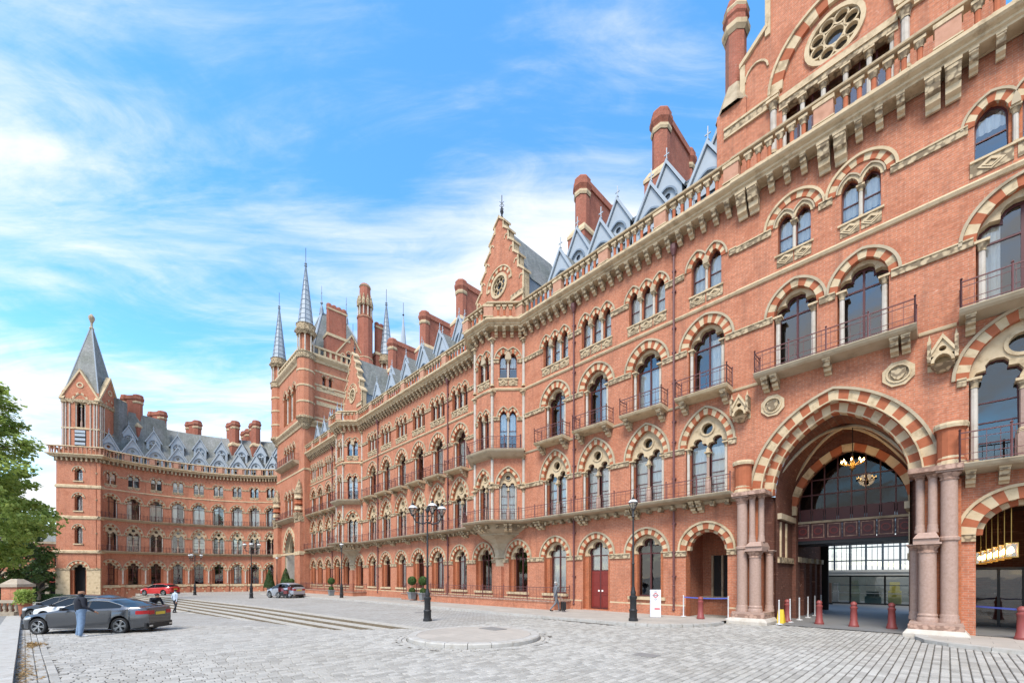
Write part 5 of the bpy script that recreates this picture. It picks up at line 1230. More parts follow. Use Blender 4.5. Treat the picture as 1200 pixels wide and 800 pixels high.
# the round island
isl = obj('traffic_island', MB().lathe([(ISR-.30, -.2), (ISR-.30, .135), (ISR*.5, .15), (0, .155)], 48, FLAG, (ISL.x, ISL.y, 0)), kind='structure')
for k in range(20):
    a0, a1 = 2*pi*k/20+.004, 2*pi*(k+1)/20-.004; rg = []
    for z, r0, r1 in ((-.3, ISR-.29, ISR), (.10, ISR-.29, ISR), (.135, ISR-.29, ISR-.03)):
        rg.append([(ISL.x+r*cos(a), ISL.y+r*sin(a), z) for r, aa in ((r1, lin(a0, a1, 3)), (r0, lin(a1, a0, 3))) for a in aa])
    obj('kerb_stone', MB().loft(rg, KERB), isl)
obj('manhole_cover', MB().box(-.42, .42, -.3, .3, .15, .162, mat_plain('cast_cover', (.22, .21, .2), .6)), isl, (ISL.x+.55, ISL.y+1.1, .002), -TH)
# ---------------------------------------------------------------- footway at the left with its wide kerb
FOOT = mat_flag('grey_footway', (.24, .235, .225), .6, .45, atan2(KD.y, KD.x)); ft = MB(); Ls = lin(-14, 46, 40)
def kp_(t, v, z): p = KA+KD*t+KN*v; return (p.x, p.y, g_low(p.x, p.y)+z)
for a, b in zip(Ls, Ls[1:]): ft.poly([kp_(a, -9.0, .13), kp_(b, -9.0, .13), kp_(b, -.62, .13), kp_(a, -.62, .13)], FOOT)
FW = obj('footway', ft, kind='structure')
for i in range(62):
    a, b = -14+i*.97, -14+(i+1)*.97-.008
    cs_ = [kp_(a, -.62, .135), kp_(b, -.62, .135), kp_(b, 0, .135), kp_(a, 0, .135)]
    obj('kerb_stone', MB().loft([[(x, y, z-.5) for x, y, z in cs_], [(x, y, z-.015) for x, y, z in cs_], cs_], KERB), FW)
# ---------------------------------------------------------------- real setts near the camera
def in_view(x, y):
    if y < 6.5 or y > 24: return False
    ix = 600+490*x/y; iy = 675+490*(2-g_low(x, y))/y
    return -40 < ix < 1240 and iy < 850
def blocked(x, y, mg=.05):
    P = Vector((x, y))
    if (P-ISL).length < ISR+.38: return True
    t, v = tv(x, y)
    if t > .0 and v > -.40*7: 
        if v > -.1: return True
        i = int(-v/.40); zst = g_up(x, y)-.135*i
        if zst > g_low(x, y)-.02: return True
    d = P-KA
    if d.dot(KN) < .62: return True
    # facade side
    w = DW-(SN*x+CT*y); u = (x-DW*SN)*-CT+(y-DW*CT)*SN
    if w < .9 and u > 5.3: return True
    if u > 6.3 and w < 5.4 and (u > 9.4 or (9.5-u)/3.05 < 1 and w < 1.6+3.4*sqrt(max(0, 1-((9.5-u)/3.05)**2))+.04): return True
    if u < .8 and w < 3.9-.0 and (u < .75) and w < (1.7 if u > .5 else 2.4+.55*min(1, (.5-u)) + .12*max(0, -u)): return True
    if w < .35: return True
    return False
rs = random.Random(5); NEAR = []; REST = MB()
def sett(lx, ly, wd, ln, rz, dz):
    """one block as 8-corner frustum, slightly domed edges"""
    h = .012; b = .010
    A = [(-wd/2, -ln/2), (wd/2, -ln/2), (wd/2, ln/2), (-wd/2, ln/2)]
    T = [(x-b*(1 if x > 0 else -1), y-b*(1 if y > 0 else -1)) for x, y in A]
    return A, T, h
def add_sett(m, cx, cy, wd, ln, rz, z):
    c, s = cos(rz), sin(rz); b = .011; V = []
    tx, ty = rs.uniform(-.012, .012), rs.uniform(-.012, .012)
    for k, (ins, dz) in enumerate(((0, -.03), (0, -.006), (b, .006))):
        for sx, sy in ((-1, -1), (1, -1), (1, 1), (-1, 1)):
            x, y = sx*(wd/2-ins), sy*(ln/2-ins); V.append((cx+c*x-s*y, cy+s*x+c*y, z+dz+tx*x+ty*y))
    bI = len(m.v); m.v += V; mi = m.mi(M_GEO)
    for r in (0, 4):
        for k in range(4): m.f.append((bI+r+k, bI+r+(k+1) % 4, bI+r+4+(k+1) % 4, bI+r+4+k)); m.m.append(mi)
    m.f.append((bI+8, bI+9, bI+10, bI+11)); m.m.append(mi)
cand = []
ROW = .148
lx0, lx1 = -40, 26
for i in range(int((lx1-lx0)/ROW)):
    lx = lx0+i*ROW; ly = -42+rs.random()*.2
    while ly < 0:
        ln = rs.uniform(.17, .29)
        cy_ = ly+ln/2; u, w = -lx, -cy_; p = fw(u, w); ly += ln
        x, y = p.x, p.y
        if y > 20.5 or not in_view(x, y) or blocked(x, y): continue
        cand.append((x*x+y*y, x, y, ROW-.019+rs.uniform(-.005, .003), ln-.017, -TH))
# gutter courses: four rows along the left kerb, rings round the island
for r in range(4):
    t = -10
    while t < 16:
        ln = rs.uniform(.2, .3); p = KA+KD*(t+ln/2)+KN*(.085+r*.148); t += ln
        if in_view(p.x, p.y): cand.append((p.x**2+p.y**2, p.x, p.y, ln-.012, .135, atan2(KD.y, KD.x)))
for r in range(2):
    R_ = ISR+.09+r*.15; n = int(2*pi*R_/.24)
    for k in range(n):
        a = 2*pi*(k+.5*r)/n; p = ISL+Vector((cos(a), sin(a)))*R_; cand.append((p.x**2+p.y**2, p.x, p.y, .135, .225, a))
cand.sort()
for k, (d, x, y, wd, ln, rz) in enumerate(cand):
    z = g_low(x, y)+rs.uniform(-.004, .004)
    if k < 290:
        m = MB(); add_sett(m, 0, 0, wd, ln, 0, 0); o = obj('sett', m, FC, (x, y, z), rz)
    else: add_sett(REST, x, y, wd, ln, rz, z)
o = obj('sett_field', REST, FC, kind='stuff')
# dark bedding under the real blocks, just above the sheet
bd = MB(); q = lin(-26, 26, 52)
ys = lin(6.4, 20.3, 14)
for a, b in zip(ys, ys[1:]):
    for x0, x1 in zip(q, q[1:]):
        xm, ym = (x0+x1)/2, (a+b)/2
        pts4 = [(x0, a), (x1, a), (x1, b), (x0, b)]
        if any((DW-(SN*x+CT*y)) < .5 or (Vector((x, y))-KA).dot(KN) < -.3 for x, y in pts4): continue
        if not any(in_view(x, y) for x, y in pts4): continue
        bd.poly([(x, y, g_low(x, y)-.014) for x, y in pts4], M_JOINT)
obj('bedding', bd, FC)
for t_, v_, r_ in ((6.5, 4.2, .34), (17, 6.5, .3)):
    p = SA+SD*t_+SNRM*v_; obj('manhole_cover', MB().lathe([(r_, -.03), (r_, .002), (r_*.9, .006), (r_*.88, .003), (0, .004)], 24, bpy.data.materials['cast_cover']), TER, (p.x, p.y, g_up(p.x, p.y)))
p = Vector((3.4, 10.6)); obj('drain_cover', MB().box(-.28, .28, -.22, .22, -.02, .012, bpy.data.materials['cast_cover']), FC, (p.x, p.y, .004), -TH)
# ================================================================ STATION BEYOND THE ARCH
STL = mat_plain('shed_steel', (.10, .14, .18), .5); CANO = mat_plain('canopy_paint', (.48, .48, .45), .6); CONC = mat_plain('concourse_grey', (.16, .18, .17), .7, 0, .3, 1.5)
sh = thing('train_shed', 'glazed gridded end screen and arched roof ribs of the train shed behind the archway', 'train shed', tuple(fw(6.65, -62)), -TH)
fr = MB(); RS = 34
for i in range(-6, 7):
    x = 1.9*i; zt_ = 8.4-x*x/26
    if zt_ > 2.5: fr.box(x-.12, x+.12, -.1, .1, 2.3, zt_, STL)
for i in range(-40, 41):
    x = .6*i; zt_ = 8.4-x*x/26
    if zt_ > 2.5: fr.box(x-.03, x+.03, -.05, .05, 2.3, zt_, STL)
for z in (2.4, 4.4, 6.4):
    w_ = sqrt(max(0, (8.4-z)*26)); fr.box(-w_, w_, -.08, .08, z-.09, z+.09, STL)
obj('screen_grid', fr, sh)
obj('screen_glass', MB().tess([[(2.0*i, 8.4-(2.0*i)**2/26) for i in range(6, -7, -1)]+[(-12, 2.3), (12, 2.3)]], .0, mat_glass('shed_glass', .12, (.92, .95, .97))), sh)
for y in (-40, -32, -24, -16, -8, -.3):
    r = MB(); pts = [(2.0*i, y, 8.6-(2.0*i)**2/26) for i in range(-6, 7)]
    for p, q in zip(pts, pts[1:]): r.tube(p, q, .28, STL, 6)
    obj('roof_rib', r, sh)
rg = MB()
for i in range(-6, 7, 1):
    x = 2.0*i; rg.tube((x, -42, 8.7-x*x/26), (x, 0, 8.7-x*x/26), .1, STL, 5)
obj('roof_purlin', rg, sh, kind='stuff')
gr_ = MB()
for i in range(-6, 6):
    a, b = 2.0*i, 2.0*(i+1); gr_.poly([(a, -30, 8.8-a*a/26), (b, -30, 8.8-b*b/26), (b, 0, 8.8-b*b/26), (a, 0, 8.8-a*a/26)], bpy.data.materials['shed_glass'])
obj('roof_glass', gr_, sh)
kf = thing('concourse_front', 'glass shop front under a pale flat canopy seen through the great arch', 'shop front', tuple(fw(3.05, -19)), -TH)
c = MB().box(-22, 14, -1.5, .3, 2.08, 2.42, CANO).box(-22, 14, -1.6, -1.5, 2.30, 2.46, CANO).box(-22, 14, -1.3, .3, 1.98, 2.08, IRON); obj('canopy', c, kf)
gb = MB()
for i in range(-9, 8): gb.box(i*1.9-.05, i*1.9+.05, -.05, .05, 0, 2.0, IRON)
gb.box(-22, 14, -.05, .05, .0, .10, IRON).box(-22, 14, -.04, .04, .78, .83, CANO).box(-22, 14, -.04, .04, 1.35, 1.4, STL)
obj('frame', gb, kf); obj('pane', MB().poly([(-22, 0, 0), (14, 0, 0), (14, 0, 2), (-22, 0, 2)], GLASSD), kf)
rs2 = random.Random(4)
for i in range(26):
    x = -18+i*1.15; hh = rs2.uniform(.5, 1.7); w_ = rs2.uniform(.3, .9); colr = rs2.choice(((.45, .45, .45), (.1, .2, .16), (.35, .05, .04), (.55, .5, .12), (.06, .07, .08), (.2, .25, .2), (.6, .6, .6)))
    q = MB().box(-w_/2, w_/2, 0, .5, 0, hh*.6, mat_plain('display_%d' % i, colr, .5, 0, .2)).box(-w_/2.6, w_/2.6, .05, .4, hh*.6, hh, mat_plain('display_top_%d' % i, tuple(x_*.7 for x_ in colr), .5))
    obj('display', q, kf, (x, rs2.uniform(.8, 3.0), 0))
obj('rear_wall', MB().box(-22, 14, 5.0, 5.2, 0, 2.4, CONC), kf)
kp2 = thing('advert_panel', 'brown freestanding display panel on the station floor beyond the arch', 'panel', tuple(fw(6.4, -17.3)), -TH)
obj('board', MB().box(-.62, .62, -.08, .08, .12, 1.55, mat_plain('board_brown', (.12, .075, .055), .5, 0, .4, 3)), kp2); obj('base', MB().box(-.66, .66, -.2, .2, .012, .12, IRON), kp2)
# ================================================================ LAMPS
LGL = mat_glass('lantern_glass', .25, (.85, .87, .86)); LCAP = mat_plain('lantern_white', (.62, .64, .65), .35)
def lamp_post(name, label, x, y, z, h, arms, group=None, rz=0):
    t = thing(name, label, 'street lamp', (x, y, z), rz, group)
    b = MB().lathe([(.20, 0), (.20, .10), (.165, .13), (.165, .42), (.19, .46), (.14, .52), (.14, .92), (.165, .97), (.17, 1.05), (.105, 1.10), (.12, 1.22), (.08, 1.32), (.07, 1.45)], 10, IRON)
    obj('base', b.mesh('base', True), t)
    p = MB().lathe([(.055, 1.4), (.05, 2.4), (.068, 2.45), (.046, 2.5), (.036, h-.95), (.08, h-.9), (.05, h-.85), (.045, h-.55)], 10, IRON); obj('pole', p.mesh('pole', True), t)
    def lantern(px, py, pz):
        l = MB().lathe([(.09, 0), (.21, .30)], 6, LGL); f = MB()
        for k in range(6):
            a = k*pi/3; f.tube((.09*cos(a), .09*sin(a), 0), (.22*cos(a), .22*sin(a), .31), .012, IRON, 4)
        f.lathe([(.06, -.06), (.10, -.03), (.10, .01)], 6, IRON); f.lathe([(.23, .30), (.24, .33), (.12, .46), (.07, .50), (.07, .55), (.025, .60), (.01, .74)], 6, IRON)
        c = MB().lathe([(.235, .335), (.20, .40), (.125, .465), (.07, .47)], 6, LCAP)
        o = obj('lantern', f, t, (px, py, pz)); obj('glass', l, o); obj('hood', c, o); o.scale = (.88,)*3
    if not arms: lantern(0, 0, h-.58)
    else:
        br = MB()
        for a in arms:
            ex, ey = .66*cos(a), .66*sin(a)
            pts = [(0, 0, h-1.0), (ex*.35, ey*.35, h-1.10), (ex*.8, ey*.8, h-1.0), (ex, ey, h-.72)]
            for p0, p1 in zip(pts, pts[1:]): br.tube(p0, p1, .03, IRON, 5)
            br.tube((0, 0, h-.75), (ex, ey, h-.74), .018, IRON, 4)
        br.lathe([(.05, h-.6), (.09, h-.5), (.02, h-.3)], 8, IRON); obj('bracket', br, t)
        for a in arms: lantern(.66*cos(a), .66*sin(a), h-.68)
lamp_post('street_lamp', 'black iron lamp post with three lanterns beside the round island', -3.80, 18.8, 0, 5.45, (pi, radians(25), radians(-60)))
lamp_post('street_lamp', 'single-lantern black lamp post standing on the pavement beside the white sign', 5.19, 17.9, .10, 5.35, ())
lamp_post('street_lamp', 'triple-lantern lamp post at the head of the steps beside the silver car', -26.0, 41.7, g_up(-26, 41.7), 5.7, (pi, radians(25), radians(-60)))
lamp_post('street_lamp', 'triple-lantern lamp post in front of the curved wing behind the steps', -40.2, 53, g_up(-40.2, 53), 5.4, (pi, radians(30), radians(-80)))
lamp_post('street_lamp', 'single-lantern lamp post on the hotel pavement beside a ball topiary planter', -15.9, 39.0, g_up(-15.9, 39), 5.3, ())
lamp_post('street_lamp', 'single-lantern lamp post before the pointed entrance arch of the tower', -31.2, 55.5, g_up(-31.2, 55.5), 5.0, ())
# lit lanterns in the side passage, chandelier in the gate
GLOW = mat_emit('lamp_glow', (1.0, .62, .22), 14); BRASS = mat_plain('brass', (.45, .28, .08), .35, .8)
for i in range(6):
    u, w = -1.42+.11*i, -.9-.6*i; p = fw(u, w, 2.85-.03*i); t = thing('hanging_lantern', '%s lit glass lantern from the mouth of the side archway' % ('first', 'second', 'third', 'fourth', 'fifth', 'sixth')[i], 'lantern', tuple(p), -TH, 'lanterns in the side archway')
    f = MB()
    for sx in (-1, 1):
        for sy in (-1, 1): f.box(sx*.13-.012, sx*.13+.012, sy*.13-.012, sy*.13+.012, -.22, .22, BRASS)
    for z in (-.22, .22): f.box(-.145, .145, -.145, .145, z-.015, z+.015, BRASS)
    f.tube((0, 0, .22), (0, 0, 1.8), .012, BRASS, 4); obj('frame', f, t)
    obj('flame', MB().lathe([(.0, -.1), (.06, -.05), (.045, .06), (0, .13)], 8, GLOW), t)
    g = MB()
    for k in range(4): a = k*pi/2; g.poly([(.125*(cos(a)-sin(a)), .125*(sin(a)+cos(a)), -.21), (.125*(cos(a)+sin(a)), .125*(sin(a)-cos(a)), -.21), (.125*(cos(a)+sin(a)), .125*(sin(a)-cos(a)), .21), (.125*(cos(a)-sin(a)), .125*(sin(a)+cos(a)), .21)], LGL)
    obj('pane', g, t)
    ll = bpy.data.lights.new('lantern_light', 'POINT'); ll.energy = 9; ll.color = (1, .65, .3); ll.shadow_soft_size = .08; lo = bpy.data.objects.new('lantern_light', ll); COL.objects.link(lo); lo.parent = t
p = fw(2.75, -2.2, 6.7); t = thing('chandelier', 'lit brass chandelier hanging under the vault of the great arch', 'chandelier', tuple(p))
f = MB().tube((0, 0, .2), (0, 0, 1.9), .015, IRON, 4).lathe([(0, -.3), (.1, -.2), (.05, .1), (.03, .3)], 8, BRASS)
for k in range(8): a = k*pi/4; f.tube((0, 0, -.1), (.36*cos(a), .36*sin(a), 0), .012, BRASS, 4); f.lathe([(.04, 0), (.05, .04), (.02, .06)], 6, BRASS, (.36*cos(a), .36*sin(a), 0))
obj('frame', f, t)
for k in range(8): a = k*pi/4; obj('bulb', MB().lathe([(0, 0), (.03, .04), (.02, .09), (0, .12)], 6, GLOW), t, (.36*cos(a), .36*sin(a), .06))
ll = bpy.data.lights.new('chandelier_light', 'POINT'); ll.energy = 14; ll.color = (1, .65, .3); ll.shadow_soft_size = .3; lo = bpy.data.objects.new('chandelier_light', ll); COL.objects.link(lo); lo.parent = t
# ================================================================ BOLLARDS, POSTS, SIGN
def gpt(x, y, z=0): Y = 490*(2-z)/(y-675); return ((x-600)/490*Y, Y, z)
bm_ = MB().lathe([(.17, 0), (.17, .07), (.145, .10), (.135, .20), (.12, .22), (.105, .70), (.125, .74), (.125, .78), (.095, .80), (.09, .86), (.11, .88), (.10, .95), (.05, 1.0), (0, 1.01)], 14, BOLM).mesh('bollard', True)
for i, (x, y) in enumerate(((922.5, 728.6), (960, 731), (1000.5, 734), (1045, 736.5))):
    o = thing('bollard', ('dark red bollard under the great arch closest to the porch-side pier', 'second dark red bollard under the great arch from the porch-side pier', 'third dark red bollard under the great arch from the porch-side pier', 'dark red bollard under the great arch closest to the lantern-side pier')[i], 'bollard', gpt(x, y), 0, 'bollards across the archway', bm_); 
thing('bollard', 'dark red bollard on the pavement in front of the open porch', 'bollard', gpt(821, 724.5, .1), 0, None, bm_)
thing('bollard', 'dark red bollard on the pavement before the lantern-lit side arch', 'bollard', gpt(1198, 749, .1), 0, None, bm_)
TAPE = mat_plain('blue_tape', (.07, .10, .38), .5); TAPEW = mat_plain('white_post', (.62, .62, .62), .4); YEL = mat_plain('yellow_plastic', (.65, .45, .03), .5)
post_m = MB().lathe([(.13, 0), (.13, .03), (.03, .05), (.028, .98), (.035, 1.0), (.02, 1.02)], 8, TAPEW).mesh('barrier_post', True)
PPOS = {'a': (801, 722, .1), 'b': (853.5, 725, .1), 'c': (1137, 742, .1)}
PW_ = {k: gpt(*v) for k, v in PPOS.items()}
thing('barrier_post', 'white barrier post with blue tape on the pavement beside the downpipe', 'post', PW_['a'], 0, None, post_m)
thing('barrier_post', 'white barrier post with blue tape against the left gate pier base', 'post', PW_['b'], 0, None, post_m)
thing('barrier_post', 'white barrier post with blue tape against the right gate pier', 'post', PW_['c'], 0, None, post_m)
for i, (u, w) in enumerate(((4.85, .1), (4.75, -1.2), (4.7, -2.6), (4.68, -4.2), (4.66, -5.6), (4.64, -7.0))):
    thing('barrier_post', '%s slim barrier post inward from the forecourt along the great arch passage wall' % ('first', 'second', 'third', 'fourth', 'fifth', 'sixth')[i], 'post', tuple(fw(u, w, .012)), 0, 'barrier posts in the archway', post_m)
def tape(p, q, name, label):
    p, q = Vector(p), Vector(q); m = MB(); n = 10
    P = [p.lerp(q, i/n)+Vector((0, 0, -.03*sin(pi*i/n))) for i in range(n+1)]; side = (q-p).cross(Vector((0, 0, 1))).normalized()*.003
    for a, b in zip(P, P[1:]): m.loft([[tuple(a-side), tuple(a+side), tuple(a+side+Vector((0, 0, .055))), tuple(a-side+Vector((0, 0, .055)))], [tuple(b-side), tuple(b+side), tuple(b+side+Vector((0, 0, .055))), tuple(b-side+Vector((0, 0, .055)))]], TAPE)
    c = (p+q)/2; return thing(name, label, 'barrier tape', (0, 0, 0), 0, None, m.mesh(name))
up = lambda k: (PW_[k][0], PW_[k][1], PW_[k][2]+.90)
tape(up('a'), up('b'), 'barrier_tape', 'blue tape stretched across the open porch'); e = fw(-3.4, 1.9); tape(up('c'), (e.x, e.y, 1.0), 'barrier_tape', 'blue tape stretched across the lantern-lit side arch')
yb_ = fw(4.95, -.6, .012); thing('wet_floor_sign', 'small yellow folding sign by the inner wall of the archway', 'sign', tuple(yb_), -TH, None, MB().loft([[(-.14, -.16, 0), (.14, -.16, 0), (.14, -.14, 0), (-.14, -.14, 0)], [(-.10, -.01, .58), (.10, -.01, .58), (.10, .01, .58), (-.10, .01, .58)]], YEL).loft([[(-.14, .14, 0), (.14, .14, 0), (.14, .16, 0), (-.14, .16, 0)], [(-.10, .012, .58), (.10, .012, .58), (.10, .03, .58), (-.10, .03, .58)]], YEL).mesh('wet_floor_sign'))
tx = gpt(768, 722.5, .1); tot = thing('totem_sign', 'white upright sign with a red and white roundel on the pavement', 'sign', tx, -.12)
obj('board', MB().box(-.24, .24, -.05, .05, 0, 1.28, mat_plain('sign_white', (.66, .66, .68), .45, 0, .03)), tot)
REDP = mat_plain('sign_red', (.55, .03, .04), .5); GREYP = mat_plain('sign_grey', (.25, .25, .27), .5)
obj('emblem', MB().tess([circle(0, 1.02, .105, 20), circle(0, 1.02, .07, 20)], -.054, REDP).tess([circle(0, 1.18, .05, 14), circle(0, 1.18, .03, 14)], -.054, GREYP).tess([circle(0, .84, .05, 14), circle(0, .84, .03, 14)], -.054, GREYP).box(-.14, .14, -.058, -.052, 1.0, 1.04, GREYP), tot)
obj('lettering', MB().box(-.05, .19, -.056, -.05, .36, .42, REDP), tot)
# low lightwell walls with railings in front of the range
def lightwell(u0, u1, label):
    t = thing('lightwell_wall', label, 'wall', F0, -TH); m = MB(); z = g_up(*fw((u0+u1)/2, 1.2)[:2])
    path = [(-u1, 0), (-u1, -1.45), (-u0, -1.45), (-u0, 0)]
    m.sweep(path, [(-.14, z), (.14, z), (.14, z+.42), (.17, z+.44), (.17, z+.52), (-.17, z+.52), (-.14, z+.44), (-.14, z)], BR); obj('wall', m, t)
    obj('coping', MB().sweep(path, [(-.19, z+.50), (.19, z+.50), (.19, z+.57), (-.19, z+.57)], PINKC), t); obj('railing', railing(path, .78, z+.57, .13, post=2.2), t)
lightwell(15.9, 33.3, 'low brick lightwell wall with thin railings under the stepped-gable bay'); lightwell(43.8, 60.9, 'low brick lightwell wall with railings close to the entrance tower')
# ================================================================ PLANTERS
def mat_leaf(name, c1, c2, tr=.35):
    m, N, L, B = nodes(name); g = N.new('ShaderNodeNewGeometry'); col = ramp(N, L, g.outputs['Random Per Island'], 0, 1, c1, c2)
    L.new(col, B.inputs['Base Color']); B.inputs['Roughness'].default_value = .55; B.inputs['Specular IOR Level'].default_value = .35
    t = N.new('ShaderNodeBsdfTranslucent'); L.new(col, t.inputs[0]); ms = N.new('ShaderNodeMixShader'); ms.inputs[0].default_value = tr
    L.new(B.outputs[0], ms.inputs[1]); L.new(t.outputs[0], ms.inputs[2]); L.new(ms.outputs[0], N['Material Output'].inputs[0]); return m
BOX_L = mat_leaf('box_leaf', (.04, .085, .022), (.11, .19, .045)); PLANE_L = mat_leaf('plane_leaf', (.20, .28, .05), (.50, .60, .17), .5); YEW_L = mat_leaf('yew_leaf', (.03, .065, .022), (.07, .13, .035))
BARK = mat_stone('bark', (.17, .145, .11), (.07, .055, .04), 0, 6); POT = mat_plain('planter_grey', (.19, .20, .205), .55); TERRA = mat_plain('terracotta', (.30, .11, .06), .8)
def leaf(m, c, n, size, rnd, mat):
    n = n.normalized(); x = n.orthogonal().normalized(); x.rotate(Matrix.Rotation(rnd.random()*6.28, 3, n)); y = n.cross(x); s = size*rnd.uniform(.7, 1.3)
    P = [c-x*s*.5, c-y*s*.42+x*s*.05+n*s*.12, c+x*s*.62, c+y*s*.42+x*s*.05+n*s*.12]; m.poly([tuple(p) for p in P], mat)
def foliage(shape, n, size, seed, mat):
    r = random.Random(seed); m = MB()
    for _ in range(n):
        c, nn = shape(r); leaf(m, c, nn+Vector((r.uniform(-.8, .8), r.uniform(-.8, .8), r.uniform(-.5, .8))), size, r, mat)
    return m
def rdir(r):
    z = r.uniform(-1, 1); a = r.uniform(0, 2*pi); q = sqrt(1-z*z); return Vector((q*cos(a), q*sin(a), z))
def ball(rad, cz):
    def f(r): d = rdir(r); return Vector((0, 0, cz))+d*rad*(1-.16*r.random()**2), d
    return f
def cone(rad, z0, z1):
    def f(r):
        h = 1-sqrt(r.random()); a = r.uniform(0, 2*pi); q = rad*(1-h)**.75*(1-.15*r.random()); return Vector((q*cos(a), q*sin(a), z0+(z1-z0)*h)), Vector((cos(a), sin(a), .35))
    return f
ball_me = foliage(ball(.36, 1.55), 1500, .075, 1, BOX_L).mesh('leaf_ball'); low_me = foliage(ball(.26, .72), 700, .07, 2, BOX_L).mesh('leaf_skirt'); cone_me = foliage(cone(.72, .55, 3.0), 3200, .10, 3, YEW_L).mesh('leaf_cone')
pot_me = MB().loft([[(sx*.21, sy*.21, 0) for sx, sy in ((-1, -1), (1, -1), (1, 1), (-1, 1))], [(sx*.27, sy*.27, .52) for sx, sy in ((-1, -1), (1, -1), (1, 1), (-1, 1))], [(sx*.31, sy*.31, .52) for sx, sy in ((-1, -1), (1, -1), (1, 1), (-1, 1))], [(sx*.31, sy*.31, .60) for sx, sy in ((-1, -1), (1, -1), (1, 1), (-1, 1))]], POT).mesh('planter'); stem_me = MB().tube((0, 0, .5), (0, 0, 1.4), .035, BARK, 6).mesh('stem')
def planter(u, w, label, kind='ball', s=1, group=None, z=None):
    p = fw(u, w); z = g_up(p.x, p.y)+.1 if z is None else z; t = thing('topiary_planter', label, 'planter', (p.x, p.y, z), -TH, group); t.scale = (s,)*3
    obj('planter', pot_me, t); obj('stem', stem_me, t)
    if kind == 'ball': obj('foliage', ball_me, t); obj('foliage', low_me, t)
    else: obj('foliage', cone_me, t)
planter(45.9, 3.0, 'ball topiary in a grey planter on the hotel pavement beside a lamp post')
planter(30.9, 2.0, 'ball topiary by the lightwell wall, the one nearer the tower', group='planters by the lightwell wall'); planter(29.2, 2.0, 'ball topiary by the lightwell wall, the one nearer the gatehouse', group='planters by the lightwell wall')
planter(60.3, 3.4, 'ball topiary by the tower, the one nearer its entrance arch', group='ball planters by the tower'); planter(59.0, 3.2, 'ball topiary by the tower, the one farther from its entrance arch', group='ball planters by the tower')
planter(71.9, 2.6, 'cone-shaped evergreen at the tower entrance on the curved wing side', 'cone', 1.15, 'cone topiaries at the entrance'); planter(63.6, 2.6, 'cone-shaped evergreen at the tower entrance on the long range side', 'cone', 1.15, 'cone topiaries at the entrance')
# ================================================================ TREES
def interp(tab, x):
    for (a, va), (b, vb) in zip(tab, tab[1:]):
        if x <= b: f = (x-a)/(b-a); f = max(0, min(1, f)); return va+(vb-va)*f
    return tab[-1][1]
def tree(name, label, x, y, z, h, prof, seed, n_cl, n_lf, size, mat, trunk_r=.32, group=None, clump=.95):
    """prof: crown radius against height fraction"""
    r = random.Random(seed); t = thing(name, label, 'tree', (x, y, z), 0, group)
    tr = MB(); top = Vector((r.uniform(-.3, .3), r.uniform(-.3, .3), h*.62)); last = Vector((0, 0, 0)); n = 7
    for i in range(n):
        q = Vector((top.x*(i+1)/n+r.uniform(-.1, .1), top.y*(i+1)/n+r.uniform(-.1, .1), top.z*(i+1)/n)); tr.tube(last, q, trunk_r*(1-.75*i/n)*(1.35 if i == 0 else 1), BARK, 9, trunk_r*(1-.75*(i+1)/n)); last = q
    cls = []
    for k in range(n_cl):
        hf = r.uniform(.05, 1)**.9; R = interp(prof, hf); a = r.uniform(0, 2*pi); q = R*sqrt(r.uniform(.12, 1)); cls.append(Vector((q*cos(a), q*sin(a), h*(.12+.88*hf))))
    for k in range(0, n_cl, max(1, n_cl//34)):
        c = cls[k]; s0 = Vector((0, 0, min(h*.6, max(h*.16, c.z-.55*Vector((c.x, c.y)).length)))); mid = s0.lerp(c, .5)+Vector((0, 0, .35)); tr.tube(s0, mid, .10, BARK, 5, .06); tr.tube(mid, c, .06, BARK, 5, .015)
    obj('trunk', tr, t)
    m = MB()
    for c in cls:
        rad = clump*r.uniform(.6, 1.25); out = Vector((c.x, c.y, (c.z-h*.5)*.8)).normalized()
        for _ in range(n_lf):
            d = rdir(r); p = c+Vector((d.x*rad, d.y*rad, d.z*rad*.6))*r.random()**.45; leaf(m, p, out*.6+Vector((0, 0, .8))+rdir(r)*.9, size, r, mat)
    obj('crown', m, t); return t
tree('plane_tree', 'large light green plane tree over the parapet wall at the road end', -42.5, 31.5, -.6, 18.6, [(0, 3.2), (.12, 4.4), (.35, 5.6), (.6, 5.2), (.8, 4.0), (.93, 2.4), (1, .6)], 11, 300, 115, .27, PLANE_L)
tree('plane_tree', 'darker tree with low branches standing behind the plane tree', -55.5, 45.0, -1.0, 13, [(0, 3), (.3, 4.2), (.7, 3.6), (1, .5)], 12, 150, 90, .30, mat_leaf('dark_leaf', (.05, .09, .02), (.13, .20, .05)))
tree('street_tree', 'small dark leafy street tree beside the awning building', -64.5, 57.0, -1.2, 7, [(0, 1.5), (.4, 2.0), (1, .4)], 13, 60, 70, .28, YEW_L, .16, None, .7)
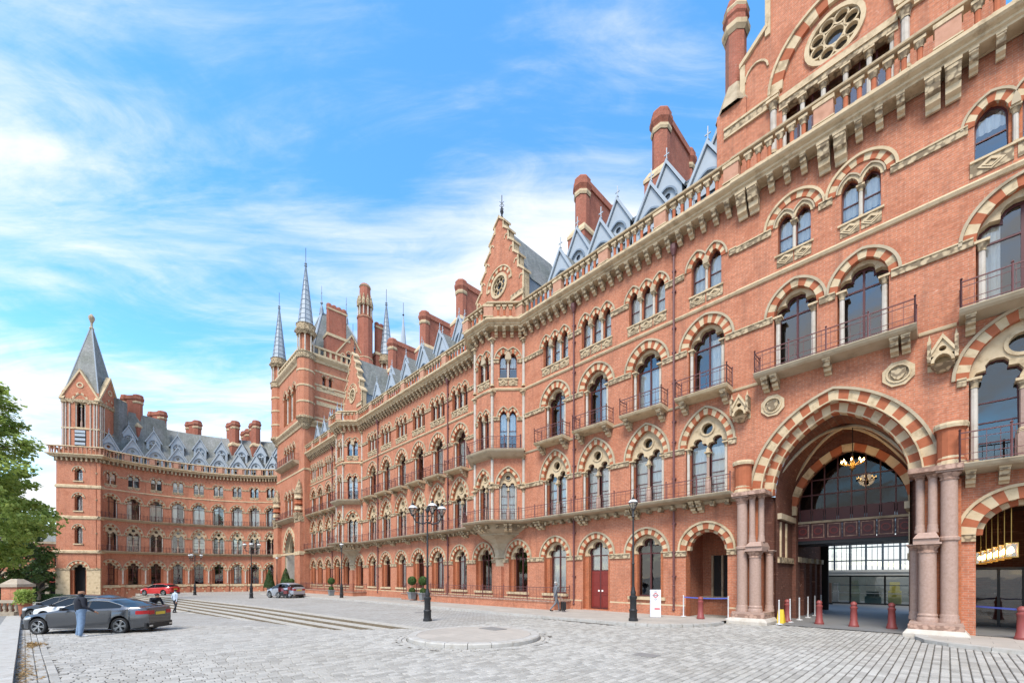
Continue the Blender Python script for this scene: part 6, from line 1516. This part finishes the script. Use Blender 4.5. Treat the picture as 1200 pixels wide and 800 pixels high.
# ================================================================ PARAPET WALL, PILLAR AND POT AT THE LEFT
BALS = mat_stone('parapet_stone', (.40, .34, .27), (.18, .15, .11), 0, 3)
zl = g_low(-36, 28)
w = thing('parapet_wall', 'low stone balustraded parapet wall under the tree', 'wall', (-38.5, 27.6, zl), radians(4))
obj('plinth', MB().box(-6, 5.4, -.2, .2, 0, .42, BALS), w); obj('coping', MB().box(-6.05, 5.45, -.26, .26, 1.02, 1.2, BALS), w)
bm2 = MB().lathe([(.10, .42), (.10, .48), (.06, .52), (.11, .70), (.07, .92), (.10, .97), (.10, 1.02)], 8, BALS).mesh('baluster', True)
for i in range(32): obj('baluster', bm2, w, (-5.8+i*.36, 0, 0))
pl = thing('brick_pillar', 'red brick gate pillar with stone cap at the end of the parapet wall', 'pillar', (-34.2, 28.9, g_low(-34, 29)), radians(4))
obj('shaft', MB().box(-.5, .5, -.5, .5, 0, 2.05, BR), pl); obj('base', MB().box(-.58, .58, -.58, .58, 0, .3, BR), pl); obj('cap', MB().box(-.6, .6, -.6, .6, 2.05, 2.25, BALS).loft([[(sx*.55, sy*.55, 2.25) for sx, sy in ((-1, -1), (1, -1), (1, 1), (-1, 1))], [(sx*.2, sy*.2, 2.6) for sx, sy in ((-1, -1), (1, -1), (1, 1), (-1, 1))]], BALS), pl)
pt = thing('potted_shrub', 'leafy shrub in a terracotta pot beside the brick pillar', 'potted plant', (-31.7, 27.2, g_low(-31.7, 27.2)+.13), 0)
obj('pot', MB().lathe([(.22, 0), (.30, .75), (.34, .76), (.34, .85), (.28, .86)], 14, TERRA), pt); obj('foliage', foliage(lambda r: (Vector((0, 0, 1.25))+Vector((rdir(r).x*.42, rdir(r).y*.42, rdir(r).z*.5))*r.random()**.3, rdir(r)), 1300, .11, 5, PLANE_L), pt)
# street beyond: hedge and a low stone building with red awnings
hd = thing('clipped_hedge', 'low clipped green hedge across the street end', 'hedge', (-66.5, 57.5, g_low(-66, 57)), radians(6)); obj('foliage', foliage(lambda r: (Vector((r.uniform(-7, 4.5), r.choice((-.4, .4))*r.uniform(.7, 1), r.uniform(.1, 1.0))), Vector((0, -1, .5))), 7000, .2, 6, YEW_L), hd); obj('core', MB().box(-7, 4.5, -.3, .3, 0, .92, mat_plain('hedge_core', (.02, .04, .012), .9)), hd)
ab = thing('awning_building', 'stone-fronted street building with dark windows and red awnings behind the tree', 'building', (-80, 72, -1.4), radians(28)); m = MB()
SW = w_round(.7, 5.2, 7.0, .75, t=.2, n=9, seed=200)
for i in range(-6, 6): wall_panel(m, i*2.4, i*2.4+2.4, 4.2, 9.0, [(SW, i*2.4+1.2)], BR); place(SW, ab, i*2.4+1.2); m.box(i*2.4-.25, i*2.4+.25, -.15, .3, 0, 4.2, STD)
m.box(-14.4, 14.4, -.2, .4, 3.8, 4.25, STD).box(-14.4, 14.4, 1.0, 1.2, 0, 9, DARK).box(-14.6, 14.6, -.3, 6, 9.0, 9.4, STD); obj('wall', m, ab)
AWN = mat_plain('red_awning', (.35, .03, .03), .7)
for i in range(-6, 6): obj('awning', MB().loft([[(-.9, 0, 3.4), (.9, 0, 3.4), (.9, 0, 3.45), (-.9, 0, 3.45)], [(-.9, -1.2, 2.6), (.9, -1.2, 2.6), (.9, -1.2, 2.65), (-.9, -1.2, 2.65)]], AWN).box(-.9, .9, -1.21, -1.19, 2.4, 2.62, AWN), ab, (i*2.4+1.2, 0, 0))
pr_ = MB().poly([(-14.6, -.3, 9.4), (14.6, -.3, 9.4), (14.6, 3, 12.5), (-14.6, 3, 12.5)], SLATE).poly([(-14.6, 6, 9.4), (14.6, 6, 9.4), (14.6, 3, 12.5), (-14.6, 3, 12.5)], SLATE); obj('roof', pr_, ab)
# fallen leaves in the gutter
r = random.Random(8); lf = MB(); LIT = mat_leaf('fallen_leaf', (.20, .11, .035), (.34, .22, .08), .1)
for _ in range(420):
    t_ = abs(r.gauss(0, 1))*5-2; v_ = abs(r.gauss(0, .14))+.03; p = KA+KD*t_+KN*v_; leaf(lf, Vector((p.x, p.y, g_low(p.x, p.y)+.016+r.random()*.01)), Vector((r.uniform(-.3, .3), r.uniform(-.3, .3), 1)), .06, r, LIT)
for _ in range(260):
    p = KA+KD*(8+r.gauss(0, .45))+KN*(.2+abs(r.gauss(0, .16))); leaf(lf, Vector((p.x, p.y, g_low(p.x, p.y)+.018+r.random()*.02)), Vector((r.uniform(-.4, .4), r.uniform(-.4, .4), 1)), .07, r, LIT)
o = obj('fallen_leaves', lf, kind='stuff'); o['label'] = 'brown fallen leaves lying in the gutter along the wide kerb'; o['category'] = 'leaves'
# ================================================================ CARS
TYRE = mat_plain('tyre', (.018, .018, .019), .8); RIM = mat_plain('alloy', (.42, .43, .44), .3, .8, .05); CARG = mat_plain('car_glass', (.010, .011, .012), .06, 0, .05, 2, .35); BLK = mat_plain('black_trim', (.015, .015, .016), .4); CHR = mat_plain('chrome', (.65, .65, .66), .15, 1, .02); TAILM = mat_plain('tail_red', (.38, .012, .015), .2, 0, .1); HEADM = mat_plain('head_glass', (.55, .57, .6), .1, 0, .05); PLATE = mat_plain('plate_yellow', (.62, .47, .05), .5, 0, .03)
WH_T = MB(); WH_T.lathe([(.245, -.10), (.30, -.112), (.325, -.09), (.33, 0), (.325, .09), (.30, .112), (.245, .10), (.245, -.10)], 28, TYRE); TY_ME = WH_T.mesh('tyre', True)
def rim_mesh():
    m = MB(); m.lathe([(.255, -.10), (.255, .09), (.235, .10), (.22, .06), (.22, -.10)], 28, RIM); m.lathe([(.22, -.02), (0, -.021)], 20, BLK); m.lathe([(.055, .02), (.055, .075), (0, .08)], 12, RIM)
    for k in range(5):
        for s_ in (-1, 1):
            a = 2*pi*k/5+s_*.13; m.loft([[(.045*cos(a)+.014*sin(a)*q, .045*sin(a)-.014*cos(a)*q, z) for q, z in ((-1, .03), (1, .03), (1, .07), (-1, .07))], [(.235*cos(a+s_*.03)+.016*sin(a)*q, .235*sin(a+s_*.03)-.016*cos(a)*q, z) for q, z in ((-1, .05), (1, .05), (1, .085), (-1, .085))]], RIM)
    return m.mesh('rim')
RIM_ME = rim_mesh()
def car(name, label, loc, rz, paint, L=4.85, Wd=.92, wb=(.88, 3.90), belt=None, roof=None, pillars=(2.62,), screen=(1.42, 2.15), back=(3.35, 4.2), roofmat=None, group=None, tailm=TAILM):
    """nose at x=0 pointing -X, tail at x=L; lofted body with cut wheel arches"""
    belt = belt or [(0, .62), (.08, .70), (.5, .80), (1.42, .95), (2.5, 1.0), (3.6, 1.05), (4.3, 1.08), (4.75, 1.05), (L, .97)]
    roof = roof or [(0, 0), (1.40, .93), (1.75, 1.17), (2.15, 1.36), (2.5, 1.425), (2.95, 1.435), (3.35, 1.395), (3.8, 1.24), (4.22, 1.06), (L, 0)]
    t = thing(name, label, 'car', loc, rz, group); N_ = 110; rows = []; xs = [L*i/N_ for i in range(N_+1)]
    for x in xs:
        e = min(x, L-x); wd = Wd*(1-.22*max(0, 1-e/.85)**2.0-.12*max(0, 1-e/.22)**2); zb = interp(belt, x); zr = max(zb+.004, interp(roof, x)); zs = .20+.08*max(0, 1-e/.5)**2
        for xw in wb:
            d = abs(x-xw)
            if d < .385: zs = max(zs, sqrt(.385**2-d*d)+.325)
        zs = min(zs, zb-.12); zm = min(max(.56, zs+.05), zb-.09); gh = zr-zb; wg = wd*.92-gh*.40; k = min(1, gh/.10)
        rows.append([(wd*.80, zs), (wd*.97, zs+.03), (wd, zm), (wd*.985, zb-.07), (wd*.92, zb), (wg, zb+gh*.82), (wg-.10*k-.02, zr-.012*k), (wg*.5, zr+.012), (0, zr+.018)])
    body = MB(); win = {'windscreen': MB(), 'rear_window': MB(), 'side_window': [MB(), MB()]}
    for i in range(N_):
        x0, x1 = xs[i], xs[i+1]; xm = (x0+x1)/2; A, B_ = rows[i], rows[i+1]; gh = interp(roof, xm)-interp(belt, xm)
        for s_ in (-1, 1):
            for j in range(8):
                q = [(x0, s_*A[j][0], A[j][1]), (x1, s_*B_[j][0], B_[j][1]), (x1, s_*B_[j+1][0], B_[j+1][1]), (x0, s_*A[j+1][0], A[j+1][1])]
                if s_ < 0: q = q[::-1]
                q = q[::-1]
                if j == 4 and gh > .13 and screen[0]+.30 < xm < back[1]-.22 and not any(abs(xm-p) < .045 for p in pillars): win['side_window'][0 if s_ < 0 else 1].poly(q, CARG)
                elif j == 4 and gh > .05: body.poly(q, BLK if screen[0] < xm < back[1] and any(abs(xm-p) < .045 for p in pillars) else paint)
                elif j >= 5 and screen[0]+.04 < xm < screen[1]-.05: win['windscreen'].poly(q, CARG)
                elif j >= 5 and back[0]+.10 < xm < back[1]-.05: win['rear_window'].poly(q, CARG)
                elif j == 0: body.poly(q, BLK)
                elif j >= 5 and gh > .1 and roofmat: body.poly(q, roofmat)
                else: body.poly(q, paint)
    for R_, x, f in ((rows[0], 0, 1), (rows[-1], L, -1)):
        P = [(x, y, z) for y, z in R_]+[(x, -y, z) for y, z in reversed(R_[:-1])]; body.poly(P[::f], paint)
    for (a, b) in ((0, wb[0]-.38), (wb[0]+.38, wb[1]-.38), (wb[1]+.38, L)): body.box(a+.02, b-.02, -Wd*.78, Wd*.78, .19, .42, BLK)
    for xw in wb: body.box(xw-.42, xw+.42, -Wd*.62, Wd*.62, .40, .72, BLK)
    bo = obj('body', body.mesh('body', True), t)
    for k in ('windscreen', 'rear_window'): obj(k, win[k].mesh(k, True), t)
    for q in win['side_window']:
        if q.f: obj('side_window', q.mesh('side_window', True), t)
    trim = MB()
    for s_ in (-1, 1):
        pts = [(x, s_*(interp([(xx, r_[5][0]) for xx, r_ in zip(xs, rows)], x)+.012), interp([(xx, r_[5][1]) for xx, r_ in zip(xs, rows)], x)) for x in lin(screen[0]+.32, back[1]-.2, 26)]
        for p, q in zip(pts, pts[1:]): trim.tube(p, q, .014, CHR, 4)
        trim.box(wb[0]+.42, wb[1]-.42, s_*Wd*.97-.015, s_*Wd*.97+.015, .225, .262, CHR)
        for p in pillars[:1]:
            for xx in (p-.30, p+.62): trim.box(xx-.10, xx+.10, s_*Wd*.985-.02, s_*Wd*.985+.022, .80, .825, paint)
    obj('trim', trim, t)
    for s_ in (-1, 1):
        m = MB().loft([[(screen[0]+.42, s_*.88, .98), (screen[0]+.56, s_*.90, .98), (screen[0]+.56, s_*.90, 1.02), (screen[0]+.42, s_*.88, 1.02)], [(screen[0]+.34, s_*1.05, .97), (screen[0]+.48, s_*1.05, .97), (screen[0]+.48, s_*1.05, 1.10), (screen[0]+.36, s_*1.05, 1.10)], [(screen[0]+.36, s_*1.08, .99), (screen[0]+.47, s_*1.08, .99), (screen[0]+.47, s_*1.08, 1.08), (screen[0]+.37, s_*1.08, 1.08)]], BLK); obj('mirror', m, t)
        yy = lambda x, j: interp([(xx, r_[j][0]) for xx, r_ in zip(xs, rows)], x)
        h = MB()
        for x in lin(.04, .52, 6)[:-1]: h.poly([(x, s_*(yy(x, 3)+.008), interp(belt, x)-.20), (x+.097, s_*(yy(x+.097, 3)+.008), interp(belt, x+.097)-.18), (x+.097, s_*(yy(x+.097, 3)+.006), interp(belt, x+.097)-.07), (x, s_*(yy(x, 3)+.006), interp(belt, x)-.07)], HEADM)
        obj('headlight', h, t); h = MB()
        for x in lin(L-.36, L-.01, 6)[:-1]: h.poly([(x, s_*(yy(x, 3)+.010), .80), (x+.07, s_*(yy(x+.07, 3)+.010), .79), (x+.07, s_*(yy(x+.07, 3)+.008), .95), (x, s_*(yy(x, 3)+.008), .93)], tailm)
        ye = yy(L-.005, 3); h.box(L-.01, L+.012, min(s_*ye*.98, s_*ye*.55), max(s_*ye*.98, s_*ye*.55), .77, .93, tailm); obj('tail_light', h, t)
    obj('number_plate', MB().box(L, L+.015, -.26, .26, .74, .86, PLATE), t); obj('bumper', MB().box(L-.06, L+.03, -Wd*.7, Wd*.7, .28, .40, BLK).box(-.03, .06, -Wd*.66, Wd*.66, .24, .42, BLK).box(-.012, .02, -.4, .4, .44, .62, BLK), t)
    for s_ in (-1, 1): obj('exhaust', MB().box(L-.02, L+.045, s_*.55-.09, s_*.55+.09, .27, .33, CHR), t)
    for xw in wb:
        for s_ in (-1, 1):
            wo = obj('wheel', None, t, (xw, s_*(Wd-.115), .33)); wo.rotation_euler = (pi/2 if s_ < 0 else -pi/2, 0, 0)
            obj('tyre', TY_ME, wo); obj('rim', RIM_ME, wo)
    return t
def paint(name, c, metal=.0, rough=.3): return mat_plain(name, c, rough, metal, .04, 2, .5, .6)
GREY = paint('graphite_paint', (.12, .125, .135), .85, .24); WHITEP = paint('white_paint', (.62, .63, .64)); REDC = paint('red_paint', (.48, .02, .02)); SILV = paint('silver_paint', (.42, .45, .50), .5); BLACKC = paint('black_paint', (.018, .018, .02))
def gz(x, y): return g_low(x, y)
ca, cb_ = (-19.95, 16.75), (-14.97, 17.12)
car('parked_car', 'graphite grey saloon car parked nose to the wide kerb beside the man in jeans', (ca[0], ca[1]+.9, gz(-18.5, 17.5)), atan2(cb_[1]-ca[1], cb_[0]-ca[0]), GREY, L=4.82, wb=(.80, 3.88))
hb = [(0, .66), (.1, .78), (.9, .93), (2.5, 1.0), (3.6, 1.05), (4.2, 1.02)]; hr = [(0, 0), (.85, .93), (1.25, 1.18), (1.75, 1.46), (2.3, 1.52), (3.2, 1.50), (3.75, 1.32), (4.05, 1.06), (4.2, 0)]
hatch = dict(L=4.2, wb=(.78, 3.34), belt=hb, roof=hr, screen=(.86, 1.75), back=(3.5, 4.05), pillars=(2.15,))
car('parked_car', 'white hatchback with black roof half hidden behind the graphite saloon', (-25.2, 22.6, gz(-24, 23)), radians(3), WHITEP, roofmat=BLACKC, **hatch)
car('parked_car', 'black hatchback nose just showing behind the white hatchback', (-28.6, 25.0, gz(-27, 25)), radians(3), BLACKC, **hatch)
car('parked_car', 'small red car parked along the foot of the curved wing', (-47.4, 54.0, g_up(-46, 54)), radians(-4), REDC, **hatch)
car('parked_car', 'silver hatchback parked at the head of the steps beside a motorcycle', (-24.9, 43.6, g_up(-24, 43.6)), radians(-28), SILV, **hatch)
# motorcycle
mc = thing('motorcycle', 'dark red touring motorcycle parked beside the silver hatchback', 'motorcycle', (-22.6, 41.4, g_up(-22.6, 41.4)), radians(-20))
for x in (-.72, .72):
    wo = obj('wheel', None, mc, (x, 0, .31)); wo.rotation_euler = (pi/2, 0, 0); wo.scale = (.94, .94, .6); obj('tyre', TY_ME, wo); obj('rim', RIM_ME, wo)
MRED = paint('motorcycle_red', (.14, .02, .025))
obj('frame', MB().tube((-.72, 0, .31), (-.42, 0, .95), .04, CHR).tube((.72, 0, .31), (.1, 0, .38), .05, IRON).box(-.3, .3, -.16, .16, .25, .58, IRON).tube((-.15, .2, .25), (.75, .2, .32), .05, CHR, 8), mc)
obj('tank', MB().loft([[(-.4, y, z) for y, z in ((-.08, .72), (.08, .72), (.06, .9), (-.06, .9))], [(-.15, y, z) for y, z in ((-.18, .68), (.18, .68), (.13, .98), (-.13, .98))], [(.15, y, z) for y, z in ((-.1, .68), (.1, .68), (.07, .88), (-.07, .88))]], MRED), mc)
obj('seat', MB().loft([[(.1, y, z) for y, z in ((-.12, .72), (.12, .72), (.1, .82), (-.1, .82))], [(.5, y, z) for y, z in ((-.15, .72), (.15, .72), (.13, .84), (-.13, .84))], [(.85, y, z) for y, z in ((-.1, .8), (.1, .8), (.08, .92), (-.08, .92))]], BLK), mc)
obj('fairing', MB().loft([[(-.62, y, z) for y, z in ((-.14, .7), (.14, .7), (.12, 1.0), (-.12, 1.0))], [(-.38, y, z) for y, z in ((-.3, .6), (.3, .6), (.24, 1.1), (-.24, 1.1))]], MRED).tube((-.42, -.38, 1.06), (-.42, .38, 1.06), .025, IRON), mc); obj('windshield', MB().poly([(-.55, -.18, 1.0), (-.55, .18, 1.0), (-.36, .15, 1.36), (-.36, -.15, 1.36)], CARG), mc); obj('top_box', MB().box(.72, 1.08, -.2, .2, .82, 1.12, MRED), mc)
for s_ in (-1, 1): obj('pannier', MB().box(.42, .85, s_*.3-.1, s_*.3+.1, .45, .75, MRED), mc)
# ================================================================ PEOPLE
def skin_person(name, label, loc, rz, H, J, bones, mats, hair=None, extra=None):
    """J: joint -> (x, y, z, radius) for a 1.78 m figure; bones: (a, b, material key)"""
    k = H/1.78; names = list(J); me = bpy.data.meshes.new(name)
    me.from_pydata([tuple(c*k for c in J[n][:3]) for n in names], [(names.index(a), names.index(b)) for a, b, _ in bones], [])
    tmp = bpy.data.objects.new('tmp', me); COL.objects.link(tmp)
    sk = tmp.modifiers.new('s', 'SKIN'); sk.use_smooth_shade = True
    for n, v in zip(names, me.skin_vertices[0].data):
        r = J[n][3]; r = r if isinstance(r, tuple) else (r, r); v.radius = (r[0]*k, r[1]*k); v.use_root = (n == 'pelvis')
    sb_ = tmp.modifiers.new('u', 'SUBSURF'); sb_.levels = 2; sb_.render_levels = 2
    dg = bpy.context.evaluated_depsgraph_get(); out = bpy.data.meshes.new_from_object(tmp.evaluated_get(dg)); bpy.data.objects.remove(tmp)
    keys = list(mats); out.materials.clear()
    for q in keys: out.materials.append(mats[q])
    segs = [(Vector(J[a][:3])*k, Vector(J[b][:3])*k, keys.index(m), (J[a][3] if not isinstance(J[a][3], tuple) else J[a][3][0])*k) for a, b, m in bones]
    for p in out.polygons:
        c = p.center; best = None
        for a, b, m, r in segs:
            d = b-a; f = max(0, min(1, (c-a).dot(d)/max(1e-9, d.length_squared))); q = ((a+d*f)-c).length-r*.8
            if best is None or q < best[0]: best = (q, m)
        p.material_index = best[1]; p.use_smooth = True
    out.name = name
    t = thing('person', label, 'person', loc, rz, None, out)
    if hair:
        hm, hc, hr_, keep = hair; m = MB(); n = 12; hc = Vector(hc)*k; hr_ = hr_*k
        R = [[(hc.x+hr_*cos(2*pi*i/n)*sin(a), hc.y+hr_*1.1*sin(2*pi*i/n)*sin(a), hc.z+hr_*1.12*cos(a)) for i in range(n)] for a in lin(.05, keep, 6)]
        m.loft(R, hm, True); obj('hair', m.mesh('hair', True), t)
    for nm, m in (extra or []): obj(nm, m, t)
    return t
def base_joints(lh, rh, le, re_, lk, rk, lf_, rf_, lean=0, headturn=0, bend=None):
    """standing figure facing -Y, parametric hands / elbows / knees / feet"""
    L_ = lean
    J = {'pelvis': (0, 0, .95, (.155, .115)), 'waist': (0, -L_*.3, 1.10, (.145, .105)), 'chest': (0, -L_*.7, 1.32, (.17, .12)), 'collar': (0, -L_, 1.46, (.10, .09)), 'neck': (0, -L_-.01, 1.52, .055), 'jaw': (0, -L_-.03, 1.60, (.062, .07)), 'skull': (0, -L_-.015, 1.675, (.078, .092)), 'crown': (0, -L_-.005, 1.735, (.055, .065)), 'nose': (0, -L_-.115, 1.63, .012)}
    for s_, n, hand, el, kn, ft in ((1, 'l', lh, le, lk, lf_), (-1, 'r', rh, re_, rk, rf_)):
        J['sh'+n] = (s_*.19, -L_*.9, 1.43, .068); J['el'+n] = (*el, .046); J['wr'+n] = (*hand, .031)
        e, h = Vector(el), Vector(hand); d = (h-e).normalized(); pm = h+d*.075; J['pa'+n] = (*pm, (.038, .022)); sd = d.cross(Vector((0, 1, 0))); sd = sd.normalized() if sd.length > .1 else Vector((1, 0, 0)); fw_d = sd.cross(d).normalized()
        for i in range(4):
            o_ = (i-1.5)*.021; ln = (.062, .075, .07, .055)[i]; b = pm+sd*o_+d*.02; J['f%d%sa' % (i, n)] = (*b, .0095); J['f%d%sb' % (i, n)] = (*(b+d*ln*.55+fw_d*.006), .009); J['f%d%sc' % (i, n)] = (*(b+d*ln*.85+fw_d*.028), .008)
        J['t%sa' % n] = (*(h+d*.02+sd*.03+fw_d*.01), .0105); J['t%sb' % n] = (*(h+d*.075+sd*.05+fw_d*.025), .0095)
        J['hip'+n] = (s_*.095, 0, .90, .092); J['kn'+n] = (*kn, .064); J['an'+n] = (*ft, .044); J['he'+n] = (ft[0], ft[1]+.03, .045, .042); J['to'+n] = (ft[0]+s_*.025, ft[1]-.17, .032, .036)
    bones = [('pelvis', 'waist', 'top'), ('waist', 'chest', 'top'), ('chest', 'collar', 'top'), ('collar', 'neck', 'skin'), ('neck', 'jaw', 'skin'), ('jaw', 'skull', 'skin'), ('skull', 'crown', 'hair'), ('jaw', 'nose', 'skin')]
    for n in 'lr':
        bones += [('collar', 'sh'+n, 'top'), ('sh'+n, 'el'+n, 'top'), ('el'+n, 'wr'+n, 'top'), ('wr'+n, 'pa'+n, 'skin'), ('wr'+n, 't%sa' % n, 'skin'), ('t%sa' % n, 't%sb' % n, 'skin'), ('pelvis', 'hip'+n, 'leg'), ('hip'+n, 'kn'+n, 'leg'), ('kn'+n, 'an'+n, 'leg'), ('an'+n, 'he'+n, 'shoe'), ('he'+n, 'to'+n, 'shoe')]
        for i in range(4): bones += [('pa'+n, 'f%d%sa' % (i, n), 'skin'), ('f%d%sa' % (i, n), 'f%d%sb' % (i, n), 'skin'), ('f%d%sb' % (i, n), 'f%d%sc' % (i, n), 'skin')]
    return J, bones
SKB = mat_plain('skin', (.36, .20, .13), .6, 0, .08); SKD = mat_plain('skin_tan', (.26, .13, .075), .6, 0, .08); NAVY = mat_plain('navy_cloth', (.012, .014, .022), .9, 0, .3, 9); JEAN = mat_plain('washed_denim', (.16, .24, .36), .9, 0, .45, 12); WSH = mat_plain('white_shoe', (.68, .68, .68), .6); SUIT = mat_plain('grey_suit', (.15, .155, .17), .85, 0, .12, 9); BSH = mat_plain('black_shoe', (.012, .012, .012), .4); LSH = mat_plain('pale_shirt', (.42, .49, .58), .9, 0, .15, 9); TRO = mat_plain('dark_trousers', (.02, .021, .028), .9); HAIRW = mat_plain('grey_hair', (.38, .36, .34), .8); HAIRB = mat_plain('dark_hair', (.015, .012, .01), .7)
# man in jeans, phone to his ear, seen from behind at his right
J, Bn = base_joints((.10, -.02, 1.60), (-.36, -.18, .98), (.30, -.12, 1.30), (-.30, .0, 1.15), (.11, -.02, .50), (-.12, .01, .50), (.13, .03, .085), (-.15, .05, .085))
for q in ('waist', 'pelvis'): J[q] = (*J[q][:3], (.175, .15))
J['chest'] = (*J['chest'][:3], (.20, .155)); J['kn'+'l'] = (*J['knl'][:3], .08); J['knr'] = (*J['knr'][:3], .08); J['anl'] = (*J['anl'][:3], .058); J['anr'] = (*J['anr'][:3], .058)
mx_, my_ = -16.45, 15.95
skin_person('person', 'man in dark navy top and washed blue jeans holding a phone to his ear', (mx_, my_, g_low(mx_, my_)+.005), radians(150), 1.78, J, Bn, {'top': NAVY, 'leg': JEAN, 'skin': SKD, 'hair': SKD, 'shoe': WSH}, None, [('phone', MB().box(.115, .125, -.10, -.03, 1.58, 1.72, BLK))]).scale = (1.28, 1.28, 1)
# man in a grey suit walking with a case
J, Bn = base_joints((.24, -.22, .90), (-.24, .20, .88), (.25, .02, 1.14), (-.25, .10, 1.13), (.10, -.20, .52), (-.10, .02, .50), (.10, -.26, .10), (-.10, .36, .13))
px_, py_ = 2.40, 23.0
skin_person('person', 'man in a grey suit walking along the pavement pulling a small case', (px_, py_, .105), radians(105), 1.62, J, Bn, {'top': SUIT, 'leg': SUIT, 'skin': SKB, 'hair': HAIRW, 'shoe': BSH}, (HAIRW, (0, 0, 1.68), .092, 1.5))
wc = thing('wheeled_case', 'small black wheeled case behind the man in the grey suit', 'suitcase', (px_+.42, py_-.05, .105), radians(15)); obj('body', MB().box(-.1, .1, -.16, .16, .07, .5, BLK), wc); obj('handle', MB().tube((0, -.1, .5), (-.22, -.08, .84), .012, CHR).tube((0, .1, .5), (-.22, .08, .84), .012, CHR).tube((-.22, -.08, .84), (-.22, .08, .84), .016, BLK), wc)
for s_ in (-1, 1): obj('wheel', MB().lathe([(.045, -.02), (.045, .02)], 10, BLK).mesh('wheel'), wc, (0, s_*.13, .045)).rotation_euler = (pi/2, 0, 0)
# walker in a pale shirt on the far side, seen from behind
J, Bn = base_joints((.25, -.10, .90), (-.25, .12, .88), (.26, .04, 1.14), (-.26, .06, 1.13), (.09, -.12, .52), (-.09, .02, .50), (.08, -.08, .09), (-.08, .22, .12))
wx_, wy_ = -25.7, 31.9
skin_person('person', 'person in a pale blue shirt and dark trousers walking below the steps', (wx_, wy_, g_low(wx_, wy_)+.005), radians(170), 1.78, J, Bn, {'top': LSH, 'leg': TRO, 'skin': SKB, 'hair': HAIRB, 'shoe': BSH}, (HAIRB, (0, 0, 1.68), .09, 1.6))
# man bending over behind the boot of the saloon
J, Bn = base_joints((.25, -.55, .95), (-.22, -.58, .92), (.27, -.38, 1.15), (-.25, -.40, 1.14), (.10, -.06, .50), (-.10, -.04, .50), (.11, .02, .085), (-.11, .05, .085), lean=.30)
for q in ('neck', 'jaw', 'skull', 'crown', 'nose', 'collar'): x_, y_, z_, r_ = J[q]; J[q] = (x_, y_-.10, z_-.12, r_)
bx_, by_ = -16.9, 19.6
skin_person('person', 'person in a dark jacket leaning over beside the boot of the graphite saloon', (bx_, by_, g_low(bx_, by_)+.005), radians(70), 1.72, J, Bn, {'top': NAVY, 'leg': TRO, 'skin': SKB, 'hair': HAIRB, 'shoe': BSH}, (HAIRB, (0, -.40, 1.56), .09, 1.5))
